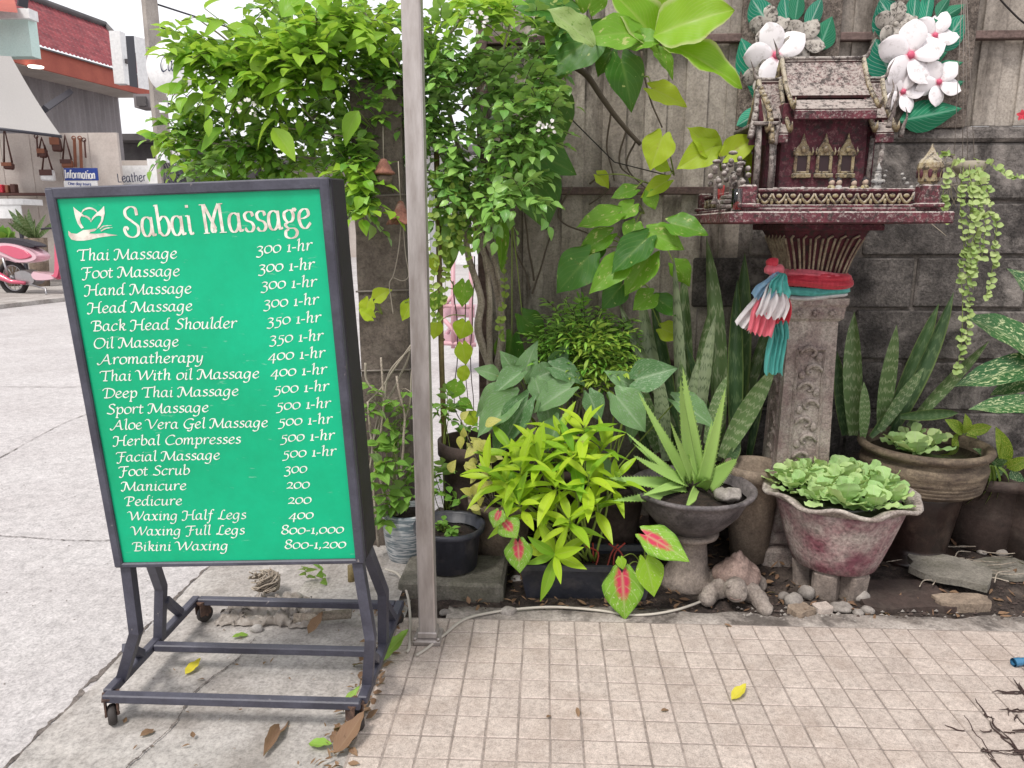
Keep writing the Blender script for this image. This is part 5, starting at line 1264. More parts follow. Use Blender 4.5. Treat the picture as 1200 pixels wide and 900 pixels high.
# --- small dense bush
M_small = leafmat('small_leaf', C(104,170,62), C(164,210,90), C(190,220,120), .3, 5, 1, trans=.25, rough=.35)
M_small2 = leafmat('small_leaf_light', C(140,176,66), C(176,200,84), C(190,210,120), .3, 5, 1, trans=.3, rough=.35)
arr_small = [leaf_arrays('lance', n=4, m=2, fold=.3, bend=bb) for bb in (.1,.3,.5)]
arr_ov = [leaf_arrays('ovate', n=5, m=2, fold=.3, bend=bb, twist=tw) for bb, tw in ((.15,0),(.35,.2),(.5,-.3),(.25,.4))]
def cloud(blobs, nleaf, size, par, arr, spray=6, upb=.3, wk=1.0, droop=.25):
    """sprays of leaves scattered through ellipsoids given in photo pixels at a distance; returns matrices"""
    Ms = []; tw = []
    tot = sum(bl[2]*bl[3] for bl in blobs)
    for (px, py, rx, ry, Y, dY) in blobs:
        k = max(1, int(nleaf/spray*rx*ry/tot)); c = at(px, py, Y); s_ = ppm(c)
        for q in range(k):
            v = Vector((RS.gauss(0,1), RS.gauss(0,1), RS.gauss(0,1))).normalized()*(U(0,1)**.45)
            p = c+Vector((v.x*rx/s_, v.y*dY, v.z*ry/s_))
            d = Vector((v.x+U(-.6,.6), v.y-.25+U(-.5,.5), v.z*.6+upb+U(-.5,.5))).normalized()
            side = d.cross(Vector((0,0,1))).normalized(); up = side.cross(d)
            ln = size*spray*.32; path = []
            for j in range(spray):
                t = j/(spray-1); o = p+d*(t-.5)*ln+Vector((0,0,-droop*ln*t*t))
                ss = 1 if j % 2 else -1
                if j == spray-1: dd = d+Vector((0,0,-.4))
                else: dd = d*.55+side*ss*.85+Vector((U(-.2,.2),U(-.2,.2),U(-.35,.1)))
                nn_ = up+Vector((U(-.4,.4),U(-.5,.1),U(-.2,.5)))
                Ms.append(frame(o, dd, nn_, size*U(.7,1.2)*(1-.25*abs(t-.5)), wk)); path.append(o)
            tw.append(path)
    return Ms, tw
def rel(Ms, loc): 
    Ti = T(-Vector(loc)); return [Ti @ M for M in Ms]
def twigs(par, tw, mat, r=.0012, name='twigs'):
    b = MB()
    for path in tw: b.tube([Vector(p)-Vector(par.location) for p in path[::2]+[path[-1]]], r, 3, cap=False)
    return b.obj(name, mat, par, 'stuff')
sbx = at(688, 420, 2.74)
smb = plant('small_leaved_bush', 'compact dense bush of tiny dark green leaves in front of the board fence', 'shrub', (sbx.x, 2.74, .35))
Ms, tw = cloud([(672,388,58,36,2.70,.12),(700,412,44,38,2.66,.12),(650,408,32,36,2.70,.1),(725,400,24,34,2.72,.08)], 2500, .038, smb, arr_small, 7, .5)
bulk('foliage', arr_small, rel(Ms, smb.location), M_small, smb, 'stuff'); twigs(smb, tw, M_stemd)
Ms, tw = cloud([(700,400,36,22,2.60,.06),(715,430,24,22,2.60,.06),(668,445,34,14,2.60,.06)], 560, .042, smb, arr_small, 7, .5)
bulk('young_foliage', arr_small, rel(Ms, smb.location), M_small2, smb, 'stuff')
stems(smb, [[(sbx.x+U(-.03,.03), 2.76, .25), at(690+U(-15,15), 470, 2.72), at(690+U(-50,50), 430+U(-20,10), 2.70)] for _ in range(9)], .005, M_bark, 'branches')

# --- snake plants
M_snake = leafmat('snake_leaf', C(84,110,68), C(104,130,80), C(160,178,130), .0, stripes=(C(176,188,146), 66.0), old=C(150,150,110), trans=.08, rough=.4, bump=.15)
M_snake_d = leafmat('snake_leaf_dark', C(58,84,54), C(74,102,62), C(120,150,96), .0, stripes=(C(112,136,92), 55.0), trans=.08, rough=.4, bump=.15, edge=C(120,140,80))
M_snake_p = leafmat('snake_leaf_pale', C(140,152,120), C(120,136,100), C(170,170,130), .0, stripes=(C(76,96,66), 75.0), trans=.08, rough=.45, bump=.15)
sn_me = {k: [leaf_mesh('leaf', m_, 'strap', n=14, m=4, fold=f_, bend=b_, twist=t_) for f_, b_, t_ in ((.6,.05,.3),(.5,-.08,-.35),(.7,.12,.1))] for k, m_ in (('m', M_snake), ('d', M_snake_d), ('p', M_snake_p))}
def snakes(label, loc, lst):
    o = plant('snake_plant', label, 'snake plant', loc, 'snake plants')
    for i, (bx,by,tx,ty,w,Y,k) in enumerate(lst): put_leaf(o, sn_me[k][i % 3], 'strap', bx,by,tx,ty, Y, U(-.04,.04), w, (U(-.35,.35), -1, .1))
    return o
snakes('clump of tall mottled snake plant leaves just left of the aloe, against the boards', (at(785,520,2.72).x, 2.72, .25),
  [(786,530,746,328,17,2.70,'p'),(802,530,776,296,18,2.68,'p'),(806,530,800,310,18,2.74,'m'),(795,540,764,338,15,2.76,'d'),(772,530,742,440,20,2.66,'m'),(780,540,772,430,18,2.62,'p'),(760,540,730,380,14,2.74,'d'),(812,540,790,420,20,2.64,'m'),(790,500,722,352,12,2.66,'p'),(800,520,818,420,12,2.6,'p')])
snakes('clump of tall snake plant leaves between the aloe and the shrine pedestal', (at(845,520,2.70).x, 2.70, .25),
  [(816,520,836,368,15,2.66,'p'),(812,480,827,358,13,2.72,'m'),(838,540,842,276,23,2.74,'m'),(856,540,876,296,24,2.76,'d'),(846,536,903,424,24,2.62,'m'),(862,540,862,330,18,2.70,'d'),(828,520,850,440,16,2.64,'m'),(874,545,905,320,15,2.80,'d'),(850,545,868,520,15,2.6,'d'),(852,520,912,350,14,2.78,'m'),(840,520,800,400,12,2.72,'d')])
snakes('snake plant clump behind the glazed jar, right of the shrine pedestal', (at(1030,500,2.78).x, 2.78, .3),
  [(1000,510,999,366,21,2.72,'m'),(1032,505,1042,378,20,2.74,'m'),(1042,510,1128,344,18,2.80,'d'),(1030,505,1083,430,14,2.70,'m'),(1064,500,1152,396,16,2.82,'m'),(1055,488,1128,484,13,2.72,'d'),(1034,510,1102,355,17,2.84,'d'),(990,510,976,410,14,2.80,'d'),(1010,515,1016,450,14,2.68,'m'),(1020,512,1064,462,12,2.7,'d')])

# --- water lettuce
M_let = leafmat('water_lettuce_leaf', C(164,206,134), C(206,228,158), C(230,240,204), .5, 4, -1.6, trans=.3, rough=.55, bump=.4, vw=.04)
let_me = [leaf_mesh('leaf', M_let, 'obov', n=10, m=10, fold=.10, bend=bb, wave=.06) for bb in (-.25,-.1,.12)]
def lettuce(label, cx, cy, zz, R, n, seed):
    rs = random.Random(seed); o = plant('water_lettuce', label, 'water plant', (cx, cy, zz), 'water lettuce'); cs = []
    tries = 0
    while len(cs) < n and tries < 4000:
        tries += 1; a = rs.uniform(0, 6.28); r = R*sqrt(rs.uniform(0, 1)); p = (r*cos(a), r*sin(a))
        if all((p[0]-c[0])**2+(p[1]-c[1])**2 > (.066 if tries < 2000 else .050)**2 for c in cs): cs.append(p)
    for ci, c in enumerate(cs):
        s0 = rs.uniform(.068,.098); k = 9; a0 = rs.uniform(0, 6)
        for q in range(k):
            an = a0+q*2.399; el = .12+.95*q/k; d = Vector((cos(an)*cos(el), sin(an)*cos(el), sin(el)))
            nn_ = Vector((-cos(an)*sin(el), -sin(an)*sin(el), cos(el)))
            inst('leaf', let_me[(q+ci) % 3], o, None, frame((c[0], c[1], .004+.002*q+rs.uniform(0,.015)), d, nn_, s0*(1-.35*q/k)*rs.uniform(.85,1.1), rs.uniform(.8,1.05)))
lettuce('pale green water lettuce rosettes crowding the fluted pot', FX-.008, FYc+.010, FZ+.296, .180, 22, 3)
lettuce('three water lettuce rosettes floating in the glazed jar', JX-.02, 2.60, .410, .11, 4, 8)

# --- dumb cane and spotted small plants at the right
M_dief = leafmat('dumb_cane_leaf', C(46,92,52), C(58,104,56), C(190,204,150), .3, 9, 1.0, spot=C(206,216,164), spot_scale=20, spot_lo=.56, spot_hi=.60, trans=.12, rough=.35)
M_croton = leafmat('spotted_lime_leaf', C(120,160,40), C(90,140,40), C(210,220,120), .4, 8, 1.0, spot=C(214,220,100), spot_scale=26, spot_lo=.52, spot_hi=.57, trans=.25, rough=.4)
df_me = [leaf_mesh('leaf', M_dief, 'oblong', n=12, m=6, fold=.22, bend=bb, wave=.012) for bb in (.2,.35)]
cr_me = [leaf_mesh('leaf', M_croton, 'oblong', n=10, m=4, fold=.3, bend=bb) for bb in (.2,.4)]
dc = plant('dumb_cane', 'large dark dumb cane with cream speckled leaves at the right edge', 'plant', (c6.location.x, 2.62, .3)); pp = []
for i, (bx,by,tx,ty,w,Y) in enumerate([(1235,425,1130,441,36,2.55),(1222,425,1166,358,48,2.58),(1228,478,1148,470,26,2.5),(1222,440,1174,452,26,2.6),(1240,400,1290,340,50,2.55),(1240,430,1310,420,44,2.5),(1230,380,1200,310,40,2.66),(1240,470,1300,500,40,2.45)]):
    a = put_leaf(dc, df_me[i % 2], 'oblong', bx,by,tx,ty, Y, -.06, w, (U(-.2,.2), -.8, .8)); pp.append([(c6.location.x, 2.62, .28), (c6.location.x+U(-.02,.02), 2.60, .4), a])
stems(dc, pp, .006, M_stemg)
sc1 = plant('spotted_croton', 'small lime spotted croton sprig above the glazed jar', 'plant', (at(1130,540,2.76).x, 2.76, .32)); pp = []
for i, (bx,by,tx,ty,w) in enumerate([(1128,508,1113,492,15),(1130,508,1138,490,13),(1132,506,1163,500,14),(1126,510,1120,522,14),(1133,508,1145,516,10)]):
    a = put_leaf(sc1, cr_me[i % 2], 'oblong', bx,by,tx,ty, 2.72, -.03, w); pp.append([(sc1.location.x, 2.76, .3), a])
stems(sc1, pp, .002, M_stemg)
sc2 = plant('spotted_croton', 'low croton with yellow speckled leaves in the wide grey pot', 'plant', (c5.location.x, 2.70, .28)); pp = []
for i, (bx,by,tx,ty,w,k) in enumerate([(1178,545,1174,505,18,0),(1180,548,1205,540,16,0),(1174,548,1150,525,14,1),(1176,550,1140,560,16,1),(1185,550,1200,580,18,1),(1170,545,1185,520,12,0),(1160,545,1178,540,10,1)]):
    a = put_leaf(sc2, (cr_me, df_me)[k][i % 2], 'oblong', bx,by,tx,ty, 2.62, -.05, w); pp.append([(c5.location.x, 2.70, .26), a])
stems(sc2, pp, .002, M_stemg)
M_strapl = leafmat('strap_leaf', C(104,136,60), C(130,156,74), C(180,190,120), .3, 3, .2, trans=.2, spot=C(190,190,130), spot_scale=30, spot_lo=.62, spot_hi=.7)
st_me = [leaf_mesh('leaf', M_strapl, 'strap', n=14, m=2, fold=.4, bend=bb) for bb in (.6,.9)]
sp1 = plant('strap_leaved_plant', 'drooping narrow strap leaves hanging over the wide grey pot', 'plant', (c5.location.x-.02, 2.66, .28))
for i, (bx,by,tx,ty,w) in enumerate([(1160,545,1172,595,9),(1162,546,1192,628,10),(1165,546,1195,600,9),(1158,546,1164,620,5),(1156,545,1140,560,7),(1170,548,1198,560,8)]):
    put_leaf(sp1, st_me[i % 2], 'strap', bx,by,tx,ty, 2.56, -.02, w, (.2,-.6,1))

# --- yellowing shrublet, weeds, seedling
M_yel = leafmat('yellowing_leaf', C(190,186,90), C(206,204,130), C(230,220,170), .3, 5, 1, trans=.3, spot=C(120,140,60), spot_scale=20, spot_lo=.58, spot_hi=.66, old=C(150,120,80))
ye = plant('yellowing_shrub', 'sickly yellow variegated seedling between the black pot and the lime bush', 'plant', (c1.location.x, 2.48, .22))
ym = leaf_mesh('leaf', M_yel, 'ovate', n=6, m=4, fold=.3, bend=.3); pp = []
for k in range(34):
    px, py = 560+RS.gauss(0,13), 545+RS.gauss(0,22); Y = 2.42+U(-.05,.05); a = at(px, py, Y); an = U(0, 6.28)
    inst('leaf', ym, ye, None, frame(a-Vector(ye.location), (cos(an), -.3, sin(an)*.7), (U(-.3,.3), -.7, .8), U(.035,.06), 1)); 
    if k % 3 == 0: pp.append([(c1.location.x-.02, 2.49, .21), a])
stems(ye, pp, .002, M_bark)
M_weed = leafmat('weed_leaf', C(92,142,52), C(132,176,78), C(180,206,130), .35, 5, 1.1, trans=.32)
wm = [leaf_mesh('leaf', M_weed, 'ovate', n=6, m=4, fold=.25, bend=bb) for bb in (.2,.4)]
def sprig(name, label, blobs, n, size, me, root, group=None, mat=M_stemg, r=.0018, every=4, cat='plant', wk=1.0):
    o = plant(name, label, cat, root, group); Ms, tw = cloud(blobs, n, size, o, None, 5, .35, wk)
    for i, M in enumerate(rel(Ms, root)): inst('leaf', me[i % len(me)], o, None, M)
    R0 = Vector(root); stems(o, [[R0, (R0+p[0])/2+Vector((U(-.02,.02),0,.01)), p[0], p[-1]] for p in tw[::max(1, every//2)]], r, mat); return o
sprig('climbing_weed', 'leafy green weed climbing between the signboard and the metal pole', [(456,520,16,26,2.42,.05),(452,560,14,26,2.40,.05),(462,590,16,18,2.40,.05),(445,545,8,14,2.38,.04)], 110, .055, wm, (SX_-.03, 2.45, .18))
sprig('climbing_weed', 'taller loose weed with small leaves in front of the mossy post', [(440,470,12,30,2.46,.05),(470,480,14,40,2.46,.05),(478,560,12,30,2.44,.05),(446,610,14,14,2.4,.05)], 120, .042, wm, (SX_-.06, 2.50, .16), mat=M_bark)
sprig('gap_weed', 'leafy weed filling the corner between metal pole and tall dark pot', [(520,480,16,26,2.62,.06),(512,560,14,22,2.52,.06),(548,500,14,16,2.6,.05),(530,585,18,10,2.46,.04)], 120, .042, wm, (at(525,600,2.58).x, 2.58, .10))
sprig('weed_seedling', 'small green seedling growing in the black round pot', [(516,612,9,14,2.33,.04),(528,620,7,8,2.33,.03)], 40, .028, wm, (BKX-.02, 2.335, .185))
sprig('creeping_weed', 'little creeping weed with few leaves at the slab edge behind the sign', [(362,668,16,5,2.25,.03),(385,672,12,5,2.25,.03)], 16, .04, wm, (at(385,690,2.28).x, 2.28, .03))
M_bam = stone('bamboo', C(150,132,84), C(116,100,66), 12, .6, .3, .3, 120, rnd=0)
o = thing('bamboo_stake', 'thin brown bamboo stake rising out of the tall dark pot', 'stake', (c3.location.x-.09, 2.64, .10))
b = MB(); b.tube([(at(522,520,2.64).x-o.location.x, 0, .0), (at(517,400,2.64).x-o.location.x, 0, .62), (at(512,200,2.64).x-o.location.x, 0, 1.35)], .010, 10)
for z in (.22,.45,.7,.95): b.lathe([(.0105,-.004),(.0125,0),(.0105,.004)], 10, cx=at(517,400,2.64).x-o.location.x+.002, cz=z)
b.obj('cane', M_bam, o, 'stuff')

# ============================================================ TURTLE
tx_ = gnd(860, 706); o = thing('turtle_statue', 'small stone turtle statue with a cracked shell in front of the shrine pots', 'statue', (tx_.x+.01, tx_.y+.03, .008), rz=-.25); o.scale = (.84, .88, .95)
V, F_ = blob([(0,.03,.045,.085,1.15,1.0,.55),(0,-.060,.055,.050),(0,-.088,.062,.056,1,1.1,.85),(-.060,-.035,.035,.045),(-.090,-.060,.026,.042),(-.104,-.086,.014,.038,1.1,1.2,.7),(.060,-.035,.035,.045),(.090,-.062,.026,.042),(.108,-.095,.013,.038,1,1.2,.7),(-.085,.075,.02,.045),(.085,.075,.02,.045),(0,.0,.030,.085,1.1,1.1,.4)], .0065)
b = MB(); b.add(V, F_, True); b.rough(.004, 38, 2); b.rough(.002, 110, 4); b.obj('body', M_turtle, o)
V, F_ = blob([(0,.035,.066,.105,1.12,1.05,.55),(.0,.030,.100,.062,1.1,1.1,.7),(0,.03,.125,.035)], .0065)
b = MB(); b.add(V, F_, True); b.v = [(x, y, z+.007*noise.cell(Vector((x*22+3, y*22, 0)))) for x, y, z in b.v]; b.rough(.005, 42, 5); b.obj('shell', M_turtle2, o)
for e in (-1, 1): 
    b = MB(); b.ball((e*.026,-.118,.086), (.009,.007,.008), 8, 6); b.obj('eye', M_turtle, o)
b = MB(); b.tube(spline([(-.030,-.112,.056),(-.016,-.133,.052),(0,-.138,.051),(.016,-.133,.052),(.030,-.112,.056)], 4), .0022, 5); b.obj('mouth', M_turtle2, o)

# ============================================================ STONES
def rock(px, py, w, h_, lab, grp='pebbles at the foot of the fluted pot', mat=M_rock, z=0.004, flat=.6):
    p = gnd(px, py); s_ = ppm(p); rx, rz_ = w/2/s_, h_/s_*.5
    b = MB(); b.ball((0,0,rz_*.7), (rx, rx*U(.7,.95), rz_), 12, 8); b.rough(rx*.22, 1.3/rx, px)
    o = thing('pebble', lab, 'pebble', (p.x, p.y, z), grp, U(-.5,.5), mesh=b.mesh('pebble')); o.data.materials.append(mat); return o
pebs = [(945,702,20,18,'upright pale pebble directly below the left foot of the fluted pot'),(968,700,18,16,'round pebble between the two front feet of the fluted pot'),(976,690,20,12,'light pebble touching the underside of the fluted pot'),(993,704,11,16,'narrow standing pebble right of the flat square chip'),(1007,705,22,16,'large smooth pebble at the right front foot'),(986,716,26,10,'wide flat pebble in the front row right of the square chip'),
 (930,712,22,18,'angular grey chunk next to the turtle statue'),(1005,722,12,9,'small pebble at the cement edge below the smooth one'),(1016,720,16,10,'flat grey pebble rightmost of the front row'),(918,704,14,12,'small dark pebble beside the turtle foot'),(1045,718,14,7,'thin chip lying on the dark slab'),(1172,656,16,9,'lone pale pebble on the soil beyond the mossy slab'),(1150,655,11,6,'tiny pebble on the soil behind the mossy slab'),(596,722,20,12,'round dark pebble between the stone block and the planter'),(522,722,14,8,'pebble in front of the stone block'),(508,716,10,8,'small pebble by the left corner of the stone block')]
for (px,py,w,h_2,lab) in pebs: rock(px,py,w,h_2,lab, z=.004 if px < 1100 else .02)
def flat(name, lab, cat, px, py, w, d, hh, rz, mat, z=0.0, sd=1):
    p = gnd(px, py); o = thing(name, lab, cat, (p.x, p.y, z), None, rz); b = MB()
    n = 15; ring = []
    for k in range(n):
        a = 2*pi*k/n+.4; q = 1/max(abs(cos(a)), abs(sin(a))); q = min(q, 1.30)
        ring.append((cos(a)*q*w/2*(1+.16*noise.noise(Vector((k*1.3, sd, .5)))), sin(a)*q*d/2*(1+.16*noise.noise(Vector((k*1.3, sd, 3.5))))))
    b.prism(ring, Matrix.Identity(4), hh); b.rough(.003, 25, sd); b.obj('slab', mat, o); return o
flat('stone_slab', 'flat mossy stone slab lying raised in front of the glazed jar', 'stone slab', 1112, 682, .24, .20, .022, -.5, M_slabstone, .034, 2)
flat('stone_slab', 'dark flat slab under the mossy one beside the pebbles', 'stone slab', 1052, 702, .30, .20, .022, .1, M_darkclay, .0, 5)
flat('stone_slab', 'broken pale lump propping the mossy slab', 'stone slab', 1126, 712, .17, .07, .032, .05, M_terra, .0, 7)
flat('stone_slab', 'wide pale paving slab at the far right of the bed', 'stone slab', 1200, 672, .30, .16, .014, .0, M_slabstone, .008, 9)
flat('tile_chip', 'square pale tile chip standing among the pebbles', 'tile chip', 963, 719, .055, .045, .022, .2, M_tile, .006, 11)
flat('concrete_chunk', 'small grey concrete chunk next to the left foot of the pot', 'stone', 938, 722, .075, .055, .03, .5, M_terra, .0, 13)
# ============================================================ THE OVERHANGING SHRUB (orange jessamine) WITH ITS TRUNK
M_tree = leafmat('tree_leaf', C(84,144,52), C(142,188,76), C(190,214,120), .3, 6, 1.1, trans=.38, rough=.34, spec=.4)
M_tree_l = leafmat('tree_leaf_bright', C(120,178,52), C(166,206,70), C(206,226,120), .3, 6, 1.1, trans=.45, rough=.34)
M_tree_d = leafmat('tree_leaf_cool', C(104,160,72), C(156,200,100), C(196,220,150), .3, 6, 1.1, trans=.25, rough=.3, spec=.5)
tloc = Vector((at(580,470,2.78).x, 2.78, .12))
tree = plant('jessamine_tree', 'many-stemmed leafy tree overhanging the signboard, pole and fence', 'tree', tuple(tloc))
arr_t = [leaf_arrays('ovate', n=4, m=2, fold=.28, bend=bb, twist=tw) for bb, tw in ((.12,0),(.35,.3),(.55,-.3),(.25,.5))]
tl = {k: [leaf_mesh('leaf', m_, 'ovate', n=6, m=4, fold=.28, bend=bb, twist=tw) for bb, tw in ((.12,0),(.35,.3),(.5,-.3))] for k, m_ in (('g', M_tree), ('l', M_tree_l), ('d', M_tree_d))}
mid = [(250,170,60,50,2.60,.16),(320,120,80,80,2.60,.20),(400,110,80,90,2.60,.22),(300,215,70,18,2.55,.10),(445,60,60,70,2.65,.2),(380,30,90,50,2.7,.2),(225,150,38,40,2.6,.1),(420,185,40,50,2.5,.1),(340,180,90,40,2.65,.15)]
cool = [(545,225,30,50,2.66,.08),(520,250,18,40,2.62,.05),(540,70,60,60,2.62,.16),(590,110,60,60,2.60,.15),(530,160,50,50,2.62,.14),(600,180,44,46,2.55,.1),(620,150,34,50,2.52,.08),(560,220,30,40,2.6,.1),(505,120,26,90,2.62,.12),(640,60,44,50,2.7,.1),(470,100,40,80,2.62,.14)]
lite = [(290,70,70,46,2.45,.12),(230,60,36,44,2.45,.08),(350,60,60,50,2.42,.1),(410,30,50,36,2.45,.1),(560,10,60,22,2.5,.1),(315,235,60,8,2.45,.05),(420,215,20,46,2.40,.05),(195,160,16,14,2.5,.05)]
hang = [(585,235,20,26,2.42,.05),(610,225,28,20,2.42,.05),(520,215,20,26,2.5,.06),(430,235,14,26,2.42,.05),(640,120,28,20,2.45,.05),(238,190,26,20,2.45,.06)]
twl = []; nobj = 0
for blobs, n_l, size, key, M_, part_ in ((mid, 3700, .045, 'g', M_tree, 'inner_foliage'), (cool, 3000, .043, 'd', M_tree_d, 'inner_foliage'), (lite, 1250, .056, 'l', M_tree_l, 'outer_foliage'), (hang, 420, .046, 'd', M_tree_d, 'outer_foliage')):
    Ms, tw = cloud(blobs, n_l, size, tree, arr_t, 7, .15, 1.0, .35)
    Ms = rel(Ms, tloc); twl += tw
    order = sorted(range(len(Ms)), key=lambda i: Ms[i].translation.y)
    near = set(order[:{'g':90,'d':90,'l':90}[key] if part_ == 'inner_foliage' or key == 'l' else 30])
    for i in near: inst('leaf', tl[key][i % 3], tree, None, Ms[i])
    rest = [M for i, M in enumerate(Ms) if i not in near]
    bulk(part_, arr_t, rest, M_, tree, 'stuff')
# broad young leaves at the upper left
ylw = []
for (bx,by,tx,ty,w,Y) in [(262,28,232,36,22,2.4),(300,42,262,30,22,2.38),(232,58,194,62,20,2.42),(222,62,200,92,20,2.42),(285,70,246,66,24,2.38),(330,20,352,-12,30,2.36),(300,90,310,46,30,2.36),(352,60,330,20,30,2.36),(215,110,180,96,18,2.42),(240,112,205,128,20,2.42),(345,95,300,112,26,2.36),(372,55,398,20,26,2.38),(262,150,232,176,22,2.4),(320,150,346,186,24,2.36),(322,140,290,160,20,2.38),(405,60,440,30,22,2.4),(240,10,262,-14,18,2.42),(470,40,446,70,20,2.5),(420,130,400,160,22,2.4)]:
    a = put_leaf(tree, tl['l'][RS.randrange(3)], 'ovate', bx,by,tx,ty, Y, U(-.05,.02), w, (U(-.3,.3), -.7, U(.4,1))); ylw.append([a+Vector((U(0,.05),.12,-.04)), a])
twigs(tree, twl[::2], M_vine, .0013)
b = MB()
for path in ylw: b.tube([Vector(p)-tloc for p in path], .0015, 4)
b.obj('leaf_stalks', M_stemg, tree, 'stuff')
# trunk and limbs: several upright stems, then branches to left and up
def limb(pxs, Y0, Y1, r0, r1, name='limb'):
    pts = [at(px, py, Y0+(Y1-Y0)*i/(len(pxs)-1)) for i, (px, py) in enumerate(pxs)]; S_ = spline(pts, 8)
    S_ = [p+Vector(noise.noise_vector(p*9))*.006 for p in S_]
    b = MB(); b.tube([p-tloc for p in S_], [r0+(r1-r0)*i/(len(S_)-1) for i in range(len(S_))], 8); b.rough(.0018, 40, 1); return b.obj(name, M_bark, tree)
limb([(578,510),(577,440),(561,390),(563,350),(550,300),(540,240),(500,150),(440,110),(360,110)], 2.78, 2.62, .018, .006, 'trunk')
limb([(581,500),(583,437),(588,383),(578,323),(562,285),(545,200),(520,110),(500,20)], 2.79, 2.68, .016, .006, 'trunk')
limb([(575,500),(574,430),(574,360),(568,300),(556,240),(585,170),(630,110)], 2.77, 2.62, .014, .005, 'trunk')
limb([(584,440),(590,400),(586,340),(572,290),(520,210),(440,190),(330,185)], 2.80, 2.62, .011, .004)
for pl in ([(460,110),(400,80),(330,70),(240,90)],[(400,110),(350,150),(290,170),(225,165)],[(500,150),(470,80),(430,20),(400,-30)],[(360,110),(310,90),(270,50),(230,20)],[(540,130),(580,80),(600,20),(610,-20)],[(510,60),(540,20),(530,-30)],[(420,120),(430,160),(380,150),(350,120)],[(560,150),(600,160),(640,150)],[(380,140),(400,170),(440,165),(330,150)]):
    limb(pl, 2.66, 2.5, .006, .002)
for k, (px, py) in enumerate(((290,128),(640,150),(560,24))):
    c = at(px, py, 2.36); b = MB()
    for q in range(16):
        d = Vector((RS.gauss(0,1), RS.gauss(0,1)-.6, RS.gauss(0,1))).normalized(); o_ = c+d*.022
        v, f_, u_ = leaf_arrays('petal', n=3, m=2, fold=.3, bend=.4); Mq = frame(o_-tloc, d+Vector((U(-.5,.5),0,U(-.5,.5))), (0,-1,0),   .012, 1)
        b.add([Mq @ Vector(p) for p in v], f_, True, u_)
    b.obj('blossom', M_white, tree, 'stuff')
# second tree filling the background behind, its leaves above the fence end and over the street side
tp_ = pot('nursery_pot', 'square black nursery pot half hidden behind the arrowhead leaves at the tree foot', 'plant pot', tloc.x, 2.80, .0, [(.09,0),(.115,.22),(.12,.225),(.12,.24),(.108,.24),(.1,.2),(.0005,.19)], M_plastic, (.105,.2), n=4)

# ============================================================ HANGING COIN-LEAF VINES
M_coin = leafmat('coin_leaf', C(120,150,62), C(156,178,84), C(190,200,120), .2, 4, 1, trans=.25, rough=.45)
M_coin2 = leafmat('coin_leaf_pale', C(140,170,92), C(190,206,140), C(220,226,180), .2, 4, 1, trans=.3, rough=.45)
coin = [leaf_mesh('leaf', M_coin, 'round', n=5, m=4, fold=.1, bend=.15)]; coin2 = [leaf_mesh('leaf', M_coin2, 'round', n=5, m=4, fold=.1, bend=.15)]
def strands(par, lst, me, size, mat, dens=.024):
    b = MB()
    for pts in lst:
        S_ = spline([at(px, py, Y) for px, py, Y in pts], 8); S_ = [p+Vector(noise.noise_vector(p*14))*.008 for p in S_]
        b.tube([p-Vector(par.location) for p in S_], .0012, 4, cap=False)
        Lt = 0; k = 0; acc = 0
        for i in range(1, len(S_)):
            seg = S_[i]-S_[i-1]; acc += seg.length
            while acc > dens:
                acc -= dens; k += 1
                for ss in (-1, 1):
                    if U(0,1) < .12: continue
                    an = k*1.2+U(-.5,.5); d = Vector((ss*cos(an*.5)*.9, -abs(sin(an))*.6-.15, U(-.5,.4)))
                    inst('leaf', me[0], par, None, frame(S_[i]-Vector(par.location), d, (U(-.4,.4), -1, .5), size*U(.7,1.2), 1))
    b.obj('runners', mat, par, 'stuff')
cv = plant('coin_leaf_vine', 'hanging vine of small round leaves trailing down beside the metal pole', 'vine', tuple(at(525,190,2.6)))
strands(cv, [[(512,195,2.5),(508,240,2.48),(514,290,2.48),(508,335,2.48),(512,375,2.48)],[(524,190,2.5),(530,240,2.5),(524,300,2.5),(522,352,2.5)],[(536,200,2.55),(542,250,2.52),(538,290,2.52)],[(550,200,2.56),(560,240,2.55),(552,285,2.55),(548,310,2.55)],[(502,210,2.52),(498,260,2.5),(502,300,2.5)],[(590,290,2.7),(592,340,2.7),(585,380,2.7),(592,400,2.7)]], coin, .021, M_stemg, .024)
hp = plant('hanging_basket_plant', 'hanging basket trailing strands of pale round leaves at the right of the shrine', 'hanging plant', tuple(at(1125,195,2.55)))
strands(hp, [[(1135,190,2.5),(1138,240,2.46),(1132,300,2.46),(1136,350,2.46),(1132,400,2.46)],[(1142,190,2.5),(1148,230,2.45),(1143,280,2.45),(1140,330,2.45)],[(1128,195,2.5),(1124,240,2.46),(1128,290,2.46),(1124,320,2.46),(1128,345,2.46),(1125,420,2.46),(1119,440,2.46)],[(1150,195,2.5),(1160,240,2.46),(1168,270,2.46),(1162,320,2.46),(1155,350,2.46)],[(1135,200,2.48),(1140,250,2.43),(1136,300,2.43),(1142,340,2.43)],
   [(1130,185,2.5),(1112,200,2.47),(1106,235,2.47),(1110,262,2.47)],[(1120,182,2.5),(1108,180,2.48),(1098,190,2.48)],[(1140,185,2.5),(1165,195,2.5),(1185,205,2.5),(1212,210,2.5)],[(1146,200,2.46),(1154,260,2.44),(1150,300,2.44)]], coin2, .0195, M_stemg, .0175)
M_root = plain('dry_roots', C(176,166,150), .9); M_ring = stone('old_ring', C(150,140,128), C(120,110,100), 20, .8, .4, .3, 150)
b = MB()
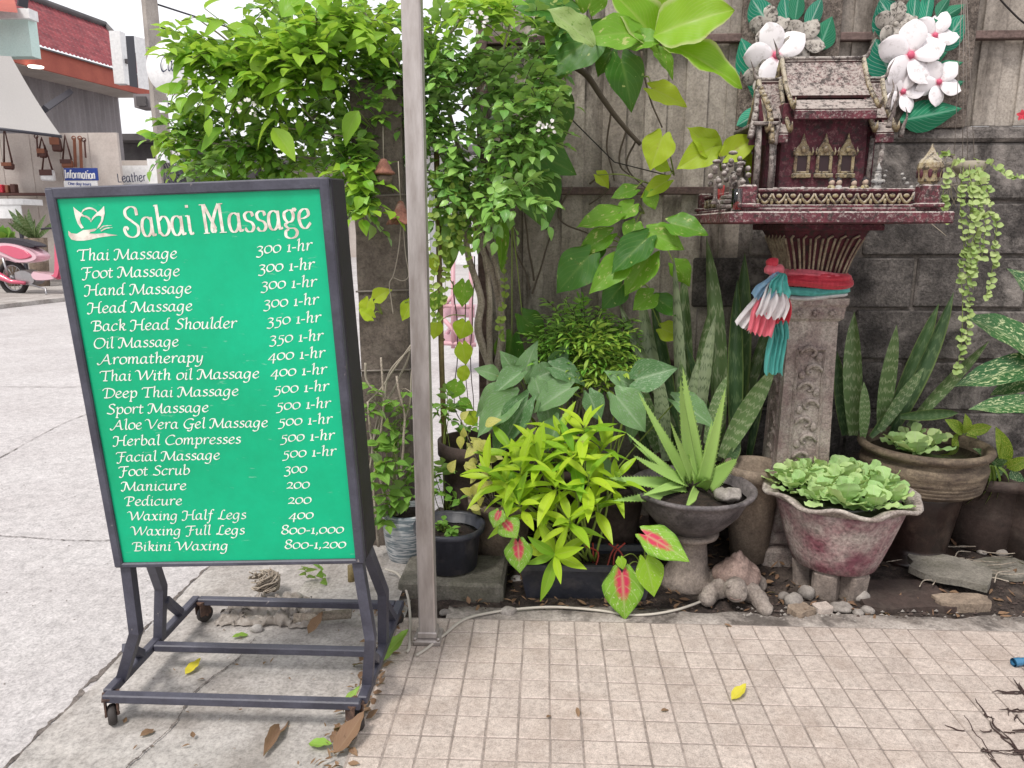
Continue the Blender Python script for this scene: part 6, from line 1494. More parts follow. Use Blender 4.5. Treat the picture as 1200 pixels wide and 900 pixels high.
for k in range(26):
    a = at(1112+RS.gauss(0,12), 205+RS.gauss(0,16), 2.52+U(-.03,.03))-Vector(hp.location)
    b.tube(spline([a, a+Vector((U(-.03,.03),U(-.02,.02),U(-.05,0))), a+Vector((U(-.05,.05),U(-.03,.03),U(-.12,-.05)))], 4), .0012, 4)
b.obj('dry_roots', M_root, hp, 'stuff')
c = at(1107,188,2.50)-Vector(hp.location); b = MB(); b.tube([c+Vector((.030*cos(t*.35), .012*sin(t*.35), .017*sin(t*.35)+.006*cos(t*.35))) for t in range(19)], .0055, 8, cap=False); b.obj('ring_handle', M_ring, hp)
b = MB()
for (px, Yw2) in ((1128,2.52),(1134,2.55),(1118,2.50),(1142,2.53)):
    b.tube([at(1130,-60,2.56)-Vector(hp.location), at(px,190,Yw2)-Vector(hp.location)], .0011, 4)
b.obj('wires', M_wire, hp, 'stuff')
cpos = at(1132,195,2.55); b = MB(); b.lathe([(.035,-.03),(.055,-.01),(.060,.012),(.055,.014),(.0005,.008)], 20); b.obj('basket', M_root, hp, None, T(cpos-Vector(hp.location)))

# ============================================================ POTHOS VINES
M_pot_d = leafmat('pothos_dark', C(52,104,34), C(74,130,44), C(150,180,90), .3, 6, 1.2, spot=C(190,206,120), spot_scale=7, spot_lo=.66, spot_hi=.70, trans=.3, rough=.42, spec=.3, old=C(120,120,60))
M_pot_g = leafmat('pothos_green', C(92,148,40), C(124,176,52), C(180,204,110), .3, 6, 1.2, spot=C(206,218,130), spot_scale=7, spot_lo=.60, spot_hi=.66, trans=.38, rough=.42, spec=.3, old=C(160,150,70))
M_pot_l = leafmat('pothos_lime', C(166,198,44), C(190,212,56), C(214,226,120), .4, 6, 1.2, trans=.45, rough=.42, spec=.3, old=C(190,170,80))
M_pot_b = leafmat('pothos_big_lime', C(126,182,36), C(168,208,52), C(210,226,120), .4, 11, 1.4, edge=C(206,220,140), trans=.45, rough=.38, spec=.35, old=C(180,170,80))
M_pot_p = leafmat('pothos_pale', C(176,196,130), C(150,180,100), C(220,228,180), .3, 8, 1.2, spot=C(120,160,70), spot_scale=9, spot_lo=.58, spot_hi=.66, trans=.3, rough=.35)
pm = {}
for k, m_ in (('d', M_pot_d), ('g', M_pot_g), ('l', M_pot_l), ('b', M_pot_b), ('p', M_pot_p)):
    pm[k] = [leaf_mesh('leaf', m_, 'heart', n=14, m=8, fold=ff, bend=bb, wave=.025, twist=tw) for ff, bb, tw in ((.16,.15,0),(.30,.3,.15),(.22,.05,-.2))]
    pm[k].append(leaf_mesh('leaf', m_, 'oblong', n=14, m=8, fold=.35, bend=.18, wave=.035))
def pothos(label, loc, lst, hub=None, r=.003, mat=M_stemg):
    o = plant('pothos_vine', label, 'vine', tuple(loc)); pp = []
    for (bx,by,tx,ty,w,Y,dy,k,v) in lst:
        kind = 'oblong' if v == 3 else 'heart'
        a = put_leaf(o, pm[k][v], kind, bx,by,tx,ty, Y, dy, w, (U(-.25,.25), -1, U(.3,.7)))
        if hub:
            h0 = min((at(hx_, hy_, Yh) for hx_, hy_, Yh in hub), key=lambda h: (h-a).length); pp.append([h0, (h0+a)/2+Vector((0,-.01,.015)), a])
    if pp: stems(o, pp, r, mat, 'petioles')
    return o
hubs = [(700,60,2.74),(745,50,2.70),(770,60,2.70),(755,90,2.72),(765,140,2.74)]
pothos('big lime and variegated climbing pothos leaves at the top of the fence', at(745,60,2.75),
  [(766,42,856,2,70,2.5,-.10,'b',3),(766,46,722,-22,56,2.55,-.06,'b',1),(742,38,682,40,46,2.5,-.05,'g',0),(696,54,646,4,34,2.46,-.05,'p',3),(700,40,632,86,60,2.62,-.04,'d',0),(770,46,874,88,40,2.5,-.10,'b',3),(728,70,742,124,46,2.6,-.05,'d',1),(764,104,806,121,32,2.6,-.04,'l',0),
   (742,52,780,40,36,2.52,-.05,'g',1),(665,30,640,60,40,2.66,-.04,'g',2),(672,16,600,2,46,2.66,-.04,'d',0),(690,10,700,-30,40,2.6,-.04,'g',0),(780,20,800,-30,46,2.58,-.04,'b',0),(716,60,700,90,28,2.66,-.02,'d',2),(770,60,792,86,22,2.64,-.04,'g',1)], hubs)
pothos('three lime heart leaves of pothos hanging left of the shrine roof', at(800,160,2.7),
  [(776,160,762,198,40,2.58,-.02,'l',0),(838,178,806,148,38,2.56,-.02,'l',2),(836,172,794,196,36,2.54,-.02,'l',0),(852,182,890,156,32,2.50,-.03,'l',1),(884,186,880,214,20,2.6,-.02,'l',0),(868,176,884,186,22,2.56,0,'l',1),(768,190,786,200,20,2.6,0,'l',2),(744,222,716,230,22,2.68,-.02,'g',0),(782,212,752,228,22,2.66,-.02,'l',1),(760,225,768,246,20,2.66,0,'g',2),(700,205,716,218,20,2.8,0,'l',1)], [(790,205,2.72),(760,215,2.74),(845,200,2.66),(865,205,2.66)])
pothos('cluster of dark green pothos leaves climbing the boards above the small bush', at(740,300,2.75),
  [(724,250,676,262,32,2.64,-.05,'g',0),(786,262,830,271,36,2.58,-.06,'g',0),(714,275,676,296,28,2.64,-.04,'g',1),(762,272,802,292,34,2.60,-.05,'g',2),(690,300,652,342,50,2.60,-.04,'d',0),(735,302,690,342,36,2.58,-.05,'g',0),(757,280,716,320,42,2.58,-.05,'d',2),(762,300,732,342,40,2.60,-.05,'g',1),(765,345,742,362,30,2.64,-.03,'g',0),(770,350,800,370,26,2.66,-.03,'d',0),(742,240,722,258,26,2.66,-.03,'g',2),(700,282,684,312,30,2.68,-.03,'d',1),(745,262,735,285,28,2.64,-.03,'g',0),(790,310,812,332,30,2.7,-.02,'g',1),(775,385,800,395,26,2.7,-.02,'l',0),(728,335,706,362,32,2.64,-.03,'d',0)], [(735,290,2.76),(755,250,2.76),(745,330,2.76),(770,280,2.76)])
pothos('large dark heart leaves hanging behind the tree foliage beside the boards', at(620,200,2.75),
  [(606,168,676,200,62,2.70,-.04,'d',0),(640,110,662,172,56,2.76,-.02,'d',1),(622,200,642,268,62,2.70,-.03,'d',0),(586,235,590,318,16,2.62,-.02,'g',3),(530,260,524,320,30,2.70,-.02,'d',0),(625,170,600,150,40,2.76,0,'d',2),(600,395,590,440,36,2.78,0,'d',1),(612,370,640,400,34,2.78,0,'d',0)], [(610,200,2.8),(620,150,2.82),(600,260,2.82)])
pothos('thin vine with yellow heart leaves wound across the concrete post', at(455,370,2.5),
  [(432,352,426,374,20,2.46,-.01,'l',0),(440,350,456,338,20,2.46,-.01,'l',1),(482,354,470,376,20,2.46,-.01,'l',0),(436,372,420,362,16,2.44,-.01,'l',2)], [(448,368,2.48),(470,364,2.48)], .0022)
pothos('yellow green heart leaves strung up the gap between metal pole and fence', at(540,400,2.7),
  [(512,378,508,398,18,2.60,-.01,'l',0),(545,332,540,360,26,2.62,-.01,'g',0),(545,378,538,398,26,2.62,-.01,'l',1),(542,404,546,428,22,2.62,-.01,'l',0),(546,428,540,448,16,2.62,-.01,'l',3),(536,448,530,468,24,2.60,-.01,'g',0),(514,345,506,366,20,2.6,-.01,'g',1),(505,300,512,320,16,2.6,-.01,'l',1),(548,486,560,498,20,2.6,-.01,'l',1),(540,470,555,478,14,2.6,-.01,'g',1)], [(535,340,2.66),(545,370,2.66),(538,420,2.66),(535,460,2.66)], .0022)
def vine(name, label, paths, r, mat, cat='vine', loc=None):
    o = plant(name, label, cat, tuple(loc or at(*paths[0][0])))
    b_list = []
    for pth in paths:
        S_ = spline([at(*p) for p in pth], 8); S_ = [p+Vector(noise.noise_vector(p*11))*.006 for p in S_]
        b = MB(); b.tube([p-Vector(o.location) for p in S_], [r*(1-.35*i/len(S_)) for i in range(len(S_))], 7); b.obj('stem', mat, o)
    return o
vine('old_vine_stem', 'thick brown vine stem slanting across the boards under the big lime leaves', [[(660,70,2.72),(690,92,2.76),(716,130,2.80),(750,170,2.84)]], .012, M_vine)
vine('old_vine_stem', 'thin dark vine shoots creeping down the boards between the two rails', [[(716,130,2.84),(712,170,2.86),(720,212,2.86)],[(735,150,2.85),(726,190,2.86),(738,205,2.86)],[(745,165,2.85),(735,195,2.86),(760,225,2.86)],[(752,60,2.74),(760,110,2.76),(776,150,2.78)],[(690,215,2.84),(705,205,2.84),(715,220,2.84),(690,240,2.85)]], .004, M_vine)
vine('old_vine_stem', 'forked dark stems rising from the small bush against the pale boards', [[(625,345,2.82),(632,320,2.84),(648,265,2.84)],[(622,340,2.82),(612,310,2.84),(592,262,2.84)],[(626,330,2.84),(618,270,2.84),(612,230,2.84)],[(670,220,2.84),(655,255,2.84),(690,275,2.84)]], .0042, M_vine)
vine('trailing_vine', 'pale bare vines tangled up the concrete post beside the signboard', [[(430,590,2.50),(440,500,2.50),(470,440,2.50),(484,400,2.48)],[(425,480,2.5),(450,450,2.48),(482,405,2.48)],[(436,520,2.48),(450,480,2.48),(455,440,2.48),(490,400,2.48)],[(428,425,2.5),(432,450,2.5),(460,470,2.5)],[(470,600,2.46),(466,530,2.46),(480,470,2.46),(484,430,2.46)]], .0045, M_root)
vine('trailing_vine', 'woody bare stems leaning out of the weeds between signboard and pole', [[(445,640,2.46),(438,560,2.44),(450,480,2.44),(446,420,2.46)],[(462,640,2.46),(470,560,2.43),(474,500,2.42),(466,440,2.44)],[(455,640,2.44),(452,590,2.42),(436,520,2.42),(432,470,2.44)]], .0055, M_bark)
vine('trailing_vine', 'thin dangling stems between the metal pole and the fence end', [[(531,330,2.66),(536,400,2.66),(532,470,2.66),(545,500,2.66)],[(548,330,2.66),(544,400,2.68),(548,470,2.68)],[(556,300,2.7),(552,420,2.7),(556,500,2.7)]], .0022, M_vine)
o = thing('black_cable', 'thin black cable running diagonally down the boards', 'cable', tuple(at(640,110,2.80))); b = MB()
b.tube([at(*p)-Vector(o.location) for p in ((600,60,2.78),(640,110,2.80),(720,190,2.85),(780,205,2.86))], .0022, 6); b.obj('cable', M_dark, o)
o = thing('black_cable', 'black cable looping down at the upper right corner over the boards', 'cable', tuple(at(1180,10,2.80))); b = MB()
b.tube(spline([at(*p)-Vector(o.location) for p in ((1165,-10,2.84),(1180,8,2.84),(1205,30,2.84),(1240,40,2.84))], 5), .003, 6); b.obj('cable', M_dark, o)
o = thing('red_flower', 'single pink red blossom in front of the boards at the right edge', 'flower', tuple(at(1197,135,2.7))); b = MB()
for q in range(5):
    v, f_, u_ = leaf_arrays('petal', n=4, m=2, fold=.3, bend=.3); Mq = frame((0,0,0), (cos(q*1.257+.4), -.4, sin(q*1.257+.4)), (0,-1,0), .018, 1); inst_ = MB().add([Mq @ Vector(p) for p in v], f_, True, u_); inst_.obj('petal', M_cred, o)

# ============================================================ CLAY BELLS ON THE POST
M_clay = stone('old_red_clay', C(170,116,98), C(126,84,72), 20, .9, .6, .35, 150, C(170,160,150), 14, .6, rnd=0)
bl = at(450,205,2.44); o = thing('clay_bell', 'grey clay bell with a domed red cap, upper one hanging on the post', 'bell', tuple(bl))
b = MB(); b.lathe([(.0005,.052),(.010,.048),(.020,.030),(.028,.014),(.036,.008),(.036,.003),(.028,0),(.0005,.0)], 24); b.obj('cap', M_clay, o)
b = MB(); b.lathe([(.0005,-.034),(.014,-.032),(.024,-.022),(.027,-.010),(.024,-.003),(.0005,-.001)], 24); b.obj('bowl', M_terra, o)
b = MB(); b.tube([(0,0,.05),(0,.01,.15)], .0015, 5); b.obj('cord', M_root, o)
bl = at(470,260,2.44); o = thing('clay_bell', 'red clay bell with a scalloped flared rim, lower one beside the metal pole', 'bell', tuple(bl))
b = MB(); b.lathe([(.0005,.068),(.008,.064),(.016,.050),(.022,.030),(.026,.014),(.044,.002),(.046,-.004),(.038,-.003),(.022,.010),(.0005,.03)], 40, fn=lambda r,z,a,i: (r*(1+.08*(z<.01)*cos(6*a)), z-.006*(z<.01)*cos(6*a))); b.obj('bell', M_clay, o)
b = MB(); b.tube([(0,0,.065),(-.005,.01,.19)], .0018, 5); b.obj('cord', M_root, o)
b = MB(); b.tube(spline([(0,0,.0),(-.01,-.005,-.09),(-.03,0,-.17),(-.045,0,-.20),(-.040,0,-.26),(-.036,0,-.30)],5), .0018, 5); b.obj('clapper_string', M_root, o)
b = MB(); b.tube(spline([(.006,0,.0),(.012,-.005,-.10),(.02,0,-.17),(0,0,-.19),(-.03,0,-.18)],5), .0015, 5); b.obj('clapper_string', M_root, o)
# ============================================================ ACROSS THE STREET
M_rooft = stone('red_roof_tiles', C(160,72,78), C(118,50,58), 4, .7, .4, .25, 40, C(200,120,120), 3, .4, rnd=0)
M_fascia = stone('terracotta_fascia', C(196,106,88), C(176,88,74), 2, .7, .2, .1, 30, rnd=0)
M_corr = stone('corrugated_grey', C(160,154,156), C(134,128,130), 1.5, .6, .2, .1, 30, rnd=0, stretch=(1,1,.3))
M_mint = stone('mint_plaster', C(214,236,230,.95), C(200,226,220,.95), 1.5, .8, .2, .1, 30, rnd=0)
M_cream = stone('cream_panel', C(224,214,206), C(208,196,188), 2, .8, .2, .1, 30, rnd=0)
M_awn = cloth('awning_canvas', C(178,174,172), C(200,196,192), .8)
M_blue = plain('sign_blue', C(28,66,160), .5); M_whites = plain('sign_white', C(240,240,240,.9), .5)
M_brown = plain('bag_leather', C(92,54,46), .6); M_tan = plain('bag_tan', C(150,92,66), .6); M_blk = plain('dark_metal', C(60,60,70), .5)
M_ink = plain('sign_ink', C(40,50,80), .6)
M_wallg = stone('shop_grey', C(120,116,116), C(96,92,94), 2, .8, .2, .1, 30, rnd=0)
FYN = lambda Y, off=0: -11.8+.15*(Y-23)-off
shop = thing('roadside_shop', 'leather shop with red tiled roof, terracotta fascia and grey corrugated wall', 'shop', (-12, 20, 0))
def sobj(b, nm, m, par=None, kind=None): 
    b.v = [(x+12, y-20, z) for x, y, z in b.v]; return b.obj(nm, m, par or shop, kind)
ze = 5.5
y0_, y1_ = 12.0, 23.0
def strip(b, P, th=(0,0,-.06)):
    v = [Vector(p) for p in P]; t = Vector(th); b.add([tuple(p) for p in v]+[tuple(p+t) for p in v], [(0,1,2,3),(7,6,5,4),(0,4,5,1),(1,5,6,2),(2,6,7,3),(3,7,4,0)])
b = MB(); strip(b, [(FYN(y0_,.05), y0_, ze-.02), (FYN(y1_,.05), y1_, ze-.02), (FYN(y1_,.05), y1_, ze-.50), (FYN(y0_,.05), y0_, ze-.50)], (-.06,0,0)); sobj(b, 'fascia', M_fascia)
b = MB(); strip(b, [(FYN(y0_,.12), y0_, ze-.45), (FYN(y1_,.12), y1_, ze-.45), (FYN(y1_,1.3), y1_, ze-.45), (FYN(y0_,1.3), y0_, ze-.45)]); sobj(b, 'soffit', M_cream)
b = MB(); strip(b, [(FYN(y0_,-.03), y0_, ze), (FYN(y1_,-.03), y1_+.05, ze), (FYN(y1_,.3), y1_+.05, ze+.08), (FYN(y0_,.3), y0_, ze+.08)], (0,0,-.04)); sobj(b, 'eave_flashing', M_wallg)
# tiled roof slope, ribs and courses as relief
b = MB(); nu, nv_ = 150, 30
for j in range(nv_+1):
    t = j/nv_
    for i in range(nu+1):
        s_ = i/nu; Yl = 13.0+t*.0; Yr = 23.0+1.3*t; Y = Yl+(Yr-Yl)*s_
        off = .02+2.2*t; z = ze+.03+1.75*t + .035*abs(sin(i*pi/2)) + .05*((j % 3)/3)
        b.v.append((FYN(Y, off), Y, z))
b.f = [(j*(nu+1)+i, j*(nu+1)+i+1, (j+1)*(nu+1)+i+1, (j+1)*(nu+1)+i) for j in range(nv_) for i in range(nu)]
b.sm = [False]*len(b.f); b.uv = [(0,0)]*len(b.v); b.mi = [0]*len(b.f); roof_ = sobj(b, 'tiled_roof', M_rooft)
b = MB(); b.tube([(FYN(13,2.2),13,ze+1.85),(FYN(24.3,2.2),24.3,ze+1.85)], .11, 6); sobj(b, 'ridge', M_wallg)
b = MB(); b.tube([(FYN(24.3,2.2),24.3,ze+1.85),(FYN(23.1,0),23.1,ze+.1)], .09, 6); sobj(b, 'hip_ridge', M_wallg)
b = MB()
for k in range(90):   # corrugated wall
    Ya, Yb = 14+k*.1, 14+(k+1)*.1; d = .035*(k % 2)
    b.add([(FYN(Ya,1.1)+d,Ya,2.4),(FYN(Yb,1.1)+.035-d,Yb,2.4),(FYN(Yb,1.1)+.035-d,Yb,ze-.46),(FYN(Ya,1.1)+d,Ya,ze-.46)], [(0,1,2,3)])
sobj(b, 'corrugated_wall', M_corr)
b = MB(); b.box(FYN(20,3), FYN(20,1.25), 23.0, 23.2, 0, ze); sobj(b, 'end_wall', M_corr)
b = MB(); b.box(-16.5, FYN(18,1.3), 14, 23, 0, 2.42); sobj(b, 'ground_floor', M_wallg)
lt = at(45, 102, 18.5); b = MB(); b.lathe([(.0005,0),(.16,0),(.17,.03),(.0005,.03)], 20, cx=lt.x, cy=18.5, cz=ze-.545)
M_lamp, n_, l_, p_ = newmat('lit_lamp'); p_.inputs['Emission Color'].default_value = (1,.9,.75,1); p_.inputs['Emission Strength'].default_value = 2.0
sobj(b, 'ceiling_light', M_lamp)
b = MB(); b.tube([at(82,108,20.0), at(52,128,17.0)], .09, 4, smooth=False); sobj(b, 'bracket', M_blk)
# white display wall facing the camera
def slab_px(par, nm, m, x0, y0, x1, y1, Y, th=.08, zmin=None, bev=0):
    a = at(x0, y0, Y); c = at(x1, y0, Y); c = Vector((c.x, Y, at(x0, y1, Y).z)); L0 = Vector(par.location)
    b = MB(); b.box(a.x-L0.x, c.x-L0.x, -L0.y+Y, -L0.y+Y+th, (c.z if zmin is None else zmin)-L0.z, a.z-L0.z, bev=bev); return b.obj(nm, m, par)
dw = thing('display_wall', 'cream panelled shop wall hung with leather bags behind the scooter', 'wall', tuple(at(80,160,16)*1.0)); dw.location.z = 0
for k in range(6): slab_px(dw, 'panel', M_cream, -70+k*34.5, 157+(-.3*k), -70+(k+1)*34.5-.6, 260, 16.0+.02*(k % 2), zmin=0)
slab_px(dw, 'shelf', M_brown, -40, 226, 56, 229, 15.6, .35)
lw = thing('white_partition', 'lower white partition carrying the leather lettering board', 'wall', tuple(at(160,190,16.6))); lw.location.z = 0
slab_px(lw, 'panel', M_cream, 139, 188, 183, 260, 16.6, .1, 0); slab_px(lw, 'end_post', M_whites, 172, 186, 185, 260, 16.4, .12, 0)
def lettersign(o, txt, x0, y0, x1, y1, Y, cap, mat, nib=.9, ang=0, hair=.5, slant=0, gl=GT, name='lettering'):
    a = at(x0, y0, Y); c = at(x1, y1, Y); L0 = Vector(o.location)
    pn = Pen(0, nib=nib, ang=ang, hair=hair, slant=slant, n=5); pn.text(txt, (a.x-L0.x, a.z-L0.z), (c.x-L0.x, c.z-L0.z), cap, gl)
    pn.b.v = [(x, Y-L0.y-.004-abs(y), z) for x, y, z in pn.b.v]; return pn.b.obj(name, mat, o)
_t('I', 3.6, '- 1.8,7.5 1.8,0', '- .6,7.5 3,7.5', '- .6,0 3,0'); _t('n', 5.4, '- 1.1,5 1.1,0', '1.1,3.4 2.4,4.9 3.8,4.9 4.2,3.4 4.2,0'); _t('f', 3.6, '3.6,7.2 2.4,7.6 1.5,6.4 1.5,0', '- .2,4.8 3.2,4.8')
_t('o', 5.2, '2.6,5 1,4.2 .6,2.4 1.2,.5 2.6,0 4.1,.8 4.6,2.6 4.1,4.3 2.6,5'); _t('r', 4.0, '- 1.1,5 1.1,0', '1.1,3.2 2.2,4.8 3.6,4.9'); _t('m', 8.0, '- 1.1,5 1.1,0', '1.1,3.4 2.2,4.9 3.4,4.9 3.9,3.4 3.9,0', '3.9,3.4 5,4.9 6.2,4.9 6.8,3.4 6.8,0')
_t('t', 3.6, '- 1.6,6.8 1.6,1', '1.6,1 2,0 3.2,.2', '- .2,4.9 3.2,4.9'); _t('L', 5.2, '- 1,7.5 1,0', '- 1,.1 4.6,.1'); _t('h', 5.4, '- 1.1,8 1.1,0', '1.1,3.4 2.4,4.9 3.8,4.9 4.2,3.4 4.2,0'); _t('d', 5.5, '3.9,4 2.4,5 .9,4 .6,2.2 1.2,.4 2.6,0 4,1.2', '- 4.2,8 4.2,0')
_t('y', 5.0, '- .6,5 2.6,.2', '- 4.5,5 1.4,-2.9'); _t('u', 5.4, '1,5 1,1.6 1.6,.1 3,.1 4.2,1.6', '- 4.2,5 4.2,0'); _t('O', 7.4, '3.7,7.5 1.4,6.4 .7,3.8 1.4,1 3.7,0 6,1 6.8,3.8 6,6.4 3.7,7.5'); _t('C', 7.0, '6.2,6 4.6,7.4 2,6.8 .7,3.8 1.8,.8 4.4,0 6.4,1.4')
io = thing('information_sign', 'blue and white Information sign hanging on the display wall', 'sign', tuple(at(94,207,15.4)))
slab_px(io, 'blue_field', M_blue, 74.5, 197, 113, 211.5, 15.4, .04); slab_px(io, 'white_field', M_whites, 74.5, 212, 113, 226, 15.4, .04)
lettersign(io, 'Information', 76,208.5, 112,209.5, 15.4, .155, M_whites, 1.3, 0, .75); lettersign(io, 'One day tours', 80,216.6, 107,217.4, 15.4, .055, M_blue, .8, 0, .8)
lo_ = thing('leather_sign', 'pale board lettered Leather on the white partition', 'sign', tuple(at(154,205,15.8)))
slab_px(lo_, 'board', M_whites, 136, 194, 173, 217, 16.5, .03); lettersign(lo_, 'Leather', 138,213.6, 172,212.2, 15.8, .175, M_ink, .3, 0, .75)
# bags and belts
def bag(lab, px, py, w, h_, top, mat, Y=15.8, s=1):
    o = thing('hanging_bag', lab, 'bag', tuple(at(px, py, Y)), 'bags hung on the display wall'); k = ppm(at(px,py,Y))
    b = MB(); b.box(-w/2/k, w/2/k, -.08, .04, -h_/2/k, h_/2/k, bev=.03); b.rough(.02, 6, px); b.obj('bag_body', mat, o)
    b = MB(); b.box(-w/2/k-.004, w/2/k+.004, -.095, -.081, 0, h_/2/k+.005, bev=.005); b.obj('flap', M_brown if mat is not M_brown else M_tan, o)
    t_ = (py-h_/2-top)/k; b = MB(); b.tube([(-w*.4/k,-.02,h_/2/k), (0,-.0,h_/2/k+t_), (w*.4/k,-.02,h_/2/k)], .02, 5); b.obj('strap', M_brown, o)
bag('brown shoulder bag on a long strap at the far left of the display wall', 11, 195, 12, 8, 150, M_brown)
bag('small dark pouch bag second from the left on the display wall', 51, 180, 9, 10, 162, M_brown)
bag('white and brown bag hanging low behind the signboard corner', 57, 206, 15, 13, 172, M_whites)
bag('dark round-topped bag hanging high in the middle of the row', 67, 170, 11, 16, 158, M_brown)
bag('tan flat bag on a slanting strap beside the Information sign', 80, 192, 13, 9, 160, M_tan)
for px, y0b, y1b, m_, lab in ((87,162,196,M_tan,'left tan leather belt hanging above the Information sign'),(94,162,198,M_tan,'right tan leather belt hanging above the Information sign'),(99,164,185,M_brown,'short dark strap hanging right of the two belts'),(43,160,184,M_brown,'short dark strap hanging left of the pouch bag')):
    a = at(px, y0b, 15.85); c = at(px+1.5, y1b, 15.85); o = thing('leather_belt', lab, 'belt', tuple(a), 'belts hung on the display wall'); b = MB(); b.tube([(0,0,0), c-a], .035 if m_ is M_tan else .02, 4, smooth=False); b.tube([Vector((.04*cos(t*.7),-.02,.04*sin(t*.7))) for t in range(10)], .012, 5, cap=False); b.obj('strap', m_, o, 'stuff')
for px, w, m_, lab in ((3,5,M_cred,'red box on the shop shelf'),(10,4,M_tan,'tan pouch on the shop shelf'),(17,6,M_brown,'brown wallet box on the shop shelf')):
    a = at(px, 226, 15.7); o = thing('shelf_item', lab, 'box', tuple(a)); b = MB(); b.box(-w/120,w/120,-.05,.08,0,.12+w*.01,bev=.01); b.obj('box', m_, o)
# awning
aw = thing('canvas_awning', 'grey canvas awning sloping over the shop front at the far left', 'awning', tuple(at(20,120,14)))
P_ = [at(-90,60,15.2), at(13,66,15.6), at(72,160,13.6), at(-90,140,13.2)]
b = MB(); n = 12
for j in range(n+1):
    for i in range(n+1):
        t, s_ = j/n, i/n; p = (P_[0]*(1-s_)+P_[1]*s_)*(1-t)+(P_[3]*(1-s_)+P_[2]*s_)*t; b.v.append(tuple(p+Vector((0,0,-.10*sin(pi*t)*(.6+.4*sin(s_*9))))-Vector(aw.location)))
b.f = [(j*(n+1)+i, (j+1)*(n+1)+i, (j+1)*(n+1)+i+1, j*(n+1)+i+1) for j in range(n) for i in range(n)]; b.sm = [True]*len(b.f); b.uv = [(0,0)]*len(b.v); b.mi = [0]*len(b.f)
b.obj('canvas', M_awn, aw); b = MB(); b.tube([P_[3]-Vector(aw.location), P_[2]-Vector(aw.location)], .03, 6); b.obj('front_bar', M_blk, aw)
mint = thing('mint_building', 'pale mint upper storey with an orange roof edge at the top left', 'building', tuple(at(-20,40,17)))
slab_px(mint, 'wall', M_mint, -160, 20, 32, 68, 17.0, .3); slab_px(mint, 'parapet', M_whites, -160, 12, 33.5, 24, 16.9, .3)
a = at(-100,-60,16.6)-Vector(mint.location); c = at(20,14,16.6)-Vector(mint.location)
b = MB(); b.add([tuple(at(-160,-40,18)-Vector(mint.location)), tuple(at(14,-12,18)-Vector(mint.location)), tuple(at(21,15,16.2)-Vector(mint.location)), tuple(at(-160,-2,16.2)-Vector(mint.location))], [(0,1,2,3)]); b.obj('roof', M_fascia, mint)
b = MB(); b.tube([at(30,-30,16.2)-Vector(mint.location), at(26,8,16.2)-Vector(mint.location)], .12, 4, smooth=False); b.obj('downpipe', M_blk, mint)
# pole, boxes, signs
M_polec = stone('pole_concrete', C(190,182,174), C(162,154,148), 3, .9, .3, .2, 40, rnd=0)
up = gnd(183, 345); up = at(203, 300, 15.0); o = thing('utility_pole', 'tall concrete utility pole with dark clamp box rising into the white sky', 'utility pole', (up.x, 15.0, 0))
b = MB(); b.tube([(0,0,0),(0,0,8.5)], [.19,.14], 4, smooth=False); b.obj('shaft', M_polec, o)
def opx(par, nm, m, x0,y0,x1,y1,Y,th=.2): return slab_px(par, nm, m, x0,y0,x1,y1,Y,th)
opx(o, 'clamp_box', M_blk, 173,55,185,68,14.75,.2); opx(o, 'meter_box', M_whites, 184,160,192,172,14.7,.15); opx(o, 'meter_box', M_whites, 183,178,193,190,14.7,.15); opx(o, 'notice', M_whites, 186,120,196,132,14.75,.02)
b = MB()
for k in range(14): b.tube(spline([(U(.1,.3), -.2, U(1.9,2.6)), (U(0,.5), -.25, U(1.6,2.2)), (U(0,.5), -.2, U(1.2,2.0)), (U(.1,.5),-.2,U(2,2.6))], 5), .012, 4)
b.obj('cable_coils', M_blk, o, 'stuff')
b = MB(); 
for z, e in ((5.4,-.6),(5.0,.4),(3.6,.1)): b.tube(spline([(0,0,z),(3.5,6,z-.35),(8,14,z+e)], 6), .018, 4)
b.tube(spline([(0,0,7.9),(-4,-2,7.5),(-9,-6,7.9)], 6), .018, 4); b.obj('overhead_cables', M_blk, o, 'stuff')
o = thing('sign_pillar', 'narrow white upright pillar above the terracotta fascia', 'pillar', tuple(at(134,97,19.5))); slab_px(o, 'post', M_whites, 127.5,36,140,98,19.5,.25); slab_px(o, 'brace', M_wallg, 139,69,152,74,19.6,.1)
o = thing('light_box_sign', 'hanging white light box sign with a dark navy edge and an oval emblem', 'sign', tuple(at(168,75,17.5)))
A0 = at(149,40,17.5)-Vector(o.location)
b = MB(); v = [at(147,42,17.2), at(157,42,17.5), at(162,103,17.5), at(152,101,17.2)]; b.add([tuple(p-Vector(o.location)) for p in v], [(0,1,2,3)]); b.obj('edge_panel', M_blk, o)
b = MB(); v = [at(157.3,42,17.5), at(180,44,18.6), at(184,105,18.6), at(162.3,103,17.5)]; v2 = [p+Vector((.1,.25,0)) for p in v]; b.add([tuple(p-Vector(o.location)) for p in v+v2], [(0,1,2,3),(7,6,5,4),(0,4,5,1),(1,5,6,2),(2,6,7,3),(3,7,4,0)]); b.obj('face', M_whites, o)
b = MB(); cc0 = (v[0]+v[1]+v[2]+v[3])/4-Vector(o.location); ex = (v[1]-v[0]).normalized(); b.tube([cc0+ex*.20*cos(t*.35)+Vector((0,0,.40*sin(t*.35)))+Vector((-.02,-.04,0)) for t in range(19)], .014, 4, cap=False); b.obj('oval_emblem', M_tan, o)
pn = Pen(0, nib=.8, hair=.4, slant=.1, n=5); pn.text('Spa', (-.14,-.06), (.14,-.06), .12, GT if 'p' in GT else GL)
pn.b.v = [tuple(cc0+ex*x+Vector((-.03,-.05,z))) for x, y, z in pn.b.v]; pn.b.obj('lettering', M_ink, o)
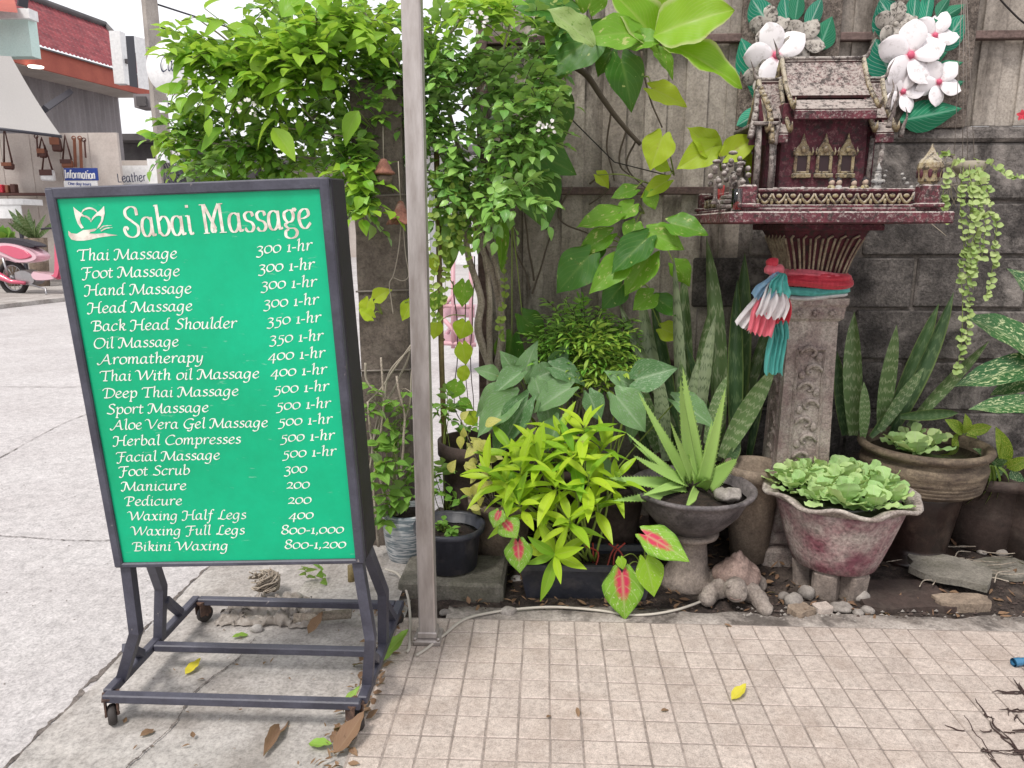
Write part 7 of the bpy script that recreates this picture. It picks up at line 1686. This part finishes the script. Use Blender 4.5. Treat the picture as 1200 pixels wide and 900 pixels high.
o = thing('cafe_sign', 'round white hanging sign with dark Cafe script behind the leaves', 'sign', tuple(at(201,80,14.4)))
b = MB(); b.lathe([(.0005,-.04),(.46,-.04),(.48,0),(.46,.04),(.0005,.04)], 40); b.obj('disc', M_whites, o, None, Rx(pi/2)); b = MB()
_sv = Vector(o.location); lettersign(o, 'Cafe', 188,84, 214,82, 14.34, .26, M_ink, .7, radians(35), .35, .14, GL, 'script')
# further shops closing the street
def far_shop(nm, lab, x0, x1, Y, ztop, wm_, openings, roofm=M_wallg):
    c = at((x0+x1)/2, 266, Y); o = thing(nm, lab, 'building', (c.x, Y, 0)); k = (at(x1,266,Y).x-at(x0,266,Y).x)
    b = MB(); b.box(-k/2, k/2, .06, 5, 0, ztop); b.obj('wall', wm_, o); b = MB(); b.box(-k/2-.2, k/2+.2, -.9, 5.2, ztop+.01, ztop+.22); b.obj('roof', roofm, o)
    for (u0, u1, z0, z1, m_) in openings:
        b = MB(); b.box(-k/2+u0*k, -k/2+u1*k, 0, .055, z0, z1); w = b.obj('window' if z0 > .3 else 'shutter', m_, o)
        b = MB(); xm = -k/2+(u0+u1)/2*k; b.box(xm-.04, xm+.04, -.03, -.001, z0, z1); b.box(-k/2+u0*k, -k/2+u1*k, -.03, -.001, z1-.08, z1-.001); b.obj('frame', M_whites, w, 'stuff')
    return o
M_shut = stone('roller_shutter', C(196,196,200), C(176,176,180), 2, .5, .6, .1, 30, rnd=0, stretch=(.1,.1,30))
far_shop('grey_shop', 'dark grey shop front beyond the utility pole with pale boxes on it', 150, 262, 26, 4.0, M_wallg, [(.05,.3,.9,2.6,M_dark),(.38,.62,0,2.6,M_shut),(.68,.95,.9,2.6,M_dark)])
far_shop('white_shophouse', 'white shophouse behind the tree foliage at the end of the street', 262, 470, 30, 3.6, M_cream, [(.04,.2,.8,2.4,M_dark),(.26,.44,0,2.5,M_shut),(.5,.7,.8,2.4,M_dark),(.76,.95,0,2.5,M_shut)])
far_shop('pale_shophouse', 'pale shophouse seen through the gap between metal pole and fence', 470, 680, 24, 3.4, M_whites, [(.05,.25,0,2.4,M_shut),(.3,.5,.9,2.3,M_dark),(.55,.8,0,2.5,M_shut)])
o = thing('white_cabinet', 'white wall cabinet with a grey side on the far shop, beyond the pole', 'cabinet', tuple(at(207,178,20))); opx(o, 'cabinet', M_whites, 195,158,209,193,20,.5); opx(o, 'side_panel', M_corr, 209.3,160,218,193,20.1,.5)
o = thing('air_unit', 'grey air conditioner outdoor unit under the eaves beside the fascia end', 'air conditioner', tuple(at(170,116,21))); opx(o, 'case', M_corr, 156,110,184,126,21,.6); opx(o, 'grille', M_wallg, 159,113,170,124,20.9,.08)
# table and plants in front of the shop
o = thing('market_table', 'small table under a white cloth behind the scooter', 'table', tuple(at(5,262,14.6))); o.location.z = 0
slab_px(o, 'cloth_top', M_whites, -60,233,26,240,14.6,.6); slab_px(o, 'cloth_side', M_whites, -60,240.4,24,256,14.62,.02)
for px in (-55, 20): slab_px(o, 'leg', M_blk, px,256,px+3,340,14.8,.06,0)
for px, wpx_, hpx, n_l, lab, k in ((44,44,44,16,'grey green spiky agave behind the scooter seat', 'm'),(8,22,20,12,'small leafy plant in front of the white table', 'g')):
    c = at(px, 296, 14.2); o = plant('street_plant', lab, 'plant', (c.x, 14.2, .0)); zb_ = at(px, 275, 14.2).z
    for q in range(n_l):
        an = U(0, pi*2); el = U(.5,1.3); d = Vector((cos(an)*cos(el), sin(an)*cos(el), sin(el)))
        me_ = sn_me['m'][q % 3] if k == 'm' else wm[q % 2]; inst('leaf', me_, o, None, frame((0,0,zb_-.1), d, (0,-1,.3), U(.5,.75) if k == 'm' else U(.2,.32), 1.3))
    b = MB(); b.lathe([(.14,0),(.2,zb_-.06),(.0005,zb_-.08)], 16); b.obj('pot', M_terra, o)
# pavement across the street
b = MB(); v = [gnd(-260,392), gnd(84,352), gnd(260,300), gnd(-100,290)]; b.add([(p.x, p.y, .06) for p in v]+[(p.x, p.y, -.02) for p in v], [(0,1,2,3),(0,4,5,1),(1,5,6,2)]); b.obj('far_pavement', M_slab, kind='structure')

# ============================================================ SCOOTER
M_pink, n_, l_, p_ = newmat('pink_paint'); p_.inputs['Base Color'].default_value = C(226,96,126); p_.inputs['Roughness'].default_value = .25; p_.inputs['Coat Weight'].default_value = .6
M_pinkw, n_, l_, p_ = newmat('white_pink_paint'); p_.inputs['Base Color'].default_value = C(238,196,208); p_.inputs['Roughness'].default_value = .25; p_.inputs['Coat Weight'].default_value = .6
M_seat = plain('seat_vinyl', C(50,46,56), .5); M_alu = plain('alloy', C(190,188,190), .35, .8); M_tyre = plain('tyre', C(52,48,48), .8)
def scooter(label, loc, rz, s, pm_, pw):
    o = thing('scooter', label, 'scooter', loc, None, rz); o.scale = (s, s, s)
    def w_(x):
        b = MB(); b.tube([(x+.245*cos(t*pi/14), 0, .285+.245*sin(t*pi/14)) for t in range(29)], .042, 10, cap=False); w = b.obj('wheel', M_tyre, o)
        b = MB(); b.tube([(x+.198*cos(t*pi/14), 0, .285+.198*sin(t*pi/14)) for t in range(29)], .014, 6, cap=False); b.obj('rim', M_alu, w)
        for q in range(12):
            a = q*pi/6; b = MB(); b.tube([(x,.0,.285),(x+.2*cos(a),0,.285+.2*sin(a))], .006, 4); b.obj('spoke', M_alu, w)
        b = MB(); b.tube([(x,-.05,.285),(x,.05,.285)], .045, 12); b.obj('hub', M_alu, w)
    w_(0); w_(1.25)
    My = lambda y: Matrix(((1,0,0,0),(0,0,-1,y),(0,1,0,0),(0,0,0,1)))
    def panel(nm, poly, y0, h_, m_, bev=.02):
        P = [(p.x, p.y) for p in spline([(x, z, 0) for x, z in poly]+[(poly[0][0], poly[0][1], 0)], 4)[:-1]]
        cx_ = sum(p[0] for p in P)/len(P); cz_ = sum(p[1] for p in P)/len(P); n = len(P); b = MB()
        for (k_, yy) in ((.90, y0), (1.0, y0+bev), (1.0, y0+h_-bev), (.90, y0+h_)):
            b.v += [(cx_+(x-cx_)*k_, -yy, cz_+(z-cz_)*k_) for x, z in P]
        b.f = [(i*n+j, i*n+(j+1)%n, (i+1)*n+(j+1)%n, (i+1)*n+j) for i in range(3) for j in range(n)]+[tuple(range(n)), tuple(range(3*n,4*n))[::-1]]
        b.sm = [True]*(3*n)+[False]*2; b.uv = [(0,0)]*len(b.v); b.mi = [0]*len(b.f); return b.obj(nm, m_, o)
    panel('tail_cover', [(-.32,.78),(-.05,.84),(.35,.80),(.66,.66),(.62,.56),(.3,.52),(.05,.60),(-.20,.68)], -.13, .26, pw, .05)
    panel('side_stripe', [(-.18,.75),(.1,.79),(.42,.72),(.55,.62),(.3,.58),(.05,.66)], .10, .045, pm_, .01)
    panel('rear_fender', [(-.33,.62),(-.1,.66),(.12,.60),(.20,.52),(.05,.55),(-.15,.58)], -.07, .14, pw, .03)
    panel('seat', [(-.25,.86),(.0,.905),(.35,.87),(.62,.80),(.60,.76),(.3,.80),(-.1,.84)], -.11, .22, M_seat, .04)
    panel('engine', [(.12,.38),(.3,.42),(.48,.36),(.5,.22),(.3,.18),(.14,.24)], -.10, .20, M_alu, .03)
    panel('floorboard', [(.5,.40),(.9,.36),(.98,.44),(.95,.30),(.55,.26),(.45,.34)], -.12, .24, pw, .03)
    panel('leg_shield', [(.88,.32),(.96,.40),(1.06,.98),(1.14,1.0),(1.10,.6),(1.0,.30)], -.16, .32, pm_, .04)
    panel('front_fender', [(1.00,.50),(1.15,.62),(1.32,.60),(1.46,.48),(1.30,.54),(1.15,.53)], -.06, .12, pm_, .03)
    b = MB(); b.tube([(1.25,.07,.285),(1.12,.05,.75),(1.05,0,1.02)], .022, 8); b.tube([(1.25,-.07,.285),(1.12,-.05,.75),(1.05,0,1.02)], .022, 8); b.obj('fork', M_alu, o, 'stuff')
    b = MB(); b.tube(spline([(1.0,-.33,1.04),(1.06,-.18,1.05),(1.08,0,1.03),(1.06,.18,1.05),(1.0,.33,1.04)],4), .016, 8); b.obj('handlebar', M_seat, o)
    panel('headlight_cowl', [(1.02,1.0),(1.06,1.12),(1.16,1.12),(1.2,1.02),(1.14,.96)], -.09, .18, pw, .04)
    b = MB(); b.tube([(.35,-.13,.22),(.1,-.15,.24),(-.05,-.15,.30),(-.28,-.15,.42)], [.025,.035,.055,.050], 12); b.obj('muffler', pm_, o)
    b = MB(); b.tube([(.42,-.12,.20),(.7,-.10,.14),(.76,-.16,.05)], .014, 6); b.obj('stand', M_alu, o)
    for e in (-.04,.04): pass
    b = MB(); b.ball((-.335,0,.74), (.03,.07,.035), 10, 6); b.obj('tail_light', M_cred, o)
    b = MB(); b.tube([(-.02,-.12,.60),(.02,-.10,.30)], .02, 8); b.obj('shock_absorber', M_alu, o)
    return o
p = gnd(19, 347); scooter('pink and white scooter parked side-on in front of the leather shop', (p.x, p.y, 0), radians(-12), 1.12, M_pink, M_pinkw)
M_palepink = plain('pale_pink_paint', C(226,176,184), .5)
# folded pink rack seen through the gap beside the fence
o = thing('folding_rack', 'pale pink tubular folding rack with crossed legs seen through the fence gap', 'rack', tuple(at(530,400,6.0))); o.location.z = 0
for nm, pts in (('tube',[(531,300),(531,408)]),('tube',[(552,300),(552,410)]),('tube',[(518,358),(556,360)]),('tube',[(518,372),(545,402)]),('tube',[(532,345),(518,360)]),('tube',[(516,402),(558,404)]),('brace',[(520,398),(552,340)])):
    b = MB(); b.tube([at(x, y, 6.0+(.1 if nm == 'brace' else 0))-Vector(o.location) for x, y in pts], .018, 8); b.obj(nm, M_palepink if nm == 'tube' else M_pinkw, o)
slab_px(o, 'tray', M_pinkw, 516,360,556,372,6.05,.25); slab_px(o, 'tray', M_pinkw, 516,392,556,402,6.05,.25)
# ============================================================ SMALL THINGS ON THE GROUND
M_cable = plain('white_cable', C(206,198,186), .6)
def ground_cable(label, pts, z=.022, r=.0042):
    P = [gnd(px, py)+Vector((0,0,zz)) for px, py, zz in pts]; o = thing('white_cable', label, 'cable', tuple(P[0])); b = MB()
    b.tube([p-P[0] for p in spline(P, 10)], r, 8); b.obj('cable', M_cable, o)
ground_cable('white cable snaking from the pole base along the front of the planters', [(488,776,.021),(500,768,.021),(520,752,.021),(545,733,.021),(580,724,.02),(620,720,.022),(655,719,.022),(700,722,.02),(745,727,.018),(790,722,.02),(836,706,.02)])
ground_cable('short white cable curving down from behind the signboard to the tiles', [(452,686,.06),(468,690,.05),(478,708,.03),(481,735,.021),(480,765,.021),(477,772,.021)])
# loose leaves that can be told apart
M_dry = leafmat('dry_leaf', C(116,88,70), C(140,112,88), C(170,146,116), .3, 6, 1, trans=.1, rough=.7, old=C(90,66,50)); M_yl = leafmat('fallen_yellow', C(222,206,60), C(206,196,70), C(230,220,120), .4, 6, 1, trans=.2)
M_fg = leafmat('fallen_green', C(118,160,60), C(140,176,74), C(190,206,120), .4, 6, 1, trans=.2)
dl = {k: [leaf_mesh('leaf', m_, kd, n=8, m=4, fold=f_, bend=b_, wave=.03) for f_, b_, kd in ((.3,-.2,'ovate'),(.5,.25,'lance'))] for k, m_ in (('d',M_dry),('y',M_yl),('g',M_fg))}
def fallen(label, bx, by, tx, ty, k, v, z=.02, w=None, dz=.0):
    a = gnd(bx,by)+Vector((0,0,z)); e = gnd(tx,ty)+Vector((0,0,z+dz)); d = e-a
    o = thing('fallen_leaf', label, 'leaf', tuple(a)); me = dl[k][v]; kd = ('ovate','lance')[v]
    sx = 1 if w is None else w/ppm(a)/(2*KW[kd]*d.length); inst('blade', me, o, None, frame((0,0,0), d, (0,-.1,1), d.length, sx))
fallen('fresh yellow leaf lying alone on the tiles', 857,829, 873,815, 'y', 0, .022, 13)
fallen('large green leaf on the tile corner right of the signboard wheel', 438,788, 480,762, 'g', 0, .022, 24, .02)
fallen('long reddish brown curled leaf on the slab below the signboard', 310,892, 340,836, 'd', 1, .014, 18, .01)
fallen('yellow leaf on the slab between the bars of the sign base', 218,795, 236,780, 'y', 0, .012, 13)
fallen('big pale brown leaf heaped at the tile edge near the right caster', 392,893, 430,862, 'd', 0, .02, 26, .03)
fallen('yellow green leaf beside the pale brown leaf near the right caster', 362,876, 390,882, 'g', 0, .012, 15)
fallen('dry brown leaf leaning at the edge of the raised slab', 362,750, 380,735, 'd', 0, .02, 14, .02)
fallen('olive dry leaf on the slab below the front bar of the sign', 165,868, 184,856, 'd', 1, .012, 12)
fallen('light green strip of leaf behind the middle bar of the sign', 272,752, 296,745, 'g', 1, .014, 9)
fallen('thin brown leaf at the top of the tiles left of the shrine', 848,739, 858,741, 'd', 1, .022, 4)
fallen('small dark leaf speck on the left part of the tiles', 676,838, 678,848, 'd', 1, .022, 5)
fallen('small brown leaf speck in the middle of the tiles', 774,842, 784,839, 'd', 1, .022, 5)
fallen('tiny brown leaf speck near the front tile row', 640,850, 646,846, 'd', 1, .022, 4)
fallen('greenish leaf under the right caster of the sign', 402,842, 424,828, 'g', 0, .03, 12, .02)
fallen('curled brown leaf on the soil beside the aloe pedestal', 838,702, 852,694, 'd', 0, .02, 9, .01)
# litter: fine debris nobody could count
def litter(name, boxes, n, size, mats, zf):
    arr = [leaf_arrays('ovate', n=3, m=2, fold=.3, bend=bb) for bb in (-.3,.3)]+[leaf_arrays('lance', n=3, m=2, fold=.4, bend=bb) for bb in (-.3,.4)]
    Ms = []
    for k in range(n):
        (x0,x1,y0,y1) = boxes[k % len(boxes)]; x, y = U(x0,x1), U(y0,y1); a = U(0,6.28)
        Ms.append(frame((x,y,zf(x,y)+U(.002,.008)), (cos(a),sin(a),U(-.2,.3)), (U(-.5,.5),U(-.5,.5),1), U(*size), U(.5,1)))
    o = bulk(name, arr, Ms, mats, None, 'stuff')
def soil_z(x, y): return .008+.05*max(0,(y-2.4))+.012*noise.noise(Vector((x*5, y*5, 0)))+.010*noise.noise(Vector((x*17, y*17, 4)))+.006*noise.noise(Vector((x*41, y*41, 4)))
litter('leaf_litter', [(-.3,1.9,2.16,2.85)], 900, (.012,.04), M_dry, soil_z)
litter('edge_litter', [(-.52,-.43,1.35,1.9),(-.50,-.43,1.45,2.1),(-.6,-.42,2.06,2.25),(-.50,-.44,1.4,1.75)], 210, (.01,.035), M_dry, lambda x, y: .014)
litter('slab_litter', [(-1.15,-.45,1.3,2.3)], 60, (.006,.02), M_dry, lambda x, y: .008)
b = MB()
for k in range(1500):
    x, y = U(-.4,2.2), 2.15+.72*U(0,1)**1.5; r = U(.002,.0075); z = soil_z(x,y)
    b.add([(x-r,y,z),(x,y-r*.8,z+.3*r),(x+r,y,z),(x,y+r*.8,z),(x,y,z+r*U(.5,1.1))], [(0,1,4),(1,2,4),(2,3,4),(3,0,4)])
b.obj('soil_crumbs', M_darkclay, None, 'stuff')
b = MB()
for k in range(220):
    x, y = U(.6,2.0), 2.12+.08*U(0,1); r = U(.003,.009); z = .01
    b.add([(x-r,y,z),(x,y-r*.8,z+.3*r),(x+r,y,z),(x,y+r*.8,z),(x,y,z+r*U(.5,1.1))], [(0,1,4),(1,2,4),(2,3,4),(3,0,4)])
b.obj('edge_grit', M_rock, None, 'stuff')
b = MB()
for k in range(500):
    x, y = U(-2.6,-.45), U(1.1,4); r = U(.001,.004); z = -.005 if x < -1.2 else .006
    b.add([(x-r,y,z),(x,y-r*.8,z+.3*r),(x+r,y,z),(x,y+r*.8,z),(x,y,z+r*U(.5,1.1))], [(0,1,4),(1,2,4),(2,3,4),(3,0,4)])
b.obj('road_grit', M_rock, None, 'stuff')
# twigs at the right of the bed
b = MB()
for k in range(26):
    p = gnd(1130+U(-50,70), 668+U(-22,26))+Vector((0,0,.035)); a = U(-.6,.6)+(pi if k % 2 else 0); Lg = U(.05,.2)
    b.tube(spline([p, p+Vector((cos(a)*Lg*.5, sin(a)*Lg*.4, U(0,.015))), p+Vector((cos(a+.3)*Lg, sin(a+.3)*Lg*.7, U(-.005,.01)))], 4), U(.001,.0026), 5)
b.obj('fallen_twigs', M_bark, None, 'stuff')
# black rootlets spreading over the tile joints at the right
b = MB()
rs = random.Random(4)
for k in range(520):
    j = rs.choice([(0,1),(1,0)]); cx_ = 1.0+rs.random()**.8*.5; y = 1.50+rs.random()*.36
    if cx_+ (y-1.5)*-1.1 < .86 + rs.random()*.3: continue
    if j == (0,1): x = TX0+TS*round((cx_-TX0)/TS)+rs.uniform(-.006,.006)
    else: x = cx_; y = TY1-TS*round((TY1-y)/TS)+rs.uniform(-.006,.006)
    P0 = Vector((x, y, .0185)); Lg = rs.uniform(.015,.06); sg = rs.choice((-1,1)); P = [P0]
    for q in range(4): P.append(P[-1]+Vector((j[0]*Lg*.3*sg+rs.uniform(-.008,.008), j[1]*Lg*.3*sg+rs.uniform(-.008,.008), rs.uniform(-.0005,.001))))
    b.tube(P, [.0016,.0022,.002,.0014,.0006], 4)
M_rootb = plain('black_rootlets', C(70,52,48), .9); b.obj('black_rootlets', M_rootb, None, 'stuff')
b = MB()
for (x0,y0,x1,y1) in ((1130,845,1165,900),(1150,886,1260,886)):
    P0, P1 = gnd(x0,y0), gnd(x1,y1); P = [P0*(1-t/9)+P1*(t/9)+Vector((U(-.005,.005),U(-.005,.005),.0165)) for t in range(10)]; b.tube(P, .0014, 4)
b.obj('joint_dirt', M_rootb, None, 'stuff')
o = thing('blue_hose', 'end of a blue plastic pipe lying on the tiles at the right edge', 'pipe', tuple(gnd(1186,787)+Vector((0,0,.028))))
M_bluep = plain('blue_pipe', C(70,130,170), .35)
b = MB(); d = gnd(1260,778)-gnd(1186,787); b.tube([(0,0,0), d], .010, 14, cap=False); b.tube([d*.001, d*.999], .0075, 12, cap=False); b.tube([(0,0,0), d*.1], .0118, 14, cap=False); b.obj('pipe', M_bluep, o)
# crumpled plastic and the dry root clump behind the sign stand
M_rag = cloth('dirty_plastic', C(196,186,176), C(156,144,134), .4)
p = gnd(318, 722); o = thing('crumpled_bag', 'dirty crumpled plastic sack on the slab behind the sign stand', 'plastic bag', (p.x, p.y, .012))
b = MB(); n, m = 34, 22
for j in range(m+1):
    for i in range(n+1):
        u, v_ = i/n*2-1, j/m*2-1; e = max(0, 1-u*u)*max(0, 1-v_*v_); q = Vector((u*4, v_*3.3, 1))
        h0 = (abs(noise.noise(q))*.07+abs(noise.noise(q*2.3))*.035+.008)*e**.45
        b.v.append((u*.15+.02*noise.noise(q*1.7), v_*.08+.02*noise.noise(q*1.9+Vector((5,0,0))), h0))
b.f = [(j*(n+1)+i, j*(n+1)+i+1, (j+1)*(n+1)+i+1, (j+1)*(n+1)+i) for j in range(m) for i in range(n)]
b.sm = [True]*len(b.f); b.uv = [(0,0)]*len(b.v); b.mi = [0]*len(b.f); b.obj('sheet', M_rag, o)
p = gnd(312, 700); o = thing('root_clump', 'dried tangle of roots standing behind the crumpled sack', 'dead plant', (p.x, p.y, .02))
b = MB()
for k in range(46):
    a = U(0,6.28); r = U(.01,.045); P = [Vector((U(-.012,.012), U(-.012,.012), 0))]
    for q in range(5): P.append(Vector((r*cos(a+q*.8)*(1+q*.05), r*sin(a+q*.8)*.8, .012+.013*q+U(-.008,.008))))
    b.tube(spline(P, 3), U(.0016,.004), 5)
b.obj('roots', M_bark, o, 'stuff')
o = thing('wooden_peg', 'short brown wooden peg standing at the bed corner behind the sign', 'peg', tuple(gnd(412,692))); b = MB(); b.tube([(0,0,0),(0.002,0,.09)], .012, 10); b.rough(.001, 50); b.obj('peg', M_bam, o)
o = thing('log_roll', 'grey stick lying along the broken slab edge behind the sign', 'stick', tuple(gnd(345,735)+Vector((0,0,.03)))); b = MB(); b.tube([(0,0,0), gnd(412,731)-gnd(345,735)+Vector((0,0,.004))], .014, 10); b.rough(.003, 30); b.obj('stick', M_bark, o)
for k, (px, py, lab) in enumerate(((352,735,'chunk of broken concrete behind the left end of the middle bar'),(300,742,'small chip of concrete in front of the crumpled sack'))):
    pp_ = gnd(px, py); b = MB(); b.ball((0,0,.008), (.02,.014,.012), 10, 7); b.rough(.005, 60, k); o = thing('concrete_chip', lab, 'stone', (pp_.x, pp_.y, .008), mesh=b.mesh('chip')); o.data.materials.append(M_slab)
